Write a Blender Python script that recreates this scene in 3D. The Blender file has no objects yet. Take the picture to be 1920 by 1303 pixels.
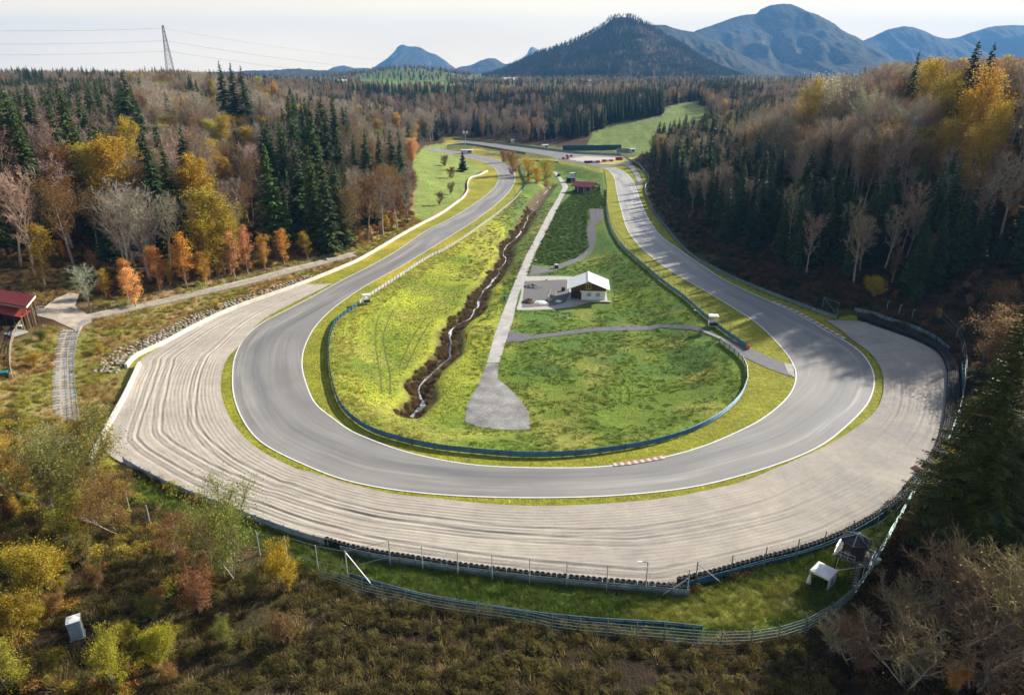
import bpy, math, random
import numpy as np
from mathutils import Vector, Matrix
from mathutils.geometry import delaunay_2d_cdt
SC = bpy.context.scene
COL = SC.collection
R = math.radians
rnd = random.Random(7)
rng = np.random.default_rng(7)
# ------------------------------------------------------------ camera, sky, sun, exposure
CAMH = 60.0; FPX = 1300.0; PITCH = R(21.8); CX, CY = 960.0, 651.5
cam = bpy.data.objects.new('camera', bpy.data.cameras.new('camera')); COL.objects.link(cam)
cam.location = (0, 0, CAMH); cam.rotation_euler = (R(90) - PITCH, 0, 0)
cam.data.sensor_width = 36; cam.data.lens = 36 * FPX / 1920
cam.data.clip_start = 0.5; cam.data.clip_end = 60000
SC.camera = cam
SUN_EL, SUN_AZ = R(29), R(53)          # azimuth clockwise from +Y
sd = bpy.data.lights.new('sun', 'SUN'); sd.energy = 5.0; sd.angle = R(0.55); sd.color = (1.0, 0.93, 0.80)
sun = bpy.data.objects.new('sun', sd); COL.objects.link(sun)
to_sun = Vector((math.sin(SUN_AZ) * math.cos(SUN_EL), math.cos(SUN_AZ) * math.cos(SUN_EL), math.sin(SUN_EL)))
sun.rotation_euler = to_sun.to_track_quat('Z', 'Y').to_euler(); sun.location = (200, 200, 300)
W = bpy.data.worlds.new('World'); SC.world = W; W.use_nodes = True
wn, wl = W.node_tree.nodes, W.node_tree.links
wn.clear()
sky = wn.new('ShaderNodeTexSky'); sky.sky_type = 'NISHITA'; sky.sun_disc = False
sky.sun_elevation = SUN_EL; sky.sun_rotation = SUN_AZ; sky.air_density = 1.0; sky.dust_density = 1.6; sky.altitude = 500
bgs = wn.new('ShaderNodeBackground'); bgs.inputs['Strength'].default_value = 0.085
tc = wn.new('ShaderNodeTexCoord'); sep = wn.new('ShaderNodeSeparateXYZ'); wl.new(tc.outputs['Generated'], sep.inputs[0])
# thin high cloud veil: denser towards the horizon, streaky
mp = wn.new('ShaderNodeMapping'); mp.inputs['Scale'].default_value = (1.3, 1.3, 9.0); wl.new(tc.outputs['Generated'], mp.inputs[0])
nz = wn.new('ShaderNodeTexNoise'); nz.inputs['Scale'].default_value = 2.2; nz.inputs['Detail'].default_value = 6; wl.new(mp.outputs[0], nz.inputs[0])
mr = wn.new('ShaderNodeMapRange'); mr.inputs['From Min'].default_value = 0.0; mr.inputs['From Max'].default_value = 0.32
mr.inputs['To Min'].default_value = 1.0; mr.inputs['To Max'].default_value = 0.06; wl.new(sep.outputs[2], mr.inputs[0])
cr = wn.new('ShaderNodeMapRange'); cr.inputs['From Min'].default_value = 0.3; cr.inputs['From Max'].default_value = 0.7
cr.inputs['To Min'].default_value = 0.94; cr.inputs['To Max'].default_value = 1.06; wl.new(nz.outputs[0], cr.inputs[0])
bgc = wn.new('ShaderNodeBackground'); bgc.inputs['Strength'].default_value = 0.79
veil = wn.new('ShaderNodeMixRGB'); veil.blend_type = 'MULTIPLY'; veil.inputs[0].default_value = 1
veil.inputs[1].default_value = (1.24, 0.97, 0.58, 1); wl.new(cr.outputs[0], veil.inputs[2]); wl.new(veil.outputs[0], bgc.inputs['Color'])
wl.new(sky.outputs[0], bgs.inputs['Color'])
mixw = wn.new('ShaderNodeMixShader'); wl.new(mr.outputs[0], mixw.inputs[0]); wl.new(bgs.outputs[0], mixw.inputs[1]); wl.new(bgc.outputs[0], mixw.inputs[2])
wo = wn.new('ShaderNodeOutputWorld'); wl.new(mixw.outputs[0], wo.inputs['Surface'])
SC.view_settings.view_transform = 'Standard'; SC.view_settings.look = 'None'
SC.view_settings.gamma = 1; SC.view_settings.use_curve_mapping = False
SC.view_settings.exposure = 0.92
SC.cycles.volume_bounces = 0; SC.cycles.max_bounces = 5; SC.cycles.transparent_max_bounces = 16
SC.cycles.diffuse_bounces = 2; SC.cycles.glossy_bounces = 2
SC.cycles.use_adaptive_sampling = True; SC.cycles.adaptive_threshold = 0.02
# ------------------------------------------------------------ helpers
def ray(px, py):
    u = (px - CX) / FPX; v = (py - CY) / FPX
    return u, math.cos(PITCH) - v * math.sin(PITCH), math.sin(PITCH) + v * math.cos(PITCH)   # x, forward, down per unit depth
def P0(px, py, z=0.0):
    u, fw, dn = ray(px, py); t = (CAMH - z) / dn
    return (t * u, t * fw)
def proj(x, y, z):
    D = CAMH - z; dep = y * math.cos(PITCH) + D * math.sin(PITCH)
    return CX + FPX * x / dep, CY + FPX * (D * math.cos(PITCH) - y * math.sin(PITCH)) / dep, dep
def projA(x, y, z):
    D = CAMH - z; dep = np.maximum(y * math.cos(PITCH) + D * math.sin(PITCH), .1)
    return CX + FPX * x / dep, CY + FPX * (D * math.cos(PITCH) - y * math.sin(PITCH)) / dep, dep
def z_for(y, py):
    v = (py - CY) / FPX
    return CAMH - y * (v * math.cos(PITCH) + math.sin(PITCH)) / (math.cos(PITCH) - v * math.sin(PITCH))
def lin(pts, z=0.0): return np.array([P0(a, b, z) for a, b in pts])
def resample(P, step, smooth=0):
    P = np.asarray(P, float)
    if smooth:                      # Catmull-Rom
        Q = []
        E = np.vstack([2 * P[0] - P[1], P, 2 * P[-1] - P[-2]])
        for i in range(1, len(E) - 2):
            a, b, c, d = E[i - 1:i + 3]
            for k in range(8):
                t = k / 8
                Q.append(.5 * (2 * b + (c - a) * t + (2 * a - 5 * b + 4 * c - d) * t * t + (3 * b - a - 3 * c + d) * t ** 3))
        Q.append(P[-1]); P = np.array(Q)
    L = np.r_[0, np.cumsum(np.linalg.norm(np.diff(P, axis=0), axis=1))]
    n = max(2, int(round(L[-1] / step)) + 1)
    s = np.linspace(0, L[-1], n)
    return np.stack([np.interp(s, L, P[:, k]) for k in range(P.shape[1])], 1)
def gsmooth(A, w):
    if w < 1: return A
    k = np.exp(-.5 * (np.arange(-3 * w, 3 * w + 1) / w) ** 2); k /= k.sum()
    B = np.vstack([np.repeat(A[:1], 3 * w, 0), A, np.repeat(A[-1:], 3 * w, 0)])
    return np.stack([np.convolve(B[:, i], k, 'valid') for i in range(A.shape[1])], 1)
def normals(P):
    T = np.gradient(P, axis=0); T /= np.linalg.norm(T, axis=1)[:, None] + 1e-9
    return np.stack([-T[:, 1], T[:, 0]], 1)
def inpoly(X, Y, poly):
    X = np.asarray(X, float); Y = np.asarray(Y, float); c = np.zeros(X.shape, bool)
    n = len(poly); j = n - 1
    for i in range(n):
        xi, yi = poly[i]; xj, yj = poly[j]
        if yi != yj:
            c ^= ((yi > Y) != (yj > Y)) & (X < (xj - xi) * (Y - yi) / (yj - yi) + xi)
        j = i
    return c
def distline(X, Y, L, closed=False):
    X = np.asarray(X, float); Y = np.asarray(Y, float); d = np.full(X.shape, 1e9)
    L = list(map(tuple, L))
    if closed: L = L + [L[0]]
    for (ax, ay), (bx, by) in zip(L[:-1], L[1:]):
        dx, dy = bx - ax, by - ay; q = dx * dx + dy * dy + 1e-9
        t = np.clip(((X - ax) * dx + (Y - ay) * dy) / q, 0, 1)
        d = np.minimum(d, (X - ax - t * dx) ** 2 + (Y - ay - t * dy) ** 2)
    return np.sqrt(d)
def sstep(x): x = np.clip(x, 0, 1); return x * x * (3 - 2 * x)
_tab = np.random.default_rng(3).random((256, 256))
def vnoise(x, y):
    xi = np.floor(x).astype(int); yi = np.floor(y).astype(int); fx = x - xi; fy = y - yi
    fx = fx * fx * (3 - 2 * fx); fy = fy * fy * (3 - 2 * fy)
    a = _tab[xi & 255, yi & 255]; b = _tab[(xi + 1) & 255, yi & 255]; c = _tab[xi & 255, (yi + 1) & 255]; d = _tab[(xi + 1) & 255, (yi + 1) & 255]
    return (a * (1 - fx) + b * fx) * (1 - fy) + (c * (1 - fx) + d * fx) * fy
def fbm(x, y, o=4):
    s = 0; a = .5; x = np.asarray(x, float); y = np.asarray(y, float)
    for i in range(o): s = s + a * (vnoise(x + 17.3 * i, y + 9.1 * i) - .5); a *= .5; x = x * 2.03; y = y * 2.03
    return s
# ---- object / mesh helpers
def tag(o, label=None, cat=None, group=None, kind=None):
    if label: o['label'] = label
    if cat: o['category'] = cat
    if group: o['group'] = group
    if kind: o['kind'] = kind
    return o
def link(name, data, parent=None, loc=None, rz=0):
    o = bpy.data.objects.new(name, data); COL.objects.link(o)
    if parent: o.parent = parent
    if loc is not None: o.location = loc
    if rz: o.rotation_euler = (0, 0, rz)
    return o
def empty(name, loc=(0, 0, 0), rz=0, **k):
    o = link(name, None, None, loc, rz); o.empty_display_size = .5; return tag(o, **k)
def mesh_np(name, V, F, mats, mi=None, smooth=False, uv=None, col=None):
    """V (n,3), F (m,3) or (m,4)"""
    V = np.asarray(V, np.float32); F = np.asarray(F, np.int32); k = F.shape[1]
    m = bpy.data.meshes.new(name)
    m.vertices.add(len(V)); m.vertices.foreach_set('co', V.ravel())
    m.loops.add(F.size); m.loops.foreach_set('vertex_index', F.ravel())
    m.polygons.add(len(F)); m.polygons.foreach_set('loop_start', np.arange(0, F.size, k, dtype=np.int32))
    m.polygons.foreach_set('loop_total', np.full(len(F), k, np.int32))
    if mi is not None: m.polygons.foreach_set('material_index', np.asarray(mi, np.int32))
    m.polygons.foreach_set('use_smooth', np.full(len(F), bool(smooth)))
    for x in mats: m.materials.append(x)
    m.update(calc_edges=True)
    if uv is not None:
        u = m.uv_layers.new(name='UVMap'); u.data.foreach_set('uv', np.asarray(uv, np.float32)[F.ravel()].ravel())
    if col is not None:
        a = m.color_attributes.new('Col', 'FLOAT_COLOR', 'POINT')
        a.data.foreach_set('color', np.c_[col, np.ones(len(col))].astype(np.float32).ravel())
    return m
class MB:
    def __init__(s): s.v = []; s.f = []; s.m = []
    def add(s, vs, fs, mi=0):
        o = len(s.v); s.v += [tuple(v) for v in vs]; s.f += [tuple(i + o for i in f) for f in fs]; s.m += [mi] * len(fs); return s
    def box(s, c, size, rz=0, mi=0, M=None):
        x, y, z = [q / 2 for q in size]; c = Vector(c)
        ro = Matrix.Rotation(rz, 3, 'Z') if M is None else M
        vs = [c + ro @ Vector((a * x, b * y, d * z)) for a, b, d in ((-1, -1, -1), (1, -1, -1), (1, 1, -1), (-1, 1, -1), (-1, -1, 1), (1, -1, 1), (1, 1, 1), (-1, 1, 1))]
        return s.add(vs, [(0, 3, 2, 1), (4, 5, 6, 7), (0, 1, 5, 4), (1, 2, 6, 5), (2, 3, 7, 6), (3, 0, 4, 7)], mi)
    def tube(s, p0, p1, r0, r1=None, n=6, mi=0, caps=True):
        r1 = r0 if r1 is None else r1; p0 = Vector(p0); p1 = Vector(p1); d = (p1 - p0)
        if d.length < 1e-6: return s
        d.normalize(); a = d.orthogonal().normalized(); b = d.cross(a)
        vs = [p + (a * math.cos(2 * math.pi * i / n) + b * math.sin(2 * math.pi * i / n)) * r for p, r in ((p0, r0), (p1, r1)) for i in range(n)]
        fs = [(i, (i + 1) % n, n + (i + 1) % n, n + i) for i in range(n)]
        if caps: fs += [tuple(range(n))[::-1], tuple(range(n, 2 * n))]
        return s.add(vs, fs, mi)
    def path(s, pts, r, n=5, mi=0):
        for a, b in zip(pts[:-1], pts[1:]): s.tube(a, b, r, r, n, mi, False)
        return s
    def beam(s, a, b, w, h, mi=0):
        a = Vector(a); b = Vector(b); d = b - a; L = d.length; d.normalize()
        side = Vector((-d.y, d.x, 0)); side = side.normalized() if side.length > 1e-6 else Vector((1, 0, 0))
        up = d.cross(side) * -1
        M = Matrix((d, side, up)).transposed()
        return s.box((a + b) / 2, (L, w, h), mi=mi, M=M)
    def mesh(s, name, mats, smooth=False):
        m = bpy.data.meshes.new(name); m.from_pydata(s.v, [], s.f)
        for x in (mats if isinstance(mats, (list, tuple)) else [mats]): m.materials.append(x)
        m.polygons.foreach_set('material_index', s.m)
        if smooth: m.polygons.foreach_set('use_smooth', [True] * len(s.f))
        m.update(); return m
    def build(s, name, mats, parent=None, loc=None, rz=0, smooth=False):
        return link(name, s.mesh(name, mats, smooth), parent, loc, rz)
# ---- materials
class NT:
    def __init__(s, name):
        s.m = bpy.data.materials.new(name); s.m.use_nodes = True; s.t = s.m.node_tree; s.n = s.t.nodes; s.l = s.t.links
        s.b = s.n['Principled BSDF']; s.out = s.n['Material Output']
    def new(s, ty, ins=None, **k):
        q = s.n.new(ty)
        for a, b in k.items(): setattr(q, a, b)
        for a, b in (ins or {}).items(): s.set(q.inputs[a], b)
        return q
    def set(s, i, v):
        if hasattr(v, 'is_output') or isinstance(v, bpy.types.NodeSocket): s.l.new(v, i)
        else:
            if i.type == 'RGBA' and len(v) == 3: v = (*v, 1)
            i.default_value = v
    def noise(s, vec, scale, detail=4, rough=.55):
        return s.new('ShaderNodeTexNoise', {'Vector': vec, 'Scale': scale, 'Detail': detail, 'Roughness': rough}).outputs[0]
    def mapr(s, v, a, b, c, d):
        return s.new('ShaderNodeMapRange', {0: v, 1: a, 2: b, 3: c, 4: d}).outputs[0]
    def mix(s, f, a, b, mode='MIX'):
        return s.new('ShaderNodeMixRGB', {0: f, 1: a, 2: b}, blend_type=mode).outputs[0]
    def scalevec(s, vec, sc):
        return s.new('ShaderNodeMapping', {'Vector': vec, 'Scale': sc}).outputs[0]
    def bump(s, h, strength, dist):
        s.l.new(s.new('ShaderNodeBump', {'Height': h, 'Strength': strength, 'Distance': dist}).outputs[0], s.b.inputs['Normal'])
def mat(name, c, rough=.6, metal=0, var=.15, vs=1.5, spec=.4, streak=None, bump=0):
    q = NT(name); co = q.new('ShaderNodeTexCoord').outputs['Object']
    if streak: co = q.scalevec(co, streak)
    n = q.noise(co, vs, 5); n2 = q.noise(co, vs * 7, 3)
    m1 = q.mapr(n, .3, .7, 1 - var, 1 + var); m2 = q.mapr(n2, .3, .7, 1 - var * .5, 1 + var * .5)
    cc = q.mix(1, c, m1, 'MULTIPLY'); cc = q.mix(1, cc, m2, 'MULTIPLY')
    q.set(q.b.inputs['Base Color'], cc); q.b.inputs['Roughness'].default_value = rough; q.b.inputs['Metallic'].default_value = metal
    q.b.inputs['Specular IOR Level'].default_value = spec
    if bump: q.bump(n2, bump, .02)
    return q.m
M = {}
M['white'] = mat('white_paint', (.72, .72, .70), .5, var=.08)
M['concrete_white'] = mat('pale_concrete', (.62, .59, .53), .8, var=.12, vs=.4)
M['concrete'] = mat('grey_concrete', (.34, .33, .31), .85, var=.2, vs=.5)
M['steel'] = mat('galvanised_steel', (.20, .27, .28), .45, .7, var=.15)
M['steel_light'] = mat('light_steel_post', (.55, .57, .57), .45, .35, var=.1)
M['rail_blue'] = mat('weathered_blue_rail', (.035, .12, .20), .45, .15, var=.35, vs=.6)
M['rail_grey'] = mat('grey_blue_rail', (.22, .28, .32), .42, .4, var=.3, vs=.5)
M['rail_pale'] = mat('pale_rail', (.55, .55, .52), .5, .2, var=.2, vs=.5)
M['teal_wall'] = mat('teal_board', (.015, .09, .12), .6, var=.35, vs=.5)
M['rubber'] = mat('tyre_rubber', (.016, .016, .018), .75, var=.3)
M['red'] = mat('red_paint', (.5, .03, .025), .5, var=.15)
M['kerb_red'] = mat('faded_red_kerb', (.36, .15, .13), .7, var=.3)
M['orange'] = mat('orange_plastic', (.75, .12, .02), .5, var=.1)
M['wood_dark'] = mat('dark_timber', (.045, .03, .022), .8, var=.35, vs=1.2, streak=(6, 6, .8))
M['wood_brown'] = mat('brown_timber', (.09, .045, .02), .8, var=.35, streak=(6, 6, .8))
M['wood_grey'] = mat('weathered_grey_timber', (.26, .22, .18), .85, var=.3)
M['roof_white'] = mat('white_metal_roof', (.84, .85, .84), .5, var=.06)
M['roof_red'] = mat('dark_red_roof', (.13, .018, .022), .55, var=.3)
M['roof_red2'] = mat('bright_red_roof', (.30, .05, .035), .55, var=.25)
M['shingle'] = mat('dark_grey_shingle', (.035, .032, .036), .95, var=.3, vs=3, spec=.1)
M['deck'] = mat('dark_deck_board', (.11, .10, .095), .85, var=.3)
M['pylon'] = mat('dull_pylon_steel', (.09, .10, .11), .8, var=.1)
M['kerb_white'] = mat('worn_kerb_white', (.50, .48, .46), .7, var=.25)
M['ochre'] = mat('ochre_post', (.30, .20, .06), .7)
M['canvas'] = mat('white_canvas', (.7, .69, .66), .8, var=.06)
M['glass'] = mat('dark_window_glass', (.03, .04, .05), .15, var=.1, spec=.6)
M['dark'] = mat('dark_opening', (.01, .01, .012), .9)
M['blue_grey'] = mat('blue_grey_plastic', (.22, .32, .40), .5, var=.1)
M['teal'] = mat('teal_plastic', (.01, .18, .2), .5)
M['stone'] = mat('pale_limestone', (.30, .26, .20), .9, var=.35, vs=.8, bump=.4)
M['bark'] = mat('grey_bark', (.30, .25, .20), .9, var=.4, vs=2)
M['bark_pale'] = mat('pale_bark', (.36, .31, .25), .85, var=.35, vs=2)
M['bark_dark'] = mat('dark_bark', (.06, .045, .035), .9, var=.3, vs=2)
M['car_dark'] = mat('black_car_paint', (.02, .02, .022), .25, var=.05, spec=.6)
M['plaster'] = mat('cream_plaster', (.6, .57, .5), .8, var=.06)
M['tile_roof'] = mat('brown_tile_roof', (.14, .07, .05), .8, var=.2)
M['yellow'] = mat('yellow_paint', (.6, .4, .03), .5)
def leafmat(name, trans=.4, hue=.04, bright=.5):
    q = NT(name); oi = q.new('ShaderNodeObjectInfo'); ge = q.new('ShaderNodeNewGeometry')
    vr = q.mapr(oi.outputs['Random'], 0, 1, 1 - bright * .45, 1 + bright * .45)
    pr = q.mapr(ge.outputs['Random Per Island'], 0, 1, 1 - bright, 1 + bright)
    ta = q.new('ShaderNodeAttribute', attribute_name='tint', attribute_type='INSTANCER')
    base = q.mix(q.new('ShaderNodeMath', {0: ta.outputs['Fac'], 1: .001}, operation='GREATER_THAN').outputs[0], oi.outputs['Color'], ta.outputs['Color'])
    c = q.mix(1, base, vr, 'MULTIPLY'); c = q.mix(1, c, pr, 'MULTIPLY')
    hs = q.new('ShaderNodeHueSaturation', {'Hue': q.mapr(ge.outputs['Random Per Island'], 0, 1, .5 - hue, .5 + hue), 'Color': c})
    q.set(q.b.inputs['Base Color'], hs.outputs[0]); q.b.inputs['Roughness'].default_value = .6
    q.b.inputs['Specular IOR Level'].default_value = .25
    tr = q.new('ShaderNodeBsdfTranslucent', {'Color': hs.outputs[0]})
    mx = q.new('ShaderNodeMixShader', {0: trans}); q.l.new(q.b.outputs[0], mx.inputs[1]); q.l.new(tr.outputs[0], mx.inputs[2])
    q.l.new(mx.outputs[0], q.out.inputs['Surface']); return q.m
M['leaf'] = leafmat('autumn_leaves', .5, .03)
M['needle'] = leafmat('spruce_needles', .3, .025, .45)
M['twig'] = leafmat('bare_twigs', .45, .015, .35)
# ------------------------------------------------------------ traced lines (photo pixels on the valley floor)
T_OUT = [(846,289),(898,302),(924,313),(935,330),(931,346),(913,365),(876,391),(839,413),(802,431),(769,453),(738,474),(690,501),(640,526),(590,554),(542,579),(490,606),(457,636),(440,670),(435.5,706),(438,743),(453,784),(479,821),(516,846),(571,872),(634,897),(707,914),(781,924),(855,930),(928,933),(1002,934),(1076,933),(1149,930),(1240,922),(1314,911),(1387,893),(1443,876),(1498,856),(1545,833),(1580,806),(1608,780),(1627,758),(1638,732),(1640,710),(1634,688),(1616,662),(1586,640),(1557,625),(1527,607),(1490,587),(1446,566),(1387,539),(1350,520),(1314,496),(1277,470.5),(1240,443),(1220,417),(1210,398),(1201,376),(1193,354),(1187,340),(1174,325),(1149,312.5)]
T_IN = [(876,289),(920,296),(946,306),(961,317),(966,335),(957,357),(935,380),(898,409),(861,433),(824,456),(787,479),(747,503),(692,533),(650,560),(619,584),(593,611),(578,636),(569,661),(567,688),(575,720),(592,757),(629,787),(655,806),(692,822.4),(747,842.7),(821,861),(895,872),(968,876),(1042,877),(1110,876),(1170,870),(1240,858),(1314,838),(1387,807.5),(1431,783.6),(1468,754),(1487,728),(1492,706),(1489,688),(1476,666),(1454,640),(1424,610.5),(1387,585),(1332,551.5),(1277,520),(1240,496),(1205,468),(1182.5,441),(1172,420),(1162,384),(1155,352),(1151,333),(1139,319),(1124,314.6)]
WALL1 = [(914,322),(900,329),(883,335),(877,345),(877,358),(868,372),(850,386),(824,404),(769,433),(688,481),(640,504),(553,539),(442,579),(368,613),(313,643),(258,669),(237,690)]
WALL2 = [(263,686),(236,745),(206,800),(186,840),(166,876)]
RAIL_SW = [(232,868),(258,884),(317,914),(390,944),(440,963),(486,981),(567,1010),(620,1024)]
TYRE_S = [(613,1020),(640,1029),(707,1044),(792,1057),(855,1067),(921,1075),(1002,1085),(1076,1092),(1149,1099),(1240,1107),(1288,1112)]
TYRE_E1 = [(1273,1095),(1332,1082),(1424,1056),(1498,1037),(1571,1010),(1641,972),(1700,928)]
TYRE_E2 = [(1700,925),(1732,888),(1756,857),(1772,820),(1779,780),(1783,725),(1780,692),(1768,668),(1745,651),(1708,634),(1655,615),(1612,599)]
RAIL_E = [(1209,322),(1216,338),(1209,354),(1213,372),(1228,402),(1250,430),(1288,474),(1350,512),(1424,545),(1498,574),(1568,600)]
LOOP_L = [(1047,306),(1010,303),(985,305),(974,313),(979,330),(985,344),(978,359),(964,376),(937,399),(903,424),(870,448),(830,472),(806,483),(747,521),(688,560),(666,577),(633,602),(618,636),(616,674),(622,716),(637,760),(664,790),(703,813),(755,829),(821,843),(895,851),(968,857),(1042,857),(1116,851),(1190,840),(1240,829),(1295,811),(1350,782),(1387,747),(1401,716),(1399,692),(1386,670),(1350,642)]
FENCE_R = [(1402,655),(1380,640),(1350,619),(1314,589),(1277,556),(1240,529),(1172,470),(1153,445),(1142,420),(1137,390),(1137,356),(1132,326),(1087,313),(1047,306)]
G_IN = [(623,533),(553,568),(490,603),(448,650),(427,673),(416,703),(416,743),(435,791),(479,839),(553,879),(582,886),(634,903),(689,917),(744,928),(818,936),(891,944),(965,949),(1039,950),(1112,947),(1186,942),(1240,936),(1295,927),(1387,906),(1443,884),(1498,861),(1553,835),(1608,801),(1641,772),(1654,743),(1656,714),(1649,688),(1630,662),(1597,638),(1579,622),(1549,602)]
STREAM = [(767,786),(792,758),(788,725),(813,695),(843,670),(845,625),(865,605),(887,592),(904,548),(921,533),(939,504),(948,485),(945,470),(968,447),(978,433),(995,404),(1007,385),(1020,367),(1032,352)]
STREAMW = [P0(a, b, -5.0) for a, b in STREAM]
corr_px = [(838,284)] + [(905,318)] + WALL1[1:-1] + [(244,684)] + WALL2[1:] + RAIL_SW + TYRE_S[1:-1] + TYRE_E1[1:-1] + TYRE_E2 + [(1601,590),(1570,596)] + RAIL_E[::-1] + [(1182,308),(1196,292),(1175,285),(1100,279),(1000,272),(900,262),(830,256)]
CORR = lin(corr_px)
CORR = [tuple(p) for p in CORR]
loop_w = [tuple(p) for p in lin(LOOP_L)] + [tuple(p) for p in lin(FENCE_R)]
HC = [ # x, y, plateau height, run length
 (-100,95,6,45),(-135,160,14,80),(-185,260,20,110),(-210,400,27,140),(-300,600,38,220),(-130,420,19,100),(-90,480,13,90),(-60,90,3,40),
 (100,70,9,40),(130,110,22,75),(180,200,42,100),(190,300,42,105),(200,420,38,125),(130,480,18,90),(170,640,20,170),(250,820,27,220),
 (0,850,23,260),(-150,800,25,250),(100,850,23,250),(0,0,-3,30),(-40,45,0,30),(50,35,0,30),(-140,40,8,60),(140,20,12,60),(0,-200,0,100),
 (-500,900,42,300),(500,900,34,300),(0,1500,33,400)]
def height(X, Y):
    X = np.asarray(X, float); Y = np.asarray(Y, float)
    d = distline(X, Y, CORR, True); ins = inpoly(X, Y, CORR); d = np.where(ins, 0, d)
    sw = 0; sA = 0; sL = 0
    for x, y, A, L in HC:
        s = 60 + .25 * abs(y)
        w = 1 / (((X - x) ** 2 + (Y - y) ** 2) / s ** 2 + .05) ** 1.8
        sw = sw + w; sA = sA + w * A; sL = sL + w * L
    A = sA / sw; L = sL / sw
    far = sstep((np.hypot(X, Y) - 1100) / 600)
    A = A * (1 - far) + 33 * far
    dd = np.maximum(d - 1.5, 0)
    h = A * (.55 * sstep(dd / L) + .45 * np.clip(dd / L, 0, 1) ** .9)
    rough = sstep(dd / 25)
    h = h + rough * (fbm(X / 45, Y / 45) * 5.0 * np.clip(A / 25, .15, 1) + fbm(X / 9, Y / 9, 3) * 1.3)
    h = h + sstep((d - 150) / 500) * fbm(X / 260, Y / 260, 3) * 8 + 30 * np.exp(-((X + 300) / 190) ** 2 - ((Y - 2150) / 150) ** 2)
    h = h - 9 * sstep((np.hypot(X, Y) - 2600) / 1500) * 1.0
    h = h - 70 * sstep((np.hypot(X, Y) - 9000) / 3000)
    # infield bowl
    iin = inpoly(X, Y, loop_w); di = np.where(iin, distline(X, Y, loop_w, True), 0)
    h = h - 3.2 * sstep((di - .6) / 15)
    ds = distline(X, Y, STREAMW)
    h = h - np.where(iin, 2.0 * (1 - sstep((ds - .8) / 4.2)) * sstep(di / 10), 0)
    h = h + np.where(iin, fbm(X / 7, Y / 7, 3) * .35 * sstep(di / 6), 0)
    return h
def axis(a, b, step, lo, hi, g=1.09):
    c = list(np.arange(a, b + 1e-6, step)); s = step; x = a; left = []
    while x > lo: s *= g; x -= s; left.append(x)
    s = step; x = c[-1]; right = []
    while x < hi: s *= g; x += s; right.append(x)
    return np.array(left[::-1] + c + right)
AX = axis(-130, 130, 1.15, -16000, 16000, 1.075)
AY = axis(48, 300, 1.15, -400, 16000, 1.035)
GX, GY = np.meshgrid(AX, AY)
GZ = height(GX.ravel(), GY.ravel()).reshape(GX.shape)
def Hs(x, y):
    x = np.asarray(x, float); y = np.asarray(y, float)
    i = np.clip(np.searchsorted(AX, x) - 1, 0, len(AX) - 2); j = np.clip(np.searchsorted(AY, y) - 1, 0, len(AY) - 2)
    fx = np.clip((x - AX[i]) / (AX[i + 1] - AX[i]), 0, 1); fy = np.clip((y - AY[j]) / (AY[j + 1] - AY[j]), 0, 1)
    # same diagonal split as the mesh triangles (0-2)
    a = GZ[j, i]; b = GZ[j, i + 1]; c = GZ[j + 1, i + 1]; d = GZ[j + 1, i]
    lo = a + (b - a) * fx + (c - b) * fy; hi = a + (d - a) * fy + (c - d) * fx
    return np.where(fx >= fy, lo, hi)
def G(px, py, up=0.0):
    """ground point seen at a photo pixel (up = metres above the ground)"""
    u, fw, dn = ray(px, py); T = 30 * np.exp(np.linspace(0, 6, 2600))
    x = T * u; y = T * fw; z = CAMH - T * dn
    g = z - Hs(x, y) - up; k = np.argmax(g <= 0)
    if g[k] > 0: k = len(T) - 1
    if k == 0: t = T[0]
    else: t = T[k - 1] + (T[k] - T[k - 1]) * g[k - 1] / (g[k - 1] - g[k] + 1e-9)
    return Vector((t * u, t * fw, float(Hs(t * u, t * fw))))
def GL(pts): return np.array([tuple(G(a, b))[:2] for a, b in pts])
# ---- ground colours by what grows there
def blotch(x, y, s, o=3): return fbm(x / s, y / s, o) * 2
gx, gy, gz = GX.ravel(), GY.ravel(), GZ.ravel()
wob = fbm(gx / 3.5, gy / 3.5, 3) * 3.0; wob2 = fbm(gx / 3.5 + 50, gy / 3.5 + 20, 3) * 3.0
qx, qy = gx + wob, gy + wob2
colr = np.tile(np.array([.060, .036, .018]), (len(gx), 1))          # forest litter
def paint(mask, c, soft=None):
    w = mask.astype(float)[:, None] if soft is None else soft[:, None]
    colr[:] = colr * (1 - w) + np.array(c) * w
far_open = sstep((np.hypot(gx, gy) - 900) / 300)
paint(None, (.10, .16, .04), far_open)
slope_l = (gx < -40) & (gy > 85) & (gy < 330)
dcor = distline(gx, gy, CORR, True); inc = inpoly(gx, gy, CORR)
paint(None, (.32, .22, .10), np.where((~inc) & (gx < -25) & (gy < 420), 1 - sstep((dcor - 16) / 14 + blotch(gx, gy, 12)), 0))   # dry bank on the left
paint(None, (.18, .20, .04), np.where((~inc) & (gx < -25) & (gy < 420), (1 - sstep((dcor - 16) / 14)) * sstep(.5 + 2.2 * blotch(gx + 90, gy, 9)) * .8, 0))
paint(None, (.030, .022, .012), np.where((~inc) & (gy < 90) & (np.abs(gx) < 90), 1 - sstep((gy - 78) / 10) * 0, 0) * .85)
PM = {}
def wpoly(name, px): PM[name] = [tuple(p) for p in GL(px)]; return PM[name]
paint(inpoly(qx, qy, wpoly('front_grass', [(245,885),(300,915),(390,950),(486,985),(600,1020),(1000,1090),(1290,1115),(1500,1040),(1640,975),(1700,935),(1690,975),(1640,1080),(1590,1140),(1480,1190),(1320,1195),(1000,1160),(700,1105),(590,1075),(520,1040),(380,985),(250,935)])), (.075, .135, .02))
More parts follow.
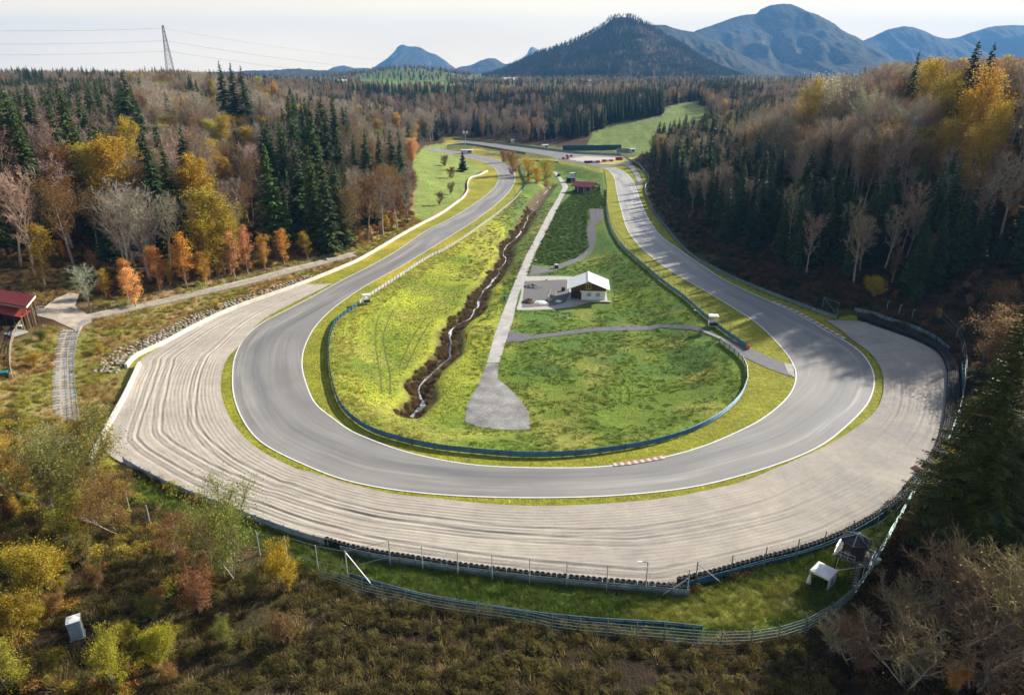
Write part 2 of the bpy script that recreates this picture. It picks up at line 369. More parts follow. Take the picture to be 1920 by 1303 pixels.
paint(inpoly(qx, qy, wpoly('tuft_grass', [(1150,1150),(1330,1105),(1500,1075),(1520,1120),(1420,1180),(1250,1170)])), (.19, .21, .035))  # ground here painted brighter, as if sun reached it
lm = wpoly('left_meadow', [(775,400),(782,340),(772,300),(795,274),(836,268),(846,287),(905,305),(905,320),(873,340),(868,368),(820,398),(790,415)])
paint(inpoly(gx, gy, lm), (.20, .26, .06))
rm = wpoly('right_meadow', [(1095,282),(1110,250),(1150,232),(1240,218),(1240,205),(1300,190),(1330,215),(1320,262),(1190,292)])
paint(inpoly(gx, gy, rm), (.15, .20, .05))
ridge_meadow = [(196,270),(260,255),(300,300),(290,350),(215,340)]
paint(inpoly(gx, gy, ridge_meadow), (.35, .36, .08))
paint(inc & (gy < 520), (.23, .235, .025))
paint(inc & (gy >= 520), (.09, .11, .03))
VERGE = (.165, .145, .022)
paint(None, (.42, .33, .04), np.where(inc & (gx < -8) & (gy > 200), sstep(.3 + blotch(gx, gy, 14)), 0))
iin = inpoly(gx, gy, loop_w); di = np.where(iin, distline(gx, gy, loop_w, True), 0)
paint(iin, (.125, .185, .022))  # darker infield green holds the partial shade of the right side
paint(None, (.37, .39, .04), np.where(iin & (gx < -3), .75 * sstep(.6 + 1.2 * blotch(gx, gy, 16)), 0))
paint(None, (.30, .28, .06), np.where(iin, .6 * sstep(blotch(gx + 30, gy + 30, 10) * 2.2), 0))
paint(None, (.075, .15, .03), np.where(iin & (gx > 0) & (gy > 140), .8 * sstep(.55 + 1.5 * blotch(gx, gy, 8)), 0))
bush = wpoly('bush_bank', [(1000,492),(1022,437),(1050,385),(1075,362),(1120,350),(1134,380),(1130,392),(1104,392),(1100,440),(1104,465),(1085,484),(1040,500)])
paint(inpoly(qx, qy, bush), (.035, .075, .016))
for s_, w_, c_ in (('a', (3.5, 6.5), (.05, .035, .018)),):
    ds = distline(gx, gy, STREAMW)
    paint(None, (.11, .08, .038), np.where(iin, (1 - sstep((ds - 2.0 - 1.6 * blotch(gx, gy, 5)) / 2.0)), 0))
for bx, by, br, bc in ((1010,470,6,(.30,.13,.015)),(1000,490,4,(.26,.12,.015)),(1030,440,4,(.28,.13,.02)),(1065,395,7,(.26,.14,.02)),(1075,380,5,(.24,.15,.02))):
    g = G(bx, by); paint(None, bc, (1 - sstep(np.hypot(gx - g.x, gy - g.y) / br)) * sstep(.6 + 2 * blotch(gx, gy, 3)))
ri = (~inc) & (gx > 30) & (gy > 60) & (gy < 450)
paint(None, (.045, .030, .015), np.where(ri, 1 - sstep((dcor - 25) / 15), 0) * .9)
paint(None, (.06, .075, .018), np.where(ri, (1 - sstep((dcor - 3) / 10)) * sstep(.5 + 2 * blotch(gx, gy, 6)), 0) * .8)
# far plateau: meadows and brown fields
fm = np.hypot(gx, gy) > 900
paint(None, (.17, .24, .06), np.where(fm, sstep(.5 + 3 * fbm(gx / 420, gy / 300, 2)), 0))
# ------------------------------------------------------------ terrain mesh
nx, ny = len(AX), len(AY)
idx = np.arange(nx * ny).reshape(ny, nx)
q = np.stack([idx[:-1, :-1], idx[:-1, 1:], idx[1:, 1:], idx[1:, :-1]], -1).reshape(-1, 4)
tri = np.concatenate([q[:, [0, 1, 2]], q[:, [0, 2, 3]]])
gm = NT('grass_and_forest_floor'); geo = gm.new('ShaderNodeNewGeometry').outputs['Position']
at = gm.new('ShaderNodeAttribute', attribute_name='Col').outputs['Color']
n1 = gm.noise(geo, .12, 5, .6); n2 = gm.noise(geo, .9, 6, .7); n3 = gm.noise(gm.scalevec(geo, (1, .5, 1)), 3.2, 4, .7)
c = gm.mix(1, at, gm.mapr(n1, .3, .7, .80, 1.22), 'MULTIPLY'); c = gm.mix(1, c, gm.mapr(n2, .3, .7, .62, 1.4), 'MULTIPLY')
c = gm.mix(1, c, gm.mapr(n3, .3, .7, .75, 1.28), 'MULTIPLY')
dry = gm.mix(gm.mapr(n2, .52, .68, 0, .45), c, gm.mix(1, c, (1.5, 1.05, .8), 'MULTIPLY'))
gm.set(gm.b.inputs['Base Color'], dry); gm.b.inputs['Roughness'].default_value = .9; gm.b.inputs['Specular IOR Level'].default_value = .15
hh = gm.new('ShaderNodeMath', {0: n2, 1: n3}, operation='ADD').outputs[0]
gm.bump(hh, .9, .35)
tm = mesh_np('ground', np.c_[gx, gy, gz], tri, [gm.m], smooth=True, col=colr)
tag(link('ground', tm), 'rolling ground with meadows, verges and leaf-littered forest floor', kind='structure')
# ------------------------------------------------------------ draped sheets and strips
def sheet(name, poly, off, m, step=2.5, kind='structure', label=None, world=False, parent=None):
    P = resample(np.vstack([poly, poly[:1]]), step * .6)[:-1]
    x0, y0 = P.min(0); x1, y1 = P.max(0)
    xs, ys = np.meshgrid(np.arange(x0, x1, step), np.arange(y0, y1, step)); I = np.c_[xs.ravel(), ys.ravel()]
    I = I[inpoly(I[:, 0], I[:, 1], P)]
    if len(I): I = I[distline(I[:, 0], I[:, 1], P, True) > step * .35]
    V = [Vector(p) for p in np.vstack([P, I])] if len(I) else [Vector(p) for p in P]
    r = delaunay_2d_cdt(V, [(i, (i + 1) % len(P)) for i in range(len(P))], [], 2 if False else 1, 1e-4)
    vs = np.array([tuple(v) for v in r[0]]); F = [f for f in r[2]]
    F = np.array(F); cen = vs[F].mean(1); F = F[inpoly(cen[:, 0], cen[:, 1], P)]
    A = vs[F]; cr_ = (A[:, 1, 0] - A[:, 0, 0]) * (A[:, 2, 1] - A[:, 0, 1]) - (A[:, 1, 1] - A[:, 0, 1]) * (A[:, 2, 0] - A[:, 0, 0])
    F[cr_ < 0] = F[cr_ < 0][:, ::-1]
    z = Hs(vs[:, 0], vs[:, 1]) + off
    o = link(name, mesh_np(name, np.c_[vs, z], F, [m], uv=vs), parent)
    return tag(o, label, kind=kind)
def strip2(name, A, B, off, m, kind='structure', label=None, nacross=1, parent=None, uvx=None):
    """quad strip between matching rows A and B"""
    n = len(A); k = nacross + 1
    f = np.linspace(0, 1, k)[None, :, None]; V = A[:, None] * (1 - f) + B[:, None] * f
    L = np.r_[0, np.cumsum(np.linalg.norm(np.diff((A + B) / 2, axis=0), axis=1))]
    uv = np.stack([np.broadcast_to(f[0, :, 0][None] * np.linalg.norm(A - B, axis=1)[:, None], (n, k)), np.broadcast_to(L[:, None], (n, k))], -1).reshape(-1, 2)
    V = V.reshape(-1, 2); z = Hs(V[:, 0], V[:, 1]) + off
    i = np.arange(n * k).reshape(n, k)
    F = np.stack([i[:-1, :-1], i[:-1, 1:], i[1:, 1:], i[1:, :-1]], -1).reshape(-1, 4)
    a, b, c_ = V[F[0, 0]], V[F[0, 1]], V[F[0, 2]]
    if (b[0] - a[0]) * (c_[1] - a[1]) - (b[1] - a[1]) * (c_[0] - a[0]) < 0: F = F[:, ::-1]
    return tag(link(name, mesh_np(name, np.c_[V, z], F, [m], uv=uv), parent), label, kind=kind)
def hit(p, d, L):
    """nearest distance along +-d from p to polyline L"""
    best = None
    for a, b in zip(L[:-1], L[1:]):
        e = b - a; den = d[0] * e[1] - d[1] * e[0]
        if abs(den) < 1e-9: continue
        w = a - p; t = (w[0] * e[1] - w[1] * e[0]) / den; s = (w[0] * d[1] - w[1] * d[0]) / den
        if -.001 <= s <= 1.001 and (best is None or abs(t) < abs(best)): best = t
    return best
def road_edges(out, inn, step=1.5, it=2):
    O = resample(out, .8, 1); I = resample(inn, .8, 1)
    n = 400; C = (resample(O, 1)[:0]); s = np.linspace(0, 1, n)
    def at_(Pl): L = np.r_[0, np.cumsum(np.linalg.norm(np.diff(Pl, axis=0), axis=1))]; return np.stack([np.interp(s * L[-1], L, Pl[:, k]) for k in (0, 1)], 1)
    C = gsmooth((at_(O) + at_(I)) / 2, 3)
    for _ in range(it):
        C = resample(C, step); N = normals(gsmooth(C, 3)); a = []; b = []
        for p, d in zip(C, N):
            x = hit(p, d, O); y = hit(p, d, I)
            if x is None or y is None or abs(x) > 25 or abs(y) > 25: a.append(None); b.append(None)
            else: a.append(p + d * x); b.append(p + d * y)
        ok = [i for i in range(len(a)) if a[i] is not None]
        A = np.array([a[i] for i in ok]); B = np.array([b[i] for i in ok]); C = gsmooth((A + B) / 2, 2)
    return gsmooth(A, 1), gsmooth(B, 1)
TA, TB = road_edges(lin(T_OUT), lin(T_IN))
am = NT('race_track_asphalt'); uvn = am.new('ShaderNodeUVMap').outputs[0]; pos = am.new('ShaderNodeNewGeometry').outputs['Position']
s1 = am.noise(am.scalevec(uvn, (1.1, .018, 1)), 1.0, 5, .6); s2 = am.noise(am.scalevec(uvn, (.25, .03, 1)), 1.0, 3, .5)
g1 = am.noise(pos, .06, 4); g2 = am.noise(pos, 14, 3, .8)
base = am.mix(am.mapr(g1, .35, .65, 0, 1), (.205, .195, .182), (.25, .236, .218))
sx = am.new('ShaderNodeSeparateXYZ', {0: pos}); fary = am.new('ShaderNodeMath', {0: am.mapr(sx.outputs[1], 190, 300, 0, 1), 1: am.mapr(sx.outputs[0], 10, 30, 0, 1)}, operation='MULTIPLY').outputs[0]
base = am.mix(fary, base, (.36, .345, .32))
ux = am.new('ShaderNodeSeparateXYZ', {0: uvn}); wn_ = am.noise(am.scalevec(uvn, (0, .02, 1)), 1.0, 2)
def band(c0, amp_, w):
    a = am.new('ShaderNodeMath', {0: am.mapr(wn_, .3, .7, c0 - amp_, c0 + amp_), 1: ux.outputs[0]}, operation='SUBTRACT').outputs[0]
    a = am.new('ShaderNodeMath', {0: a}, operation='ABSOLUTE').outputs[0]
    return am.mapr(a, 0, w, 1, 0)
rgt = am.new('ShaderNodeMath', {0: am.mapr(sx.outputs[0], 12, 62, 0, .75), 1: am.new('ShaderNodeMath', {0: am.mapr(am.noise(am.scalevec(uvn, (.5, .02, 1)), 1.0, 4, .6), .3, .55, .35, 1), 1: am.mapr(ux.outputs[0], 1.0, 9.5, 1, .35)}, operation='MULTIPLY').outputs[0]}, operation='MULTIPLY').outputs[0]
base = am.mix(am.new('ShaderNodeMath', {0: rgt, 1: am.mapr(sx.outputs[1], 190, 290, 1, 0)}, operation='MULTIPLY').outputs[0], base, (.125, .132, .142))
rl = am.new('ShaderNodeMath', {0: band(6.2, 2.6, 2.2), 1: am.mapr(am.noise(am.scalevec(uvn, (.9, .025, 1)), 1.0, 4, .7), .38, .6, .0, 1)}, operation='MULTIPLY').outputs[0]
base = am.mix(am.mapr(rl, 0, 1, 0, .75), base, (.13, .135, .145))
ll = am.new('ShaderNodeMath', {0: band(3.2, 2.2, 1.3), 1: am.mapr(am.noise(am.scalevec(uvn, (1.4, .03, 1)), 1.3, 4, .7), .42, .62, .0, 1)}, operation='MULTIPLY').outputs[0]
base = am.mix(am.mapr(ll, 0, 1, 0, .6), base, (.40, .38, .35))
wetn = am.noise(pos, .045, 5, .7); base = am.mix(am.mapr(wetn, .62, .66, 0, .5), base, (.15, .15, .15))
base = am.mix(1, base, am.mapr(s1, .3, .7, .82, 1.16), 'MULTIPLY'); base = am.mix(1, base, am.mapr(s2, .35, .65, .90, 1.08), 'MULTIPLY')
base = am.mix(1, base, am.mapr(g2, .3, .7, .9, 1.1), 'MULTIPLY')
vo = am.new('ShaderNodeTexVoronoi', {'Vector': am.scalevec(uvn, (.14, .012, 1)), 'Scale': 1.0, 'Randomness': 1.0}, feature='F1')
patch = am.new('ShaderNodeSeparateColor', {0: vo.outputs['Color']}).outputs[0]
base = am.mix(am.mapr(patch, .80, .82, 0, .28), base, (.17, .165, .16))
am.set(am.b.inputs['Base Color'], base); am.set(am.b.inputs['Roughness'], am.mapr(s1, .3, .7, .50, .64)); am.b.inputs['Specular IOR Level'].default_value = .5
am.bump(g2, .25, .03)
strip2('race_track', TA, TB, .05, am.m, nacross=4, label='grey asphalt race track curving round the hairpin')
lnm = mat('track_line_paint', (.70, .70, .68), .55, var=.12, vs=.7)
def offs(A, B, a, b):
    d = B - A; d /= np.linalg.norm(d, axis=1)[:, None]; return A + d * a, A + d * b
a_, b_ = offs(TA, TB, -.05, .20); strip2('outer_edge_line', a_, b_, .075, lnm, label='white line along the outer edge of the track')
a_, b_ = offs(TB, TA, -.05, .20); strip2('inner_edge_line', a_, b_, .075, lnm, label='white line along the inner edge of the track')
# gravel trap with raked furrows
GI = resample(lin(G_IN), .9, 1); GO = lin([(582,531),(553,541),(442,581),(368,615),(313,645),(263,674),(262,688),(237,745),(207,800),(188,838),(215,862)] + RAIL_SW[1:-1] + TYRE_S[:-1] + TYRE_E1[1:] + TYRE_E2[1:] + [(1601,592),(1568,600),(1549,602)])  # partial shade put into darker tuft colours right of this line
N = normals(gsmooth(GI, 9)); c0 = np.array([10, 150.])
if np.dot(GI[200] - c0, N[200]) < 0: N = -N
dist = []
for p, d in zip(GI, N):
    best = None
    for a, b in zip(GO[:-1], GO[1:]):
        e = b - a; den = d[0] * e[1] - d[1] * e[0]
        if abs(den) < 1e-9: continue
        w = a - p; t = (w[0] * e[1] - w[1] * e[0]) / den; s = (w[0] * d[1] - w[1] * d[0]) / den
        if 0 <= s <= 1 and t > -1 and (best is None or t < best): best = t
    dist.append(0.1 if best is None else min(max(best, .05), 60))
dist = gsmooth(np.array(dist)[:, None], 1)[:, 0]
K = 250; fr = np.linspace(0, 1, K)
VX = GI[:, None] + N[:, None] * (fr[None, :, None] * dist[:, None, None])
sd_ = fr[None] * dist[:, None]; al = np.broadcast_to(np.arange(len(GI))[:, None] * .9, sd_.shape)
wv = sd_ * 9.2 + fbm(al / 36, sd_ / 16, 3) * 6
amp = (.007 + .019 * np.clip(vnoise(al / 18, sd_ / 5), 0, 1)) * sstep(sd_ / 2) * sstep((dist[:, None] - sd_) / 1.5)
hz = amp * np.sin(wv) + fbm(al / 1.1, sd_ / .5, 3) * .10
for k_, (o_, w_, s_) in enumerate(((.55, .10, .5), (.80, .06, 1.7), (.30, .05, 3.1))):     # wheel ruts wandering across
    c_ = o_ + w_ * np.sin(al / 34 + s_) ; r_ = (fr[None] - c_) * dist[:, None]
    hz = hz - .08 * np.exp(-(r_ / .28) ** 2) + .05 * np.exp(-((np.abs(r_) - .5) / .25) ** 2) - .08 * np.exp(-((r_ - 1.5) / .28) ** 2)
gz_ = .2 + hz * sstep(dist[:, None] / 6)
i = np.arange(len(GI) * K).reshape(len(GI), K); F = np.stack([i[:-1, :-1], i[:-1, 1:], i[1:, 1:], i[1:, :-1]], -1).reshape(-1, 4)
Vg = np.c_[VX.reshape(-1, 2), gz_.ravel()]
a, b, c_ = Vg[F[9000, 0]], Vg[F[9000, 1]], Vg[F[9000, 2]]
if (b[0] - a[0]) * (c_[1] - a[1]) - (b[1] - a[1]) * (c_[0] - a[0]) < 0: F = F[:, ::-1]
gv = NT('raked_gravel'); pos = gv.new('ShaderNodeNewGeometry').outputs['Position']
q1 = gv.noise(pos, 9, 4, .8); q2 = gv.noise(pos, .05, 3)
cc = gv.mix(gv.mapr(q2, .35, .65, 0, 1), (.36, .315, .265), (.45, .395, .325)); gsx = gv.new('ShaderNodeSeparateXYZ', {0: pos}); damp_shade = gv.new('ShaderNodeMath', {0: gv.mapr(gsx.outputs[0], -25, 75, 0, .9), 1: gv.mapr(gv.noise(pos, .06, 5, .65), .36, .6, 1, .25)}, operation='MULTIPLY').outputs[0]; cc = gv.mix(damp_shade, cc, (.245, .228, .212)); cc = gv.mix(1, cc, gv.mapr(gv.noise(pos, .35, 5, .7), .3, .7, .86, 1.12), 'MULTIPLY'); cc = gv.mix(1, cc, gv.mapr(q1, .3, .7, .72, 1.2), 'MULTIPLY')  # greyer to the right: mostly soft shade, some damp, put into the colour
gv.set(gv.b.inputs['Base Color'], cc); gv.b.inputs['Roughness'].default_value = .95; gv.bump(q1, .8, .06)
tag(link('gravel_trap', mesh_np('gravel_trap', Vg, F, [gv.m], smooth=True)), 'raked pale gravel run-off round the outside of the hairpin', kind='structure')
# kerbs: red and white blocks, each a piece
def kerb(pxs, w, n, lab, off=0.0, mats=('kerb_white', 'kerb_red')):
    root = empty('kerb', label=lab, kind='structure'); P = resample(lin(pxs), .1); idx_ = np.linspace(0, len(P) - 1, n + 1).astype(int)
    for k in range(n):
        a = P[idx_[k]]; b = P[idx_[k + 1]]; d = b - a; L = np.linalg.norm(d); c = (a + b) / 2
        mb = MB(); x = L / 2 - .01
        mb.add([(-x, -w / 2, 0), (x, -w / 2, 0), (x, w / 2, 0), (-x, w / 2, 0), (-x, -w / 2, .11), (x, -w / 2, .11), (x, w / 2, .05), (-x, w / 2, .05)],
               [(4, 5, 6, 7), (0, 1, 5, 4), (1, 2, 6, 5), (2, 3, 7, 6), (3, 0, 4, 7)])
        mb.build('kerb_block', M[mats[k % 2]], root, (c[0], c[1], .06), math.atan2(d[1], d[0]))
kerb([(1449,566),(1490,583),(1527,603),(1557,620),(1583,635)], 1.0, 27, 'faded red and white kerb on the outside of the corner entry')
kerb([(1150,872),(1180,869),(1210,864),(1244,858)], .95, 15, 'faded red and white kerb inside the hairpin exit')
# lanes and paths
asp = mat('worn_lane_asphalt', (.40, .38, .355), .75, var=.22, vs=.35, bump=.3)
dk = mat('dark_path_asphalt', (.12, .115, .13), .7, var=.18, vs=.6, bump=.3)
old = mat('patchy_turning_asphalt', (.24, .23, .22), .75, var=.4, vs=.25, bump=.3)
grv = mat('crushed_gravel', (.14, .135, .135), .95, var=.3, vs=3, bump=.6)
LANE_L = [(913,680),(928,625),(946,577),(968,522),(987,478),(1009,437),(1028,400),(1045,373),(1055,352),(1047,335),(1036,322)]
LANE_R = [(1043,322),(1052,333),(1066,350),(1051,379),(1039,404),(1020,444),(1005,470),(987,518),(972,552),(961,603),(948,642),(936,680)]
sheet('service_lane', GL(LANE_L + LANE_R), .05, asp, label='pale asphalt service lane running up the infield')
sheet('turning_area', GL([(872,791),(874,762),(895,725),(912.5,681),(935.5,681),(933,710),(946,721),(968,740),(992,773),(994,806),(950,806),(895,800)]), .05, old, label='patched dark asphalt turning area at the lane end')
sheet('infield_path', GL([(949,642),(954,621.5),(998,629),(1060,621),(1116,615),(1180,610),(1240,608),(1306,612),(1330,621),(1350,631),(1395,647),(1435,667),(1480,686),(1487,708),(1442,692),(1387,667),(1343,634),(1306,620),(1240,614),(1116,621.6),(1060,628),(998,636),(975,642)]), .09, dk, label='dark asphalt path crossing the infield to the track')
sheet('path_concrete_patch', GL([(1310,616),(1352,633),(1362,642),(1342,633),(1320,624)]), .14, asp, 1.0, label='pale concrete patch in the infield path')
sheet('path_junction', GL([(1470,682),(1487,684),(1490,709),(1477,700)]), .14, M['concrete'], 1.0, label='worn concrete apron where the path meets the track')
sheet('winding_path', GL([(991,517),(998,496),(1016,503),(1031,502),(1079,485),(1105,463),(1099,433),(1107,415),(1105,392),(1130,394),(1132,410),(1116,423),(1118,450),(1112,470),(1090,489),(1042,507),(1016,517)]), .07, grv, label='grey gravel path winding up the bushy infield bank')
sheet('yard_surround', GL([(975,518),(1075,519),(1075,530),(1074,552),(1082,556),(1108,566),(1075,576),(1040,580),(968,582),(978,548)]), .06, mat('yard_concrete', (.40, .38, .34), .85, var=.2), label='pale concrete round the rubble yard')
sheet('rubble_yard', GL([(984,528),(1066,525),(1068,552),(1060,568),(1040,573),(979,577)]), .13, grv, label='grey rubble ground beside the white-roofed hut')

for k_, L_ in enumerate(([(712,590),(706,610),(704,640),(708,670),(713,700),(716,735)],[(737,583),(727,605),(719,632),(724,665),(731,700),(732,738)],[(800,595),(785,615),(765,650),(748,690)],[(812,598),(797,620),(778,655),(760,692)])):
    P_ = resample(GL(L_), 1.0, 1); N_ = normals(P_); tag(strip2('wheel_rut', P_ - N_ * .16, P_ + N_ * .16, .06, mat('rut_soil', (.10, .12, .02), .95, var=.3), nacross=1), 'wheel rut in the left infield meadow', kind='structure')
# ------------------------------------------------------------ barriers and fences
def extrude(name, pts, prof, m, z=None, parent=None, lab=None, closed_prof=True, side=1, **k):
    """sweep profile [(sideways, up)] along world points"""
    P = np.asarray(pts, float); N = normals(P) * side
    zz = Hs(P[:, 0], P[:, 1]) if z is None else np.full(len(P), z)
    pr = np.array(prof); n, q_ = len(P), len(pr)
    V = np.concatenate([P[:, None] + N[:, None] * pr[None, :, :1], (zz[:, None] + pr[None, :, 1])[..., None]], -1).reshape(-1, 3)
    mb = MB(); fs = []
    for i in range(n - 1):
        for j in range(q_ if closed_prof else q_ - 1):
            a = i * q_ + j; b = i * q_ + (j + 1) % q_
            fs.append((a, b, b + q_, a + q_) if side > 0 else (a, a + q_, b + q_, b))
    if closed_prof: fs += [tuple(range(q_)), tuple(range((n - 1) * q_, n * q_))[::-1]]
    mb.add(V, fs); o = mb.build(name, m, parent)
    return tag(o, lab, **k)
def box_prof(w, h, z0=0): return [(-w / 2, z0), (-w / 2, z0 + h), (w / 2, z0 + h), (w / 2, z0)]
def w_prof(z0, h=.31, d=.08): return [(0, z0), (d, z0 + h * .2), (0, z0 + h * .5), (d, z0 + h * .8), (0, z0 + h), (-.03, z0 + h), (-.03, z0)]
def ground_pt(p): return Vector((p[0], p[1], float(Hs(p[0], p[1]))))
def guard_rail(name, pts, lab, m, tiers=3, post_m='rail_blue', spacing=2.2, side=1, h=.31, group=None, cat='guard rail', pm=None):
    P = resample(pts, 1.6, 1); root = empty(name, ground_pt(P[0]), label=lab, cat=cat, group=group)
    root.location = (0, 0, 0)
    for t in range(tiers): extrude('rail_beam', P, w_prof(.12 + t * (h + .03), h), m if pm is None or t < tiers - 1 else pm, parent=root, side=side)
    H = .12 + tiers * (h + .03) + .05
    pm_ = MB().box((0, 0, H / 2), (.12, .14, H)).mesh('post', M[post_m])
    Q = resample(pts, spacing, 0) if False else resample(P, spacing); Nn = normals(Q) * side
    for p, n in zip(Q, Nn):
        link('post', pm_, root, ground_pt(p - n * .10), math.atan2(n[1], n[0]))
    return root
def linkmat():
    q = NT('chain_link_mesh'); u = q.new('ShaderNodeUVMap').outputs[0]; s = q.new('ShaderNodeSeparateXYZ', {0: u})
    def ln(op):
        a = q.new('ShaderNodeMath', {0: s.outputs[0], 1: s.outputs[1]}, operation=op).outputs[0]
        b = q.new('ShaderNodeMath', {0: a, 1: 11.0}, operation='MULTIPLY').outputs[0]
        b = q.new('ShaderNodeMath', {0: b}, operation='FRACT').outputs[0]
        return q.new('ShaderNodeMath', {0: b, 1: .05}, operation='LESS_THAN').outputs[0]
    f = q.new('ShaderNodeMath', {0: ln('ADD'), 1: ln('SUBTRACT')}, operation='MAXIMUM').outputs[0]
    q.b.inputs['Base Color'].default_value = (.045, .09, .09, 1); q.b.inputs['Roughness'].default_value = .6
    t = q.new('ShaderNodeBsdfTransparent'); mx = q.new('ShaderNodeMixShader', {0: f})
    q.l.new(t.outputs[0], mx.inputs[1]); q.l.new(q.b.outputs[0], mx.inputs[2]); q.l.new(mx.outputs[0], q.out.inputs['Surface']); return q.m
M['mesh'] = linkmat()
def fence(name, posts, h, lab, wires=(), wr=.02, panel=None, m='steel_light', pr=.05, tip=0, cat='fence', wm='steel', group=None, top=False):
    root = empty(name, label=lab, cat=cat, group=group)
    B = [ground_pt(p) for p in posts]
    mb = MB().tube((0, 0, -.1), (0, 0, h), pr, pr * .9, 6)
    if tip: mb.tube((0, 0, h), (tip * .8, 0, h + abs(tip)), pr * .9, pr * .7, 6)
    mb.box((0, 0, .03), (.22, .22, .06)); pm_ = mb.mesh('post', M[m]); N = normals(np.array([b[:2] for b in B]))
    for b, n in zip(B, N): link('post', pm_, root, b, math.atan2(n[1], n[0]))
    for w in wires:
        wb = MB(); wb.path([b + Vector((0, 0, w)) for b in B], wr, 4); wb.build('wire', M[wm], root)
    if top: wb = MB(); wb.path([b + Vector((0, 0, h - .03)) for b in B], .035, 5); wb.build('top_rail', M[m], root)
    if panel:
        z0, z1 = panel; mb = MB(); uv = []; L = 0; V = []; 
        for i, b in enumerate(B):
            if i: L += (b - B[i - 1]).length
            V += [b + Vector((0, 0, z0)), b + Vector((0, 0, z1))]; uv += [(L, z0), (L, z1)]
        F = [(2 * i, 2 * i + 2, 2 * i + 3, 2 * i + 1) for i in range(len(B) - 1)]
        link('mesh_panel', mesh_np('mesh_panel', [tuple(v) for v in V], F, [M['mesh']], uv=uv), root)
    return root
# inner loop: blue three-tier rail; its stretch up the left straight is a pale board fence
LL = lin(LOOP_L)
def cut(px, a, b): return lin(px[a:b])
guard_rail('guard_rail', cut(LOOP_L, 15, 35), 'blue three-tier steel guard rail curving round the bottom of the infield', M['rail_blue'], side=-1)
guard_rail('guard_rail', cut(LOOP_L, 34, 39), 'pale weathered guard rail round the right end of the infield meadow', M['rail_pale'], side=-1)
guard_rail('guard_rail', cut(LOOP_L, 6, 16), 'long pale guard rail beside the inside of the left straight', M['rail_pale'], side=-1, post_m='steel_light')
guard_rail('guard_rail', cut(LOOP_L, 0, 7), 'green-grey guard rail at the far end of the left straight', M['rail_blue'], side=-1)
guard_rail('guard_rail', lin(FENCE_R[:11]), 'dark blue guard rail below the mesh fence on the infield side of the right straight', M['rail_blue'], side=1)
fence('debris_fence', resample(lin(FENCE_R[:12]), 4.2), 3.4, 'tall mesh fence on thin dark posts along the infield side of the right straight', (1.2, 2.2, 3.3), .015, (1.0, 3.3), m='steel', pr=.05)
fence('debris_fence', resample(lin([(1124,322),(1087,311),(1047,304)]), 4.5), 3.0, 'mesh fence between the far paddock and the maroon-roofed shed', (1.5, 2.9), .02, (.2, 2.9), m='steel', pr=.05)
fence('debris_fence', resample(lin([(978,333),(984,346),(985,322),(960,302),(915,292)][0:1] + [(983,340),(984,330),(975,314),(950,301),(918,294),(890,289)]), 5), 3.0, 'green mesh fence round the far left bend', (1.5, 2.9), .03, (.2, 2.9), m='steel', pr=.06)
guard_rail('guard_rail', lin(RAIL_E), 'grey-blue guard rail along the forest side of the right straight', M['rail_grey'], side=1, post_m='steel')
guard_rail('guard_rail', lin(RAIL_SW), 'blue-grey guard rail with open tiers behind the left gravel', M['rail_grey'], tiers=3, side=-1, post_m='rail_blue', spacing=2.6)
off_ = lin([(640,1036),(707,1051),(792,1064),(855,1074),(921,1082),(1002,1092),(1076,1099),(1149,1106),(1240,1114),(1290,1119)])
guard_rail('guard_rail', off_, 'grey guard rail backing the front tyre wall', M['rail_grey'], side=1, post_m='steel')
guard_rail('guard_rail', lin([(1278,1105),(1332,1091),(1424,1064),(1498,1046),(1571,1019),(1641,981),(1704,934)]), 'dark guard rail backing the right tyre wall', M['rail_blue'], side=1)
guard_rail('guard_rail', lin([(659,1085),(700,1098),(766,1117),(830,1131),(891,1141),(965,1153),(1039,1163),(1149,1173),(1240,1178),(1314,1187)]), 'low dark blue guard rail just inside the lower perimeter fence', M['rail_blue'], tiers=2, side=1, pm=M['rail_grey'])
guard_rail('guard_rail', lin([(1601,585),(1627,592),(1664,606),(1719,625),(1756,643),(1780,662)]), 'grey-blue guard rail behind the tyres at the start of the right gravel', M['rail_grey'], side=1)
guard_rail('guard_rail', lin([(850,262),(900,266),(966,274),(1028,282),(1090,289),(1164,292)]), 'far blue guard rail beyond the back straight', M['rail_grey'], side=1, spacing=6, h=.45)
guard_rail('guard_rail', lin([(1172,296),(1184,303),(1196,309),(1209,322)]), 'pale guard rail where the escape road meets the forest', M['rail_pale'], side=1, spacing=4)
guard_rail('guard_rail', lin([(838,275),(870,272),(905,276),(950,284),(985,290)]), 'short dark guard rail along the far side of the left bend', M['rail_blue'], side=1, spacing=6, h=.4)
# white concrete walls
W1 = resample(lin(WALL1), 1.5, 1); extrude('concrete_wall', W1, box_prof(.55, 1.15, -.2), M['concrete_white'], z=.0, lab='long white concrete wall along the outside of the left straight', cat='wall')
W2 = resample(lin(WALL2), 1.5, 1); extrude('concrete_wall', W2, box_prof(.55, 1.3, -.2), M['concrete_white'], z=.0, lab='shorter white concrete wall closing the left end of the gravel', cat='wall')
TW = lin([(1716,927),(1748,886),(1772,854),(1790,818),(1799,778),(1803,730),(1800,694)])
root = empty('board_wall', label='dark teal board wall behind the tyre rows at the right end of the gravel', cat='wall')
Q = resample(TW, 2.4)
for a, b in zip(Q[:-1], Q[1:]):
    A = ground_pt(a); B = ground_pt(b); mb = MB(); mb.beam(A + Vector((0, 0, .75)), B + Vector((0, 0, .75)), .06, 2.1); mb.build('board', M['teal_wall'], root)
    MB().box((0, 0, .9), (.12, .12, 2.2)).build('post', M['steel'], root, A)
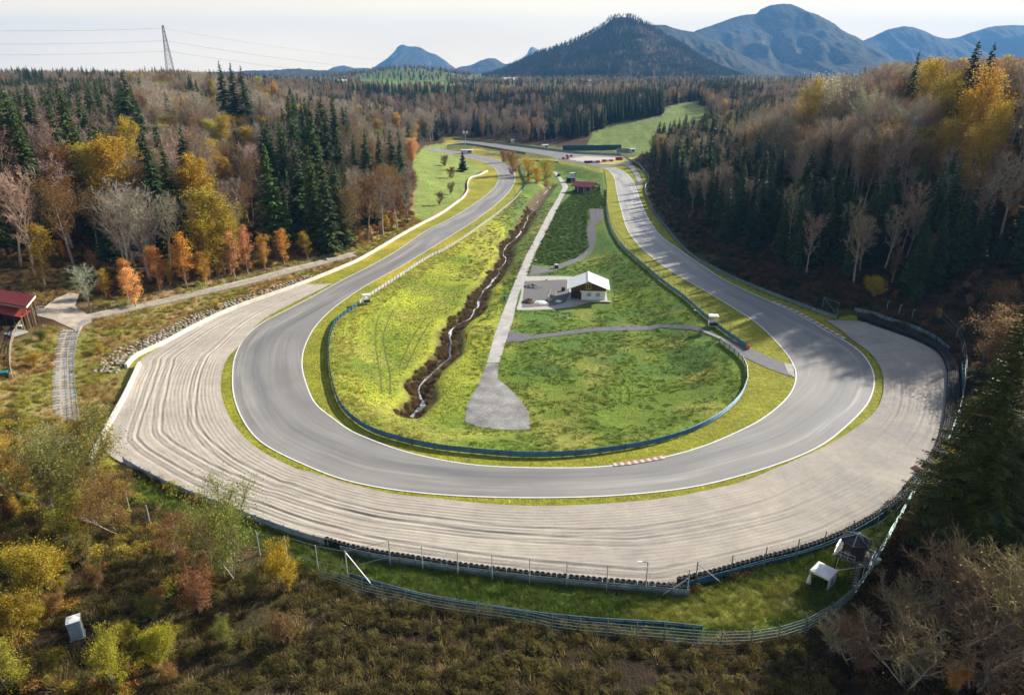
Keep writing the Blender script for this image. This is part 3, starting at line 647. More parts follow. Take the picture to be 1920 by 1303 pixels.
# fences
dp = lin([(732,1059),(793,1068),(859,1079),(923,1086),(993,1093),(1062,1099),(1137,1106),(1210,1110),(1288,1115)])
fence('debris_fence', dp, 3.9, 'tall thin-posted mesh fence behind the front tyre wall', (1.2, 2.5, 3.8), .012, (.9, 3.8), pr=.07)
fence('debris_fence', lin([(540,1052),(597,1070),(652,1081),(732,1059)]), 3.9, 'tall mesh fence panel with a long slanting brace at the lower left of the gravel', (1.3, 3.8), .03, (.4, 3.8), pr=.08)
A = ground_pt(P0(652, 1081)); B = ground_pt(P0(702, 1104)); MB().tube(A + Vector((0, 0, 3.7)), B, .07, .07, 6).build('brace', M['steel_light'], bpy.data.objects['debris_fence.004'])
fence('debris_fence', lin([(245,965),(284,992),(330,1007),(378,1016),(430,1030),(488,1042),(540,1052)]), 3.6, 'tall posts with slack mesh rising out of the bushes at lower left', (1.0, 3.4), .015, (.2, 3.4), pr=.09)
fr_ = fence('debris_fence', lin([(1303,1099),(1368,1086),(1431,1070),(1491,1055),(1541,1040),(1593,1018),(1641,1000),(1676,972),(1708,940)]), 3.8, 'tall dark posts behind the right tyre wall near the timber tower', (1.4, 3.7), .012, (1.0, 3.7), m='steel', pr=.08)
A = ground_pt(P0(1303, 1099)); B = ground_pt(P0(1352, 1092)); MB().tube(A + Vector((0, 0, 3.5)), B, .05, .05, 6).build('brace', M['steel_light'], fr_)
A = ground_pt(P0(1240, 1116)); B = ground_pt(P0(1288, 1115)); MB().tube(B + Vector((0, 0, 2.6)), A, .05, .05, 6).build('brace', M['steel_light'], fr_)
PF = lin([(604,1092),(644,1105),(681,1118),(718,1127),(762,1136),(806,1147),(850,1155),(894,1162),(939,1168),(987,1176),(1035,1188),(1086,1195),(1138,1200),(1192,1206),(1244,1210),(1297,1215),(1350,1219),(1406,1217),(1457,1209),(1508,1192),(1556,1166),(1594,1135),(1622,1096),(1640,1062),(1660,1024),(1680,990),(1698,955),(1713,932)])
fence('perimeter_fence', PF, 2.1, 'green-grey wire perimeter fence curving below the bottom grass strip', (.3, .75, 1.2, 1.65, 2.05), .028, (.05, 2.05), m='steel', pr=.06, tip=.25)
RF = GL([(152,815),(147,770),(141,720),(139,670),(144,635),(152,612),(175,600),(230,588),(300,573),(370,557),(440,541),(500,526),(560,510),(620,494),(668,482)])
fence('road_fence', resample(RF, 3.0), 1.5, 'light wire fence along the near edge of the forest road on the left bank', (.4, .8, 1.2, 1.45), .025, (.05, 1.45), pr=.045)
RF2 = GL([(172,588),(230,576),(300,561),(370,546),(440,528),(500,513),(560,498),(620,483),(660,472)])
fence('road_fence', resample(RF2, 3.4), 1.3, 'thin rail fence on the forest side of the forest road', (.5, 1.25), .035, pr=.05)
fence('forest_fence', GL([(1760,600),(1793,633),(1804,660),(1808,690),(1807,725),(1800,765),(1790,800),(1770,850)]), 2.6, 'sagging wire fence at the foot of the forest beyond the tyre rows', (1.2, 2.5), .03, (.2, 2.5), pr=.06)
for px_, py_, l_ in ((1662,583,'leftmost'),(1685,590,'middle'),(1709,599,'rightmost')):
    g = G(px_, py_); o = MB().tube((0, 0, 0), (0, 0, 2.3), .06, .05, 7).tube((0, 0, 2.3), (.5, 0, 2.75), .05, .04, 7).build('fence_post', M['steel_light'], None, g)
    tag(o, l_ + ' of the three bent white posts at the edge of the forest', 'post', 'bent white posts above the right gravel')
# gate panels at gravel entry
g0 = G(1541, 583); g1 = G(1569, 594); gt = empty('mesh_gate', label='upright mesh gate with diagonal bracing beside the end of the right guard rail', cat='gate')
for g in (g0, g1): MB().tube((0, 0, 0), (0, 0, 4), .07, .07, 7).build('post', M['steel'], gt, g)
mb = MB(); up = lambda z: Vector((0, 0, z))
for z in (.4, 3.8): mb.tube(g0 + up(z), g1 + up(z), .045)
mb.tube(g0 + up(3.8), g1 + up(.4), .04); mb.build('frame', M['steel'], gt)
link('mesh_panel', mesh_np('mesh_panel', [tuple(g0 + up(.4)), tuple(g1 + up(.4)), tuple(g1 + up(3.8)), tuple(g0 + up(3.8))], [(0, 1, 2, 3)], [M['mesh']], uv=[(0, 0), (4, 0), (4, 3.4), (0, 3.4)]), gt)
# ---- tyre walls
def torus(mb, z, Rr=.25, r=.105, n=12, k=6):
    vs = [((Rr + r * math.cos(2 * math.pi * j / k)) * math.cos(2 * math.pi * i / n), (Rr + r * math.cos(2 * math.pi * j / k)) * math.sin(2 * math.pi * i / n), z + r * math.sin(2 * math.pi * j / k)) for i in range(n) for j in range(k)]
    mb.add(vs, [(i * k + j, ((i + 1) % n) * k + j, ((i + 1) % n) * k + (j + 1) % k, i * k + (j + 1) % k) for i in range(n) for j in range(k)])
ty = []
for v in range(4):
    mb = MB()
    for q in range(5): 
        o_ = len(mb.v); torus(mb, .11 + q * .215, .26 + rnd.uniform(-.01, .01)); dx, dy = rnd.uniform(-.03, .03), rnd.uniform(-.03, .03)
        mb.v[o_:] = [(x + dx, y + dy, z) for x, y, z in mb.v[o_:]]
    ty.append(mb.mesh('tyre_stack', M['rubber'], True))
def tyre_wall(lab, rows, cap=300, n0=None):
    root = empty('tyre_wall', label=lab, cat='tyre wall'); pts = []
    for P in rows:
        Q = resample(P, .72)
        pts += [(p[0] + rnd.uniform(-.03, .03), p[1] + rnd.uniform(-.03, .03)) for p in Q]
    pts.sort(key=lambda p: math.hypot(p[0], p[1]))
    for p in pts[:cap]: link('tyre_stack', rnd.choice(ty), root, (p[0], p[1], .02), rnd.uniform(0, 6))
    rest = pts[cap:]
    if rest:
        b = np.array([v.co[:] for v in ty[0].vertices]); f = np.array([p.vertices[:] for p in ty[0].polygons])
        V = np.concatenate([b + np.array([p[0], p[1], .02]) for p in rest]); F = np.concatenate([f + len(b) * i for i in range(len(rest))])
        link('tyre_rows', mesh_np('tyre_rows', V, F, [M['rubber']], smooth=True), root)['kind'] = 'stuff'
tyre_wall('single row of stacked black tyres along the bottom of the gravel', [resample(lin(TYRE_S), 1, 1)])
tyre_wall('single row of stacked tyres rising past the timber tower', [resample(lin(TYRE_E1), 1, 1)])
E2 = resample(lin(TYRE_E2), 1, 1); NE = normals(E2); c0 = np.array([0, 150.])
if np.dot(E2[0] - c0, NE[0]) < 0: NE = -NE
tyre_wall('broad band of tyres three deep curving round the right end of the gravel', [E2 + NE * k * .72 for k in (-.6, .4, 1.4)])
# ---- stone embankment beside the left wall
sts = []
for v in range(7):
    import bmesh
    bm = bmesh.new(); bmesh.ops.create_icosphere(bm, subdivisions=1, radius=1)
    for q in bm.verts: q.co = Vector((q.co.x * rnd.uniform(.75, 1.15), q.co.y * rnd.uniform(.7, 1.1), q.co.z * rnd.uniform(.6, 1.0)))
    m_ = bpy.data.meshes.new('stone'); bm.to_mesh(m_); bm.free(); m_.materials.append(M['stone']); sts.append(m_)
sroot = empty('stone_embankment', label='rough bank of pale boulders stacked behind the left concrete wall', cat='stone bank')
SW = resample(lin([(225,700),(240,682),(258,664),(313,638),(368,608),(442,574),(520,545),(600,520)]), 1.15); NS = normals(SW)
if NS[10][0] > 0: NS = -NS
ns = 0
for row in range(5):
    for k, (p, n) in enumerate(zip(SW, NS)):
        fade = 1 - k / len(SW)
        if row > 1 + 3.6 * fade or rnd.random() < .12: continue
        q = p + n * (1.0 + row * .95 + rnd.uniform(-.25, .25)); s = rnd.uniform(.42, .72) * (1 - row * .05)
        g = ground_pt(q); o = link('stone', sts[rnd.randrange(7)], sroot, (g.x, g.y, g.z + .1 + (.25 if row else .05)))
        o.rotation_euler = (rnd.uniform(-.4, .4), rnd.uniform(-.4, .4), rnd.uniform(0, 6)); o.scale = (s * 1.15, s, s * .8); ns += 1
        if ns >= 298: break
    if ns >= 298: break
# ------------------------------------------------------------ left road, path, stream
sheet('forest_road', GL([(105,560),(130,548),(150,552),(140,575),(165,590),(230,577),(300,562),(370,547),(440,529),(500,514),(560,499),(640,479),(668,472),(668,481),(600,499),(500,526),(440,540),(370,557),(300,573),(230,588),(180,598),(156,612),(150,625),(120,610),(100,600),(60,590),(62,582),(80,580)]), .12, M['concrete'] if False else mat('gravelly_road', (.36, .31, .25), .95, var=.25, vs=.5, bump=.5), label='pale gravel forest road and its junction above the left bank')
sroot = tag(sheet('slab_path', GL([(118,618),(152,622),(140,640),(136,680),(137,720),(141,770),(145,830),(130,836),(106,836),(103,760),(104,700),(108,650)]), .12, mat('dusty_path', (.30, .26, .20), .95, var=.2), 1.2, label='path of worn concrete slabs running down the left slope'))
C = resample(GL([(131,622),(121,660),(119,700),(121,760),(126,832)]), 1.35, 1); NC = normals(C)
for p, n in zip(C, NC):
    for s_ in (-1, 0, 1):
        if rnd.random() < .06: continue
        q = p + n * s_ * 1.28; g = ground_pt(q)
        o = MB().box((0, 0, 0), (1.24, 1.27, .1)).build('slab', M['wood_grey'] if rnd.random() < .5 else M['concrete'], sroot, (g.x, g.y, g.z + .12), math.atan2(n[1], n[0]) + rnd.uniform(-.03, .03))
        o.rotation_euler[0] = rnd.uniform(-.02, .02)
# slabs: share meshes
_sl = {}
for o in sroot.children:
    if o.name.startswith('slab'):
        k = o.data.materials[0].name
        if k in _sl: d = o.data; o.data = _sl[k]; bpy.data.meshes.remove(d)
        else: _sl[k] = o.data
wt = NT('stream_water'); wt.b.inputs['Base Color'].default_value = (.10, .11, .10, 1); wt.b.inputs['Roughness'].default_value = .12; wt.b.inputs['Specular IOR Level'].default_value = .8
p_ = wt.new('ShaderNodeNewGeometry').outputs['Position']; foam = wt.new('ShaderNodeMath', {0: wt.noise(p_, 1.6, 5, .75), 1: wt.mapr(wt.noise(p_, .07, 2), .42, .6, -.22, .06)}, operation='ADD').outputs[0]
wt.set(wt.b.inputs['Base Color'], wt.mix(wt.mapr(foam, .42, .6, 0, 1), (.07, .08, .075), (.75, .77, .78)))
wt.set(wt.b.inputs['Roughness'], wt.mapr(foam, .42, .6, .12, .6)); wt.bump(foam, .6, .15)
SWW = resample(np.array(STREAMW), 1.0, 1); NW = normals(SWW)
wob_ = (fbm(np.arange(len(SWW)) / 5, np.zeros(len(SWW)), 3) * 1.6)[:, None]; wid = (.16 + 1.25 * np.clip(fbm(np.arange(len(SWW)) / 7 + 40, np.ones(len(SWW)), 3) + .05, 0, 1))[:, None]
Cc = SWW + NW * wob_
tag(strip2('stream', Cc - NW * wid, Cc + NW * wid, .22, wt.m, nacross=4), 'small foaming stream in its ditch', kind='structure')
# flatten the water across its width
so = bpy.data.objects['stream']; zz = np.array([v.co.z for v in so.data.vertices]).reshape(-1, 5); zz[:] = gsmooth(zz.min(1)[:, None], 4) + .12
for v, z in zip(so.data.vertices, zz.ravel()): v.co.z = z
# far asphalt
far_asp = mat('sunlit_far_asphalt', (.26, .25, .235), .7, var=.15, vs=.05)  # sunlight put into the paler grey of the escape road
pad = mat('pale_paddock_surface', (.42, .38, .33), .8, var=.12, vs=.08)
sheet('back_straight', lin([(860,262),(889,266),(966,275),(1028,283),(1076,289),(1164,293.5),(1180,297),(1190,304),(1172,308),(1149,313),(1124,315),(1090,308),(1052,301.5),(1028,293),(978,284),(889,271),(856,266)]), .06, am.m if False else mat('shaded_track', (.17, .165, .16), .7, var=.12, vs=.05), 8, label='far back straight and paddock tarmac')  # shade over the far straight put into a darker grey
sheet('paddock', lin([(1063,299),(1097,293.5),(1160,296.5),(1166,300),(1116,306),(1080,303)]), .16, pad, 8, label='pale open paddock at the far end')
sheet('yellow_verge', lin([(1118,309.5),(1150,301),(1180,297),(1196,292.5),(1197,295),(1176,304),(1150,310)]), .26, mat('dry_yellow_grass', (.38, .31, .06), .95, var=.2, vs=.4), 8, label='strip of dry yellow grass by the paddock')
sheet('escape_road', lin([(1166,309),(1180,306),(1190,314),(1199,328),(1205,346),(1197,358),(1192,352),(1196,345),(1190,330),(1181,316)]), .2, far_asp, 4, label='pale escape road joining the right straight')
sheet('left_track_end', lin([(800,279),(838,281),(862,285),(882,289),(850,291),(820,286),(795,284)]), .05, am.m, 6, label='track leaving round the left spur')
# ------------------------------------------------------------ buildings, huts and small things
def quad_panel(mb, a, b, c, d, t=.1, mi=0):
    a, b, c, d = map(Vector, (a, b, c, d)); n = (b - a).cross(d - a).normalized() * t
    mb.add([a, b, c, d, a - n, b - n, c - n, d - n], [(0, 1, 2, 3), (7, 6, 5, 4), (0, 4, 5, 1), (1, 5, 6, 2), (2, 6, 7, 3), (3, 7, 4, 0)], mi)
# infield hut
g = G(1105, 566); HB = empty('hut', (g.x - .0, g.y + 4.5, float(Hs(g.x, g.y)) + .1), R(-5), label='white-roofed hut with brown gable on the infield bank', cat='hut')
MB().box((0, 0, .0), (11.4, 10, .5)).build('plinth', M['concrete'], HB)
MB().box((1.5, .2, 1.6), (6.9, 8.0, 2.8)).build('lower_wall', M['white'], HB)
mb = MB(); mb.box((0, 0, 3.5), (10.2, 7.8, .9))
y = 3.9
for s in (-1, 1): mb.add([(-5.1, s * y, 3.95), (5.1, s * y, 3.95), (0, s * y, 6.0), (-5.1, s * (y - .15), 3.95), (5.1, s * (y - .15), 3.95), (0, s * (y - .15), 6.0)], [(0, 1, 2), (3, 5, 4), (0, 3, 4, 1), (1, 4, 5, 2), (2, 5, 3, 0)])
mb.build('gable_wall', M['wood_brown'], HB)
MB().box((-3.6, .8, 1.6), (2.6, 6.5, 2.8)).build('back_room', M['wood_dark'], HB)
for x, yy in ((-4.9, -3.7), (-2.6, -3.7)): MB().box((x, yy, 1.65), (.2, .2, 2.9)).build('post', M['wood_dark'], HB)
rf = MB()
for s in (-1, 1):
    quad_panel(rf, (0, -5.4, 6.35), (0, 5.4, 6.35), (s * 6.1, 5.4, 3.95), (s * 6.1, -5.4, 3.95), .16 * -s)
ro_ = rf.build('roof', M['roof_white'], HB)
MB().box((0, 0, 6.4), (.5, 10.9, .1)).build('ridge_cap', M['white'], ro_)
for s in (-1, 1): MB().tube((s * 6.15, -5.5, 3.88), (s * 6.15, 5.5, 3.88), .09).build('gutter', M['white'], ro_)
for k in range(-4, 5):
    for s in (-1, 1): rb = MB(); rb.beam((s * .3, k * 1.2, 6.26), (s * 6.0, k * 1.2, 4.02), .06, .05); rb.build('roof_seam', M['roof_white'], ro_)
w = MB().box((0, -3.93, 4.4), (1.3, .1, 1.5)).build('window', M['glass'], HB)
fb = MB()
for a, b in (((-.7, -4.0, 4.4), (.14, .1, 1.7)), ((.7, -4.0, 4.4), (.14, .1, 1.7)), ((0, -4.0, 4.4), (.1, .1, 1.7)), ((0, -4.0, 5.2), (1.5, .1, .14)), ((0, -4.0, 3.6), (1.5, .1, .14))): fb.box(a, b)
fb.build('window_frame', M['yellow'], w)
for x in (.2, 2.8): 
    s_ = MB().box((x, -3.84, 1.9), (1.1, .08, 1.1)).build('shutter', M['blue_grey'], HB)
    MB().box((x, -3.9, 1.9), (.06, .06, 1.1)).build('shutter_bar', M['white'], s_)
MB().box((4.0, -5.0, .35), (5.5, 1.2, .12)).build('step', M['concrete'], HB)
# rubble yard things
def at(px, py): return G(px, py)
def irregular(name, px, py, sx, sy, sz, m, lab, cat, sub=3, seed=1):
    r_ = random.Random(seed); n = 12; mb = MB(); P = [[((i / n - .5) * sx, (j / n - .5) * sy, sz * max(0, 1 - ((i / n - .5) ** 2 + (j / n - .5) ** 2) * 4) * r_.uniform(.5, 1.1) + .02) for i in range(n + 1)] for j in range(n + 1)]
    vs = [p for row in P for p in row]; fs = [(j * (n + 1) + i, j * (n + 1) + i + 1, (j + 1) * (n + 1) + i + 1, (j + 1) * (n + 1) + i) for i in range(n) for j in range(n) if math.hypot(i + .5 - n / 2, j + .5 - n / 2) < n / 2 * r_.uniform(.85, 1.05)]
    g = at(px, py); o = mb.add(vs, fs).build(name, m, None, (g.x, g.y, g.z + .12)); return tag(o, lab, cat)
irregular('tarpaulin', 1013, 568, 4.6, 3.6, .5, M['white'], 'crumpled white tarpaulin at the front edge of the rubble yard', 'tarpaulin', seed=2)
irregular('tarpaulin', 1047, 566, 2.2, 1.8, .4, M['white'], 'small white tarpaulin beside the rubble heap', 'tarpaulin', seed=3)
irregular('rubble_heap', 1032, 565, 3.6, 3, .9, grv, 'grey rubble heap between the two white tarpaulins', 'heap', seed=4)
irregular('rubble_heap', 992, 567, 4.2, 4, 1.0, mat('brown_soil', (.13, .09, .06), .95, var=.3), 'brown soil heap at the left of the rubble yard', 'heap', seed=5)
irregular('rubble_heap', 1000, 538, 6, 5, .8, grv, 'low dark rubble heap in the back corner of the yard', 'heap', seed=6)
g = at(1056, 546); tag(MB().box((0, 0, .55), (.8, .9, 1.1)).tube((0, 0, 1.1), (0, 0, 1.35), .2, .12).build('rusty_barrel', mat('rust', (.12, .04, .02), .9), None, (g.x, g.y, g.z + .1), .4), 'small rust-brown tank standing in the rubble yard', 'tank')
for k, (a, b) in enumerate((((1027, 558), (1033, 543)), ((1038, 560), (1043, 547)))):
    A, B = at(*a), at(*b); mb = MB(); mb.beam(A + up(.22), B + up(.22), .35, .08); tag(mb.build('plank', M['wood_grey']), ('left' if k == 0 else 'right') + ' of two pale planks laid on the rubble', 'plank', 'planks on the rubble yard')
for px_, py_, l_ in ((1025, 526, 'small white box at the back edge of the rubble yard'), (1005, 491, 'small white marker post beside the lane above the hut')):
    g = at(px_, py_); tag(MB().box((0, 0, .3), (.6, .4, .6)).box((0, 0, .62), (.7, .5, .05)).build('marker_box', M['white'], None, g), l_, 'box')
mb = MB()
for x in (-2.2, 0, 2.2): pass
g = at(1057, 596); bt = empty('white_barrier', g, 0, label='low white bar on two posts standing in the grass below the hut', cat='barrier')
for x in (-1.15, 1.15): MB().box((x, 0, .5), (.2, .12, 1.0)).box((x, 0, .04), (.5, .4, .08)).build('post', M['white'], bt)
MB().box((0, 0, .6), (2.1, .07, .12)).build('bar', M['white'], bt)
g = at(946.5, 563); bn = empty('waste_bin', g, .3, label='small teal bin on a post at the left edge of the lane', cat='bin')
MB().tube((0, 0, .1), (0, 0, 1.25), .34, .42, 10).build('body', M['teal'], bn); MB().tube((0, 0, 1.25), (0, 0, 1.35), .46, .40, 10).build('lid', M['teal'], bn); MB().tube((.45, 0, 0), (.45, 0, 1.5), .05).build('post', M['steel'], bn)
g = at(1043, 503); rb_ = empty('road_roller_box', g, .2, label='dark machine under a white cover beside the winding path', cat='machine')
MB().box((0, 0, .6), (1.1, 1.0, 1.1)).build('body', M['car_dark'], rb_); MB().box((0, 0, 1.25), (1.3, 1.2, .25)).box((0, 0, 1.42), (.9, .8, .1)).build('cover', M['white'], rb_)
for x in (-.5, .5): MB().tube((x - .1, -.45, .25), (x + .1, -.45, .25), .25, .25, 10).build('wheel', M['rubber'], rb_)
# marshal posts
def marshal(px, py, rz, w, h, lab, raised=.5):
    g = at(px, py); r_ = empty('marshal_post', g, rz, label=lab, cat='marshal post', group='marshal posts beside the track')
    MB().box((0, 0, raised), (w, w * .9, .14)).build('floor', M['white'], r_)
    for x in (-1, 1):
        for y in (-1, 1): MB().box((x * w * .47, y * w * .42, (raised + h) / 2), (.08, .08, h + raised)).build('leg', M['steel_light'], r_)
    MB().box((0, 0, h + raised + .1), (w * 1.08, w, .28)).box((0, 0, h + raised + .27), (w * .8, w * .7, .08)).build('roof', M['white'], r_)
    for y, z0, hh in ((-1, .5, .9), (1, .5, .9)): MB().box((0, y * w * .43, raised + z0), (w * .92, .04, hh)).build('side_panel', M['white'] if y > 0 else M['glass'], r_)
    MB().box((-w * .48, 0, raised + .5), (.04, w * .8, .9)).build('end_panel', M['white'], r_)
marshal(687, 570, .45, 1.9, 2.0, 'white marshal cabin on legs behind the pale rail beside the left straight', .5)
marshal(1336, 612, -.1, 2.2, 2.4, 'white-roofed open marshal stand beside the right mesh fence', .35)
g = G(1402, 655); op = empty('orange_block', g, 0, label='orange plastic block at the end of the right guard rail', cat='block')
MB().box((0, 0, .55), (.55, .55, 1.1)).build('body', M['orange'], op); MB().tube((0, 0, 1.1), (0, 0, 1.2), .18, .12, 8).build('cap', M['orange'], op)
# timber tower
cx_, cy_ = P0(1600, 1040, 3.0); gz0 = float(Hs(cx_, cy_)); tw = empty('watch_tower', (cx_, cy_, gz0), math.atan2(*(lambda a, b: (b[1] - a[1], b[0] - a[0]))(P0(1561, 1039, 2.7), P0(1605, 1056, 2.7))), label='dark timber tower with hexagonal cabin, platform and ladder', cat='tower')
PZ = 3.0 - gz0
hexa = lambda r, z, a0=0: [(r * math.cos(a0 + math.pi / 3 * i), r * math.sin(a0 + math.pi / 3 * i), z) for i in range(6)]
for x in (-1.6, 1.6):
    for y in (-1.5, 1.5): MB().tube((x, y, -.1), (x * .93, y * .93, PZ), .09, .09, 7).build('leg', M['wood_dark'], tw)
for s in (-1, 1):
    mb = MB(); mb.beam((-1.6, s * 1.5, .3), (1.5, s * 1.42, PZ - .2), .07, .09); mb.build('brace', M['steel_light'], tw)
    mb = MB(); mb.beam((s * 1.6, -1.5, .3), (s * 1.5, 1.42, PZ - .2), .07, .09); mb.build('brace', M['steel_light'], tw)
for k in range(12): MB().box((-1.93 + k * .35, 0, PZ + .05), (.32, 3.5, .08)).build('deck_board', M['deck'], tw)
a0 = R(30); lo, hi = hexa(1.38, PZ + .09, a0), hexa(1.38, PZ + 2.35, a0)
for i in range(6):
    j = (i + 1) % 6; a, b = Vector(lo[i]), Vector(lo[j]); mb = MB()
    for k in range(5):
        p = a.lerp(b, k / 5 + .01); q_ = a.lerp(b, (k + 1) / 5 - .01); mb.beam(p + up(1.13), q_ + up(1.13), .05 + .012 * (k % 2), 2.26)
    mb.build('cabin_wall', M['wood_dark'], tw)
    MB().tube(lo[i], hi[i], .07).build('corner_post', M['wood_dark'], tw)
ea = hexa(1.95, PZ + 2.3, a0); ap = (0, 0, PZ + 3.15)
for i in range(6):
    j = (i + 1) % 6; mb = MB(); n_ = 5
    for k in range(n_):
        f0, f1 = k / n_, (k + 1) / n_
        A0, B0 = Vector(ea[i]).lerp(Vector(ap), f0), Vector(ea[j]).lerp(Vector(ap), f0); A1, B1 = Vector(ea[i]).lerp(Vector(ap), f1), Vector(ea[j]).lerp(Vector(ap), f1)
        z_ = up(.05); mb.add([A0 + z_, B0 + z_, B1 + z_ * .3, A1 + z_ * .3, A0, B0], [(0, 1, 2, 3), (0, 4, 5, 1)])
    mb.build('roof_panel', M['shingle'], tw); mb = MB(); mb.tube(Vector(ea[i]) + up(.04), Vector(ap) + up(.04), .045, .045, 5); mb.build('roof_hip', M['steel'], tw)
w_ = MB().box((-.5, -1.25, PZ + .75), (.8, .05, .5)).build('hatch', M['wood_grey'], tw)
for (x0, y0, x1, y1) in ((-1.95, -1.7, -1.95, 1.7), (-1.95, 1.7, 2.1, 1.7), (2.15, 1.7, 2.15, -1.7), (-1.95, -1.7, .5, -1.7)):
    mb = MB()
    for z in (.5, 1.0): mb.tube((x0, y0, PZ + z), (x1, y1, PZ + z), .03)
    for k in range(4): f = k / 3; mb.tube((x0 + (x1 - x0) * f, y0 + (y1 - y0) * f, PZ), (x0 + (x1 - x0) * f, y0 + (y1 - y0) * f, PZ + 1.02), .03)
    mb.build('railing', M['steel_light'], tw)
ld = MB(); 
for x in (.75, 1.35): ld.beam((x + .15, -3.2, .05), (x, -1.75, PZ + .05), .06, .14)
lo_ = ld.build('ladder', M['wood_dark'], tw)
for k in range(9): f = (k + .5) / 9; MB().box((1.2 - .15 * f, -3.2 + 1.45 * f, .05 + PZ * f), (.62, .26, .05)).build('step', M['wood_grey'], lo_)
g = G(1645, 1058); tag(MB().tube((0, 0, 0), (0, 0, .9), .3, .33, 10).tube((0, 0, .9), (0, 0, .95), .36, .3, 10).build('barrel', M['white'], None, g), 'pale round barrel standing to the right of the timber tower', 'barrel')
# gazebo tent
def corner(l, f, z): a, b = P0(*l, z), P0(*f, z); return math.atan2(b[1] - a[1], b[0] - a[0])
g = Vector(P0(1544.5, 1071.7, 2.15)); g = ground_pt(g); gz = empty('gazebo_tent', g, corner((1523, 1071.7), (1551, 1085.7), 2.1), label='small white gazebo tent with one side curtain gathered', cat='tent')
w2 = 1.15
for i, (x, y) in enumerate(((-1, -1), (1, -1), (1, 1), (-1, 1))): MB().box((x * w2, y * w2, 1.05), (.06, .06, 2.1)).box((x * w2, y * w2, .02), (.18, .18, .04)).build('leg', M['steel_light'], gz)
mb = MB(); n = 4; c4 = [(-1.2, -1.2, 2.1), (1.2, -1.2, 2.1), (1.2, 1.2, 2.1), (-1.2, 1.2, 2.1)]
mb.add(c4 + [(0, 0, 2.55)], [(0, 1, 4), (1, 2, 4), (2, 3, 4), (3, 0, 4)]); mb.build('canopy', M['canvas'], gz)
for k in range(4):
    a, b = Vector(c4[k]), Vector(c4[(k + 1) % 4]); mb = MB(); mb.beam(a - up(.14), b - up(.14), .03, .28); mb.build('valance', M['canvas'], gz)
def cloth(a, b, z0, z1, name, par, dep=.06, n=10):
    a, b = Vector(a), Vector(b); d = (b - a).normalized(); nn = Vector((-d.y, d.x, 0)); mb = MB(); vs = []
    for i in range(n + 1):
        p = a.lerp(b, i / n) + nn * dep * math.sin(i * 2.1)
        vs += [p + up(z0), p + up(z1)]
    mb.add(vs, [(2 * i, 2 * i + 2, 2 * i + 3, 2 * i + 1) for i in range(n)]); return mb.build(name, M['canvas'], par)
s1_ = cloth((1.17, -1.15, 0), (1.17, 1.15, 0), .03, 1.9, 'side_wall', gz); cloth((-1.15, 1.17, 0), (1.15, 1.17, 0), .03, 1.9, 'side_wall', gz)
mb = MB(); mb.add([(1.25 + .01 * 0, .45 * math.cos(t * math.pi / 5), 1.15 + .55 * math.sin(t * math.pi / 5)) for t in range(10)], [tuple(range(10))]); mb.build('side_window', M['concrete'], s1_)
mb = MB(); mb.add([(-1.15, -1.15, 1.9), (-.75, -1.2, 0), (-1.3, -.8, 0), (-1.45, -1.3, 0), (-1.1, -1.5, 0)], [(0, 1, 2), (0, 2, 3), (0, 3, 4), (0, 4, 1)]); mb.build('curtain', M['canvas'], gz)
MB().box((0, 0, .03), (2.1, 2.1, .05)).build('floor', M['dark'], gz)
# camera / speaker mast by the tyres
x, y = P0(1706, 935); sm = empty('speaker_mast', (x, y, 0), .3, label='slim grey mast with a small rusty roof and white lamp above the tyre wall', cat='mast')
for s in (-.22, .22): MB().tube((s, 0, 0), (s, 0, 5.3), .06, .05, 7).build('pole', M['steel'], sm)
mb = MB()
for k in range(9): mb.tube((-.22, 0, .5 + k * .55), (.22, 0, .5 + k * .55), .025, n=4)
mb.build('rung', M['steel'], sm)
mb = MB(); quad_panel(mb, (-.9, -.5, 5.25), (0, -.5, 5.6), (0, .5, 5.6), (-.9, .5, 5.25), .06); quad_panel(mb, (0, -.5, 5.6), (.95, -.5, 5.2), (.95, .5, 5.2), (0, .5, 5.6), .06); mb.build('roof', mat('rusty_sheet', (.12, .035, .025), .8), sm)
MB().box((-.55, -.15, 4.5), (.35, .3, .6)).box((-.42, -.15, 4.9), (.3, .2, .3)).build('lamp', M['white'], sm)
# short floodlight mast in front fence line
for px_, py_, h_, l_ in ((1210, 1108, 4.4, 'thin lamp post rising from the front fence near its right end'), (964, 378, 7.0, 'tall lamp post with a side arm beside the left straight rail'), (864, 377, 6.0, 'lamp post with a small flag arm behind the wall of the left straight'), (1308, 600, 2.6, 'short lamp post at the marshal stand')):
    g = G(px_, py_); lp = empty('lamp_post', g, 0, label=l_, cat='lamp post'); MB().tube((0, 0, 0), (0, 0, h_), .09, .06, 7).build('pole', M['steel'], lp)
    MB().tube((0, 0, h_), (-.9, 0, h_ + .1), .05, .05, 6).build('arm', M['steel'], lp); MB().box((-.95, 0, h_ + .06), (.55, .25, .14)).build('lamp_head', M['white'], lp)
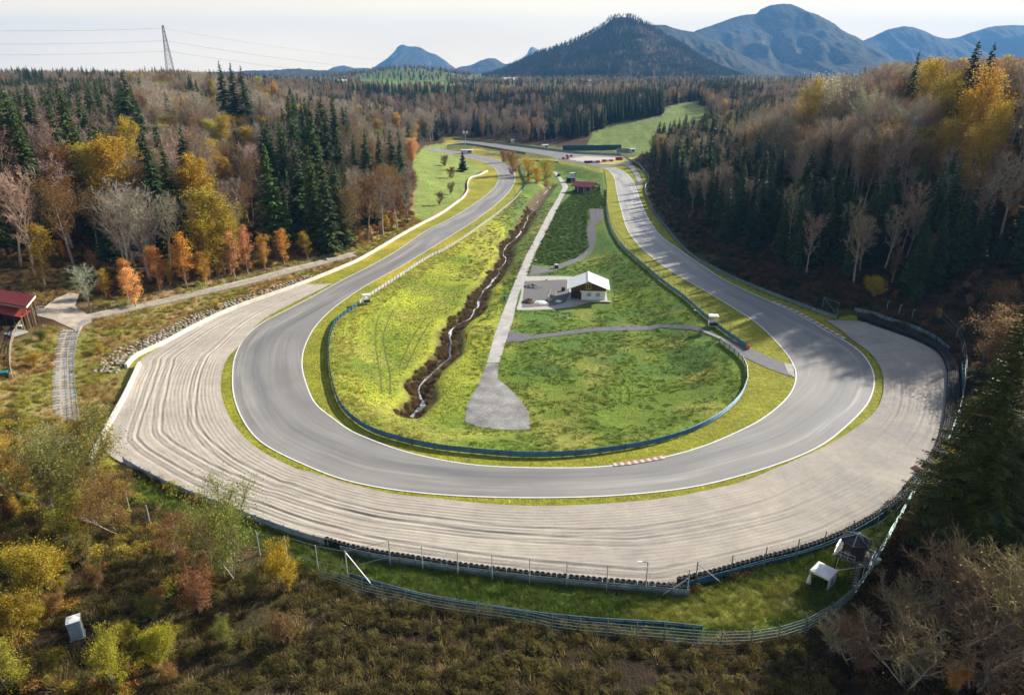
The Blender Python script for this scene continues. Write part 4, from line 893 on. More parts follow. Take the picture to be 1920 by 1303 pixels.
# left red-roofed pavilion
g = G(34, 622); lh = empty('pavilion', (g.x, g.y, g.z), R(0), label='open timber pavilion with dark red roof at the left edge', cat='pavilion')
fx = lambda px, py, z: Vector((*P0(px, py, z), z)) - Vector(g)
Zr = g.z + 6.2
A_, B_, C_ = fx(0, 566, Zr - .6), fx(49, 575, Zr - .6), fx(66, 554, Zr); D_ = fx(0, 545, Zr)
dirx = (A_ - B_); dirx.z = 0; dirx = dirx.normalized() * 13
dv = (C_ - B_); mb = MB(); quad_panel(mb, B_ + dirx, B_, B_ + dv, B_ + dv + dirx, .25); r1 = mb.build('roof', M['roof_red'], lh)
mb = MB(); mb.beam(B_ - up(.2), B_ + dv - up(.2), .18, .38); mb.build('barge_board', M['white'], r1)
for k in range(1, 9):
    mb = MB(); q = dirx * (k / 9); mb.beam(B_ + q + up(.05), B_ + dv + q + up(.05), .07, .06); mb.build('roof_seam', M['roof_red'], r1)
Zc = g.z + 3.9; B2 = fx(40, 595, Zc - .4); C2 = fx(58, 582, Zc); mb = MB(); dv2 = C2 - B2; quad_panel(mb, B2 + dirx, B2, B2 + dv2, B2 + dv2 + dirx, .12); mb.build('canopy', M['roof_red2'], lh)
bx = Vector((B2.x, B2.y, 0)); cx2 = Vector((C_.x, C_.y, 0)) 
for k in range(6):
    p = bx.lerp(cx2, (k + .3) / 6.2); gg = float(Hs(g.x + p.x, g.y + p.y)) - g.z
    MB().tube((p.x - .3, p.y, gg), (p.x - .3, p.y, (Zc - g.z - .3) + k * .3), .14, .14, 6).build('post', M['wood_brown'] if k % 2 else M['ochre'], lh)
dn_ = dirx.normalized()
for k in range(1, 4): 
    p = bx + dn_ * k * 3.0; MB().tube((p.x, p.y, 0), (p.x, p.y, Zc - g.z - .4), .13, .13, 6).build('post', M['wood_dark'], lh)
c_ = bx.lerp(cx2, .6) + dn_ * 6.5; MB().box((c_.x, c_.y, 1.6), (10.5, 2.5, 3.6), math.atan2(dn_.y, dn_.x)).build('back_wall', M['wood_dark'], lh)
c_ = bx + dn_ * 6.5 - Vector((0, 1.6, 0)); MB().box((c_.x, c_.y, .05), (13, 3.4, .4), math.atan2(dn_.y, dn_.x)).build('terrace', M['concrete'], lh)
c_ = bx + dn_ * 2.6 + Vector((0, .6, 0)); tb = MB().box((c_.x, c_.y, .95), (1.8, .9, .08)).build('table', M['concrete_white'], lh)
for s in (-.8, .8): MB().box((c_.x + s, c_.y, .55), (.08, .7, .75)).build('leg', M['steel'], tb)
wf = resample(GL([(62,585),(50,600),(38,612),(27,632),(21,655),(20,685),(24,712)]), 2.0); wr = empty('plank_fence', label='weathered plank fence running down from the pavilion', cat='fence')
for k, p in enumerate(wf): g_ = ground_pt(p); MB().box((0, 0, .6), (.14, .14, 1.3)).build('post', M['wood_grey'], wr, g_)
for a, b in zip(wf[:-1], wf[1:]):
    for z in (.45, .85, 1.2):
        mb = MB(); mb.beam(ground_pt(a) + up(z), ground_pt(b) + up(z + rnd.uniform(-.08, .08)), .05, .2); mb.build('plank', M['wood_grey'], wr)
g = G(8, 708); pr_ = empty('garden_cart', g, .4, label='dark cart under a green cover at the foot of the plank fence', cat='cart')
MB().box((0, 0, .7), (1.6, 1.1, .8)).build('body', M['car_dark'], pr_); MB().box((.2, -.1, 1.2), (1.3, 1.2, .3)).build('cover', M['teal'], pr_)
for s in (-.6, .6): MB().tube((s, -.6, .3), (s, -.45, .3), .3, .3, 12).build('wheel', M['rubber'], pr_)
# pale picket rail near junction
fence('picket_rail', resample(GL([(60,590),(72,583),(84,581)]), 1.3), 1.1, 'short white rail fence between the pavilion and the road junction', (.5, 1.05), .05, m='white', wm='white', pr=.05)
# blue-grey cabinet in the bushes
g = G(146, 1192); pt = empty('portable_cabinet', g, R(28), label='tall blue-grey ribbed cabinet standing alone among the bushes', cat='cabinet')
MB().box((0, 0, 1.25), (1.25, 1.25, 2.4)).build('body', M['blue_grey'], pt)
for k in range(4): MB().box((.64, -.45 + k * .3, 1.25), (.05, .12, 2.25)).build('rib', M['steel_light'], pt)
for k in range(4): MB().box((-.45 + k * .3, -.64, 1.25), (.12, .05, 2.25)).build('rib', M['blue_grey'], pt)
mb = MB(); mb.add([(-.7, -.7, 2.45), (.7, -.7, 2.45), (.7, .7, 2.45), (-.7, .7, 2.45), (0, 0, 2.66)], [(0, 1, 4), (1, 2, 4), (2, 3, 4), (3, 0, 4), (3, 2, 1, 0)]); mb.build('roof', M['white'], pt)
MB().box((0, 0, .03), (1.5, 1.5, .12)).build('pallet', M['wood_grey'], pt)
# maroon-roofed shed and neighbours
g = G(1092, 361); sh = empty('shed', g, R(-28), label='long shed with sagging maroon roof at the top of the service lane', cat='shed')
MB().box((0, 3, 1.6), (9, 6.5, 3.6)).build('wall', M['wood_brown'], sh)
mb = MB(); quad_panel(mb, (-6.3, -2.2, 3.3), (6.3, -2.2, 3.3), (6.3, 3.2, 5.4), (-6.3, 3.2, 5.4), .15); quad_panel(mb, (-6.3, 3.2, 5.4), (6.3, 3.2, 5.4), (6.3, 8.2, 3.4), (-6.3, 8.2, 3.4), .15); mb.build('roof', mat('maroon_roof', (.16, .02, .03), .6), sh)
for x in (-5, -2, 1.5): MB().box((x, -1.9, 1.5), (.2, .2, 3.2)).build('post', M['white'], sh)
MB().box((1.8, -.35, 1.2), (1.3, .12, 2.2)).build('door', M['blue_grey'], sh); MB().box((-2.2, -.35, 1.7), (1.6, .12, 1.2)).build('window', M['glass'], sh)
g = G(1070, 342); s2 = empty('lean_to', g, R(-15), label='low black-roofed lean-to beside the maroon shed', cat='lean-to')
MB().box((0, 1, 1.2), (5, 4, 2.6)).build('wall', M['dark'], s2); mb = MB(); quad_panel(mb, (-3.2, -1.4, 2.6), (3.2, -1.4, 2.6), (3.2, 3.4, 3.1), (-3.2, 3.4, 3.1), .12); mb.build('roof', M['car_dark'], s2)
MB().box((1, -1.05, 1), (1.4, .1, 1.8)).build('door', M['wood_grey'], s2)
def car(px, py, rz, m, lab, van=False, cat='car'):
    g = G(px, py); c = empty('parked_' + cat, (g.x, g.y, g.z + .08), rz, label=lab, cat=cat)
    pr = [(-2.2, .35), (-2.2, .95), (-1.6, 1.05), (-1.1, 1.5), (.6, 1.52), (1.2, 1.05), (2.1, .88), (2.2, .35)] if not van else [(-2.6, .35), (-2.6, 2.2), (1.3, 2.25), (2.0, 1.3), (2.6, 1.15), (2.6, .35)]
    def prism(pr, w, name, m, par):
        n = len(pr); mb = MB(); mb.add([(x, -w, z) for x, z in pr] + [(x, w, z) for x, z in pr], [tuple(range(n)), tuple(range(n, 2 * n))[::-1]] + [(i, i + n, (i + 1) % n + n, (i + 1) % n) for i in range(n)]); return mb.build(name, m, par)
    prism(pr, .87, 'body', m, c)
    if van: prism([(.4, 1.35), (.4, 2.0), (1.36, 2.0), (1.85, 1.35)], .89, 'window', M['glass'], c)
    else: prism([(-1.45, 1.05), (-1.05, 1.42), (.55, 1.44), (1.05, 1.05)], .89, 'window', M['glass'], c)
    for x in (-1.4, 1.4):
        for y in (-.86, .86): MB().tube((x, y - .1, .33), (x, y + .1, .33), .33, .33, 12).build('wheel', M['rubber'], c)
    for y in (-.6, .6): MB().box((2.2 if not van else 2.6, y, .75), (.06, .3, .15)).build('headlight', M['white'], c)
car(1048, 331, 1.3, M['car_dark'], 'dark parked car where the lane bends by the shed')
car(1075, 331, .5, M['white'], 'white van parked behind the lean-to', True, 'van')
car(1079, 361, .3, mat('dark_blue_paint', (.02, .03, .06), .3), 'dark blue parked car in front of the maroon shed')
car(1161, 301, .2, M['red'], 'bright red van parked at the right end of the paddock', True, 'van')
def block(px, py, m, lab, s=(5, 1.2, 1.3)):
    g = G(px, py); o = empty('barrier_block', (g.x, g.y, .2), .05, label=lab, cat='barrier', group='plastic barriers round the paddock')
    n = 3
    for k in range(n): MB().box(((k - 1) * s[0] / n, 0, s[2] / 2), (s[0] / n - .1, s[1], s[2])).build('section', m if k % 2 == 0 or m is M['car_dark'] else M['white'], o)
block(1060, 299, M['red'], 'red and white barrier at the near left corner of the paddock'); block(1067, 294.5, M['red'], 'red and white barrier at the back left corner of the paddock')
block(1102, 306, M['car_dark'], 'dark barrier at the front of the paddock'); block(1114, 305.5, M['red'], 'red and white barrier in the middle of the paddock front', (8, 1.2, 1.3)); block(1139, 303.5, M['red'], 'red and white barrier right of the paddock middle', (8, 1.2, 1.3))
for px_, py_, w, l_ in ((1022, 278, 5, 'small white cabin beside the back straight'), (1121, 279, 6, 'white L-shaped cabin below the green slope'), (1184, 286, 5, 'white hut at the foot of the right meadow'), (961, 268, 3, 'white timing box left on the back straight'), (876, 288, 9, 'low white shelter at the far left bend')):
    g = G(px_, py_); o = empty('cabin', g, 0, label=l_, cat='cabin'); MB().box((0, 0, 1.3), (w, 3, 2.6)).build('wall', M['white'], o)
    MB().box((0, 0, 2.7), (w + .6, 3.6, .2)).build('roof', M['roof_white'], o); MB().box((w * .2, -1.52, 1.3), (w * .3, .08, 1.2)).build('window', M['glass'], o)
g = G(1168, 291); sb = empty('score_board', g, 0, label='pale scaffold board at the edge of the far straight', cat='board')
for x in (-4, 0, 4): MB().tube((x, 0, 0), (x, 0, 5), .15).build('post', M['steel_light'], sb)
MB().box((0, 0, 3.2), (10, .2, 3.2)).build('panel', M['rail_grey'], sb)
g = G(873, 277); fm_ = empty('floodlight_mast', g, 0, label='pale floodlight mast beyond the far left bend', cat='mast'); MB().tube((0, 0, 0), (0, 0, 12), .3, .2).build('pole', M['steel_light'], fm_)
for x in (-1.4, 1.4): MB().box((x, 0, 12.2), (1.6, .5, 1.8)).build('lamp_head', M['white'], fm_)
g = G(1110, 282); tag(MB().box((0, 0, 2), (48, .4, 4)).build('green_screen', M['teal_wall'], None, g, .12), 'long green screen wall at the foot of the dark spruces', 'wall')
for k, (px_, py_, w, d_, h_, rz) in enumerate(((880,150,22,12,6,.1),(894,146,14,9,5,.3),(905,152,12,8,5,0),(955,152,34,16,7,0),(975,147,16,10,7,.2),(1000,150,12,9,5,0),(1100,152,16,10,6,.2),(1135,155,18,10,6,0),(1168,139,16,9,6,.1),(640,137,18,10,7,0),(627,140,14,9,6,.2),(1900,125,30,12,7,.1))):
    v = (P0(px_, py_, 37)); 
    x, y = v; 
    if y < 0 or y > 2200: s_ = 1500 / max(abs(y), 1) if y > 0 else 1; x, y = x * s_, y * s_
    if px_ == 1900: x, y = 330, 420
    z = float(Hs(x, y)); pl = ('in the left part of the village','at the left edge of the village','beside the road into the village','the largest in the village','behind the large one','in the middle of the village','right of the village centre','at the right end of the village','high on the wooded slope','on the skyline left of the sharp peak','partly behind trees on the left skyline','behind the yellow trees at the right edge')[k]
    o = empty('farmhouse', (x, y, z), rz, label='pale farmhouse ' + pl, cat='house', group='farmhouses on the far plateau')
    MB().box((0, 0, h_ / 2 - .5), (w, d_, h_ + 1)).build('wall', M['plaster'], o)
    mb = MB(); quad_panel(mb, (-w / 2 - 1, -d_ / 2 - 1, h_ - .3), (w / 2 + 1, -d_ / 2 - 1, h_ - .3), (w / 2 + 1, 0, h_ + d_ * .3), (-w / 2 - 1, 0, h_ + d_ * .3), .2); quad_panel(mb, (-w / 2 - 1, 0, h_ + d_ * .3), (w / 2 + 1, 0, h_ + d_ * .3), (w / 2 + 1, d_ / 2 + 1, h_ - .3), (-w / 2 - 1, d_ / 2 + 1, h_ - .3), .2)
    mb.build('roof', M['tile_roof'] if k % 3 else M['roof_white'], o)
    for q in range(3): MB().box((-w * .3 + q * w * .3, -d_ / 2 - .03, h_ * .6), (1.5, .1, 1.6)).build('window', M['glass'], o)
# ---- pylons and cables
def pylon(x, y, h, rz, lab, w=5.0):
    z = float(Hs(x, y)); o = empty('pylon', (x, y, z), rz, label=lab, cat='pylon', group='lattice pylons')
    f = lambda t: w / 2 * (1 - t) ** 1.0 + .55
    for sx in (-1, 1):
        for sy in (-1, 1):
            mb = MB(); 
            for k in range(10): a, b = k / 10, (k + 1) / 10; mb.tube((sx * f(a), sy * f(a), a * h), (sx * f(b), sy * f(b), b * h), .2, .2, 4)
            mb.build('leg', M['pylon'], o)
    mb = MB(); n = 16
    for k in range(n):
        a, b = k / n, (k + 1) / n; A, B = f(a), f(b)
        for (p, q) in (((-1, -1), (1, -1)), ((1, -1), (1, 1)), ((1, 1), (-1, 1)), ((-1, 1), (-1, -1))):
            mb.tube((p[0] * A, p[1] * A, a * h), (q[0] * B, q[1] * B, b * h), .1, n=4); mb.tube((q[0] * A, q[1] * A, a * h), (p[0] * B, p[1] * B, b * h), .1, n=4); mb.tube((p[0] * A, p[1] * A, a * h), (q[0] * A, q[1] * A, a * h), .1, n=4)
    mb.build('lattice', M['pylon'], o)
    tips = []
    for zz, wd in ((.66, 9), (.80, 7), (.97, 2)):
        mb = MB()
        for s in (-1, 1): mb.tube((0, s * .6, zz * h), (0, s * wd, zz * h), .18, .1, 4); mb.tube((0, s * .6, zz * h + 2), (0, s * wd, zz * h), .12, .1, 4)
        mb.build('cross_arm', M['pylon'], o)
        for s in (-1, 1): tips.append(o.matrix_basis @ Vector((0, s * wd, zz * h - 1)) if False else Vector((x, y, z)) + Matrix.Rotation(rz, 3, 'Z') @ Vector((0, s * wd, zz * h - .6)))
    return tips
x1, y1 = P0(326, 172, 38); s = 690 / y1; x1, y1 = x1 * s, 690
zt = z_for(690, 48); p1 = pylon(x1, y1, zt - float(Hs(x1, y1)), R(12), 'tall steel lattice pylon rising from the left hill', 8)
x2, y2 = (1322 - 960) / 1300 * 1150 * .985, 1150; p2 = pylon(x2, y2, max(45, z_for(1150, 103) - float(Hs(x2, y2))), R(-20), 'distant faint lattice pylon before the wooded hill')
def cable(a, b, sag, lab, r=.05):
    pts = [a.lerp(b, t / 24) - up(sag * 4 * (t / 24) * (1 - t / 24)) for t in range(25)]
    mb = MB(); mb.path(pts, r, 4); tag(mb.build('power_cable', M['steel']), lab, 'cable', 'power cables of the lattice pylons')
names = ['lower', 'lower', 'middle', 'middle', 'top', 'top']
for k in range(6):
    cable(p1[k], p1[k] + Vector((-420, -120, 12)), 9, names[k] + ' power cable running left from the tall pylon, ' + ('nearer' if k % 2 else 'farther') + ' one')
    cable(p1[k], p2[k], 26, names[k] + ' power cable sagging right towards the distant pylon, ' + ('nearer' if k % 2 else 'farther') + ' one')
# ------------------------------------------------------------ tree models
def rv(s=1.0): return Vector((rnd.gauss(0, s), rnd.gauss(0, s), rnd.gauss(0, s)))
def cone_segs(segs, n):
    """list of (p0,p1,r0,r1) -> V,F tri arrays"""
    if not segs: return np.zeros((0, 3)), np.zeros((0, 3), int)
    S = np.array([[*a, *b, r0, r1] for a, b, r0, r1 in segs]); A, B, r0, r1 = S[:, :3], S[:, 3:6], S[:, 6], S[:, 7]
    d = B - A; d /= np.linalg.norm(d, axis=1)[:, None] + 1e-9
    t = np.where(np.abs(d[:, 2:3]) < .9, [[0, 0, 1]], [[1, 0, 0]]); u = np.cross(d, t); u /= np.linalg.norm(u, axis=1)[:, None] + 1e-9; v = np.cross(d, u)
    an = np.arange(n) * 2 * np.pi / n
    ring = u[:, None] * np.cos(an)[None, :, None] + v[:, None] * np.sin(an)[None, :, None]
    V = np.concatenate([A[:, None] + ring * r0[:, None, None], B[:, None] + ring * r1[:, None, None]], 1).reshape(-1, 3)
    base = np.arange(len(S))[:, None, None] * 2 * n; i = np.arange(n); j = (i + 1) % n
    F = np.concatenate([np.stack([i, j, n + j], 1), np.stack([i, n + j, n + i], 1)])[None] + base
    return V, F.reshape(-1, 3)
def spikes(P, D, L, w):
    """thin tapering twigs: 3-sided cones with a point"""
    P, D = np.asarray(P, float), np.asarray(D, float); D = D / (np.linalg.norm(D, axis=1)[:, None] + 1e-9)
    t = np.where(np.abs(D[:, 2:3]) < .9, [[0, 0, 1]], [[1, 0, 0]]); u = np.cross(D, t); u /= np.linalg.norm(u, axis=1)[:, None] + 1e-9; v = np.cross(D, u)
    w = np.broadcast_to(w, (len(P),))[:, None]; L = np.broadcast_to(L, (len(P),))[:, None]
    V = np.stack([P + u * w, P - u * w * .5 + v * w * .87, P - u * w * .5 - v * w * .87, P + D * L], 1).reshape(-1, 3)
    b = np.arange(len(P))[:, None, None] * 4; F = (np.array([[0, 1, 3], [1, 2, 3], [2, 0, 3]])[None] + b).reshape(-1, 3)
    return V, F
def leaves(P, s, r_, flat=.6):
    n = len(P); a = r_.normal(size=(n, 3)); a[:, 2] *= flat; a /= np.linalg.norm(a, axis=1)[:, None]; b = r_.normal(size=(n, 3)); b = np.cross(a, b); b /= np.linalg.norm(b, axis=1)[:, None] + 1e-9
    s = (s * r_.uniform(.6, 1.4, n))[:, None]
    V = np.stack([P - a * s, P + b * s * .6, P + a * s, P - b * s * .6], 1).reshape(-1, 3)
    k = np.arange(n)[:, None, None] * 4; F = (np.array([[0, 1, 2], [0, 2, 3]])[None] + k).reshape(-1, 3)
    return V, F
def join(parts):
    V = []; F = []; Mi = []; o = 0
    for (v, f), m in parts:
        V.append(v); F.append(f + o); Mi.append(np.full(len(f), m)); o += len(v)
    return np.concatenate(V), np.concatenate(F), np.concatenate(Mi)
def grow(h, r_, first=.3, spread=.42, up_=.55, limbs=16, multi=1, trunk_r=None):
    """skeleton of a broadleaf tree, unit-free metres; returns thick segs, thin segs, tips"""
    thick = []; thin = []; tips = []
    tr = trunk_r or h * .018
    for m in range(multi):
        base = np.array([r_.normal() * .12 * (multi > 1), r_.normal() * .12 * (multi > 1), 0.]); lean = r_.normal(size=2) * (.05 if multi == 1 else .28)
        pts = [base]; n = 9
        for i in range(n):
            p = pts[-1] + np.array([lean[0] + r_.normal() * .035, lean[1] + r_.normal() * .035, 1]) * h * .97 / n * (1 if multi == 1 else r_.uniform(.8, 1))
            pts.append(p)
        rad = [tr * (1 - .92 * (i / n)) + .012 for i in range(n + 1)]
        for i in range(n): thick.append((pts[i], pts[i + 1], rad[i], rad[i + 1]))
        L_ = limbs // multi
        for k in range(L_):
            f = first + (1 - first) * ((k + r_.uniform(0, .9)) / L_); f = min(f, .98); i = min(int(f * n), n - 1); q = f * n - i; p = pts[i] * (1 - q) + pts[i + 1] * q
            az = k * 2.4 + r_.uniform(-.5, .5); prof = math.sin(math.pi * min(1, (1 - f) / (1 - first) * .82 + .12)) ** .7
            ln = h * spread * prof * r_.uniform(.75, 1.15) + h * .05
            d = np.array([math.cos(az), math.sin(az), up_ + f * .5]); d /= np.linalg.norm(d); m2 = 5; r0 = max(.03, rad[i] * .5)
            lp = [p]
            for s in range(m2):
                d = d + np.array([r_.normal() * .12, r_.normal() * .12, .10]); d /= np.linalg.norm(d); lp.append(lp[-1] + d * ln / m2)
                thick.append((lp[-2], lp[-1], r0 * (1 - s / m2) + .012, r0 * (1 - (s + 1) / m2) + .012))
            for s in range(1, m2 + 1):
                for b in range(3 if s < m2 else 4):
                    dd = d * .8 + r_.normal(size=3) * .55 + np.array([0, 0, .15]); dd /= np.linalg.norm(dd); l2 = ln * r_.uniform(.2, .42)
                    e = lp[s] + dd * l2; mid = lp[s] + dd * l2 * .5 + r_.normal(size=3) * l2 * .06
                    thin.append((lp[s], mid, .03, .02)); thin.append((mid, e, .02, .012)); tips.append((mid, dd, l2)); tips.append((e, dd, l2))
    return thick, thin, tips
def broadleaf(name, h, seed, leafn, leaf_s, twigs=6, bark='bark', tw_w=.014, clump=.5, **kw):
    r_ = np.random.default_rng(seed); thick, thin, tips = grow(h, r_, **kw)
    tv = cone_segs([s for s in thick], 5); bv = cone_segs(thin, 3)
    P = []; D = []; L = []
    for p, d, l in tips:
        for k in range(twigs): P.append(p - d * l * r_.uniform(0, .3)); D.append(d + r_.normal(size=3) * .6 + np.array([0, 0, .25])); L.append(l * r_.uniform(.4, .95))
    sp = spikes(P, D, np.array(L), tw_w)
    parts_crown = [(bv, 0), (sp, 0)]
    if leafn:
        T = np.array([p + d * l * .25 for p, d, l in tips]); ls = np.array([l for _, _, l in tips])
        w = r_.random(len(T)) ** 1.5; w /= w.sum(); ix = r_.choice(len(T), leafn, p=w)
        Q = T[ix] + r_.normal(size=(leafn, 3)) * (ls[ix] * clump)[:, None] * np.array([1, 1, .7])
        parts_crown.append((leaves(Q, leaf_s, r_), 1))
    return dict(name=name, h=h, trunk=join([(tv, 0)]), crown=join(parts_crown), bark=M[bark], mats=[M['twig'], M['leaf']])
def spruce(name, h, seed, R_=.155, droop=.35, step=.42, dens=9, gap=0, lo=.06):
    r_ = np.random.default_rng(seed); n = 10
    pts = [np.array([0., 0, h * i / n]) for i in range(n + 1)]
    tv = cone_segs([(pts[i], pts[i + 1], h * .013 * (1 - i / n) + .02, h * .013 * (1 - (i + 1) / n) + .02) for i in range(n)], 6)
    V = []; F = []; o = 0; z = h * lo; br = []
    while z < h * .985:
        t = z / h; rr = h * R_ * (1 - t) ** .82 * (1 if t > .15 else .75 + t * 1.6)
        nb = max(4, int(dens * (.6 + .6 * (1 - t))))
        for k in range(nb):
            if r_.random() < gap: continue
            az = r_.uniform(0, 2 * math.pi); ln = rr * r_.uniform(.62, 1.18) + .15; zz = z + r_.uniform(-.2, .2) * step * 2
            seg = 4; dirv = np.array([math.cos(az), math.sin(az)]); sidev = np.array([-dirv[1], dirv[0]])
            prev = None
            for s in range(seg + 1):
                q = s / seg; x = ln * q; zb = zz + ln * (.18 * q - droop * q * q + .12 * q ** 4) + r_.normal() * .04
                w = ln * .26 * (math.sin(math.pi * min(1, .18 + .8 * q)) ** .8) * r_.uniform(.7, 1.25) if s < seg else .02
                c = np.array([dirv[0] * x, dirv[1] * x, zb]); hang = .10 * ln + .12
                cur = (c, c + np.array([*(sidev * w + dirv * w * .35), -hang * .8 * r_.uniform(.5, 1.4)]), c - np.array([*(sidev * w - dirv * w * .35), hang * .8 * r_.uniform(.5, 1.4)]))
                if prev is not None:
                    V += [prev[0], cur[0], prev[1], cur[1], prev[2], cur[2]]; F += [(o, o + 2, o + 1), (o + 1, o + 2, o + 3), (o, o + 1, o + 4), (o + 1, o + 5, o + 4)] if s % 2 else [(o, o + 2, o + 3), (o, o + 3, o + 1), (o, o + 1, o + 5), (o, o + 5, o + 4)]; o += 6
                prev = cur
        z += step * (1 if t < .7 else .75)
    return dict(name=name, h=h, trunk=join([(tv, 0)]), crown=join([((np.array(V), np.array(F)), 0)]), bark=M['bark_dark'], mats=[M['needle'], M['leaf']])
def fine_spruce(seed, h=34.0, R_=.19):
    r_ = np.random.default_rng(seed); n = 12
    pts = [np.array([0., 0, h * i / n]) for i in range(n + 1)]
    tv = cone_segs([(pts[i], pts[i + 1], h * .013 * (1 - i / n) + .02, h * .013 * (1 - (i + 1) / n) + .02) for i in range(n)], 7)
    P = []; D = []; L = []; Wd = []; z = h * .05; spn = []
    while z < h * .99:
        t = z / h; rr = h * R_ * (1 - t) ** .85 * (1 if t > .12 else .8)
        for k in range(max(5, int(13 * (1 - t * .6)))):
            az = r_.uniform(0, 6.283); ln = rr * r_.uniform(.55, 1.15) + .2; dv = np.array([math.cos(az), math.sin(az), 0]); sv = np.array([-dv[1], dv[0], 0]); zz = z + r_.uniform(-.2, .2)
            f = lambda q: dv * ln * q + np.array([0, 0, zz + ln * (.16 * q - .42 * q * q + .20 * q ** 4)])
            spn.append((f(0), f(.55), .05, .03)); spn.append((f(.55), f(1), .03, .01)); m = max(4, int(ln * 3.2))
            for j in range(m):
                q = .15 + .85 * (j + r_.random()) / m; c = f(q); w = (.42 * ln * (1 - q) ** .6 + .25) * r_.uniform(.6, 1.1) * min(1, .5 + q)
                for sd in (-1, 1):
                    P.append(c); D.append(sv * sd + dv * .75 + np.array([0, 0, -.28 + r_.normal() * .12])); L.append(w); Wd.append(.085)
                P.append(c); D.append(dv * .4 + np.array([r_.normal() * .3, r_.normal() * .3, -1.0])); L.append(w * .55); Wd.append(.07)
            P.append(f(.9)); D.append(dv + np.array([0, 0, -.1])); L.append(.5); Wd.append(.08)
        z += .36 if t < .7 else .26
    cr_ = join([(spikes(P, D, np.array(L), np.array(Wd)), 0), (cone_segs(spn, 3), 2)])
    return dict(name='big_spruce', h=h, trunk=join([(tv, 0)]), crown=cr_, bark=M['bark_dark'], mats=[M['needle'], M['leaf'], M['bark_dark']])
def finish(t):
    k = t['h'] / max(t['crown'][0][:, 2].max(), t['trunk'][0][:, 2].max())
    t['trunk'] = (t['trunk'][0] * k, *t['trunk'][1:]); t['crown'] = (t['crown'][0] * k, *t['crown'][1:])
    v, f, m = t['trunk']; t['trunk_mesh'] = mesh_np('trunk', v, f, [t['bark']])
    v, f, m = t['crown']; t['crown_mesh'] = mesh_np('crown', v, f, t['mats'], mi=m)
    t['tris'] = len(t['trunk'][1]) + len(f)
    V, F, Mi = join([((t['trunk'][0], t['trunk'][1]), len(t['mats']))]); a, b, c = t['crown']; F = np.concatenate([b, F + len(a)]); V = np.concatenate([a, V]); Mi = np.concatenate([c, Mi])
    t['joined'] = mesh_np(t['name'], V, F, t['mats'] + [t['bark']], mi=Mi)
    del t['trunk'], t['crown']; return t
T = {}
T['spruce'] = [finish(spruce('spruce', 24, s, R_=r, droop=d, gap=g_)) for s, r, d, g_ in ((1, .18, .35, .1), (2, .155, .42, .15), (3, .20, .3, .2), (4, .14, .45, .1), (5, .175, .38, .25))]
T['big_spruce'] = [finish(fine_spruce(s)) for s in (51, 52)]
T['young_spruce'] = [finish(spruce('young_spruce', 9, s, R_=.2, droop=.15, step=.3, dens=9)) for s in (11, 12)]
T['bare'] = [finish(broadleaf('bare_tree', 22, s, 500, .12, 4, 'bark', tw_w=.036, first=.35, spread=sp_, up_=.9, limbs=15)) for s, sp_ in ((21, .30), (22, .36), (23, .26), (24, .33))]
T['thin'] = [finish(broadleaf('thin_tree', 22, s, 4200, .15, 3, 'bark', tw_w=.032, first=.38, spread=sp_, up_=.8, limbs=15)) for s, sp_ in ((25, .28), (26, .32))]
T['airy'] = [finish(broadleaf('airy_tree', 24, s, 8500, .16, 3, 'bark', tw_w=.03, first=.32, spread=.25, up_=.9, limbs=16, clump=.6)) for s in (29, 30)]
T['pale'] = [finish(broadleaf('pale_tree', 22, s, 250, .12, 4, 'bark_pale', tw_w=.034, first=.25, spread=.3, up_=1.2, limbs=15)) for s in (27, 28)]
T['leafy'] = [finish(broadleaf('autumn_tree', 18, s, 13000, .19, 3, 'bark', first=.18, spread=.30, up_=.7, limbs=17, clump=.42)) for s in (31, 32, 33)]
T['round'] = [finish(broadleaf('round_tree', 12, s, 13000, .15, 3, 'bark', first=.06, spread=.42, up_=.15, limbs=22, clump=.5)) for s in (34, 35)]
T['slim'] = [finish(broadleaf('slim_tree', 12, s, 4200, .13, 4, 'bark_pale', first=.15, spread=.2, up_=1.1, limbs=14)) for s in (36, 37)]
T['bush'] = [finish(broadleaf('bush', 4, s, 12000, .055, 5, 'bark', tw_w=.008, first=.1, spread=.45, up_=1.0, limbs=20, multi=5, trunk_r=.05, clump=.45)) for s in (41, 42, 43)]
T['brush'] = [finish(broadleaf('bare_shrub', 5, s, 250, .05, 5, 'bark', tw_w=.013, first=.08, spread=.5, up_=1.1, limbs=24, multi=6, trunk_r=.05)) for s in (44, 45, 46)]
T['wispy'] = [finish(broadleaf('wispy_tree', 11, s, 9000, .085, 8, 'bark_pale', tw_w=.010, first=.12, spread=.34, up_=1.1, limbs=20, multi=3, trunk_r=.09, clump=.55)) for s in (47, 48)]
BASEH = {'airy': 24, 'big_spruce': 34, 'spruce': 24, 'young_spruce': 9, 'bare': 22, 'thin': 22, 'pale': 22, 'leafy': 18, 'round': 12, 'slim': 12, 'bush': 4, 'brush': 5, 'wispy': 11}
OBJN = {'airy': 'golden_beech', 'big_spruce': 'spruce_tree', 'spruce': 'spruce_tree', 'young_spruce': 'young_spruce', 'bare': 'bare_tree', 'thin': 'thinning_tree', 'pale': 'pale_bare_tree', 'leafy': 'autumn_tree', 'round': 'round_tree', 'slim': 'birch_tree', 'bush': 'bush', 'brush': 'bare_shrub', 'wispy': 'willow_tree'}
HFW = {'bush': .72, 'brush': .9}
C_ = dict(sp=(.050, .082, .016), spd=(.04, .07, .02), spy=(.085, .11, .018), bare=(.46, .38, .28), baregrey=(.52, .46, .36), rust=(.20, .085, .025), yellow=(.46, .33, .035), gold=(.52, .32, .03), orange=(.62, .32, .07), peach=(.72, .40, .17), lime=(.46, .39, .05), olive=(.27, .25, .06), brownleaf=(.26, .15, .055), twigbrown=(.32, .23, .13), mauve=(.42, .33, .265))
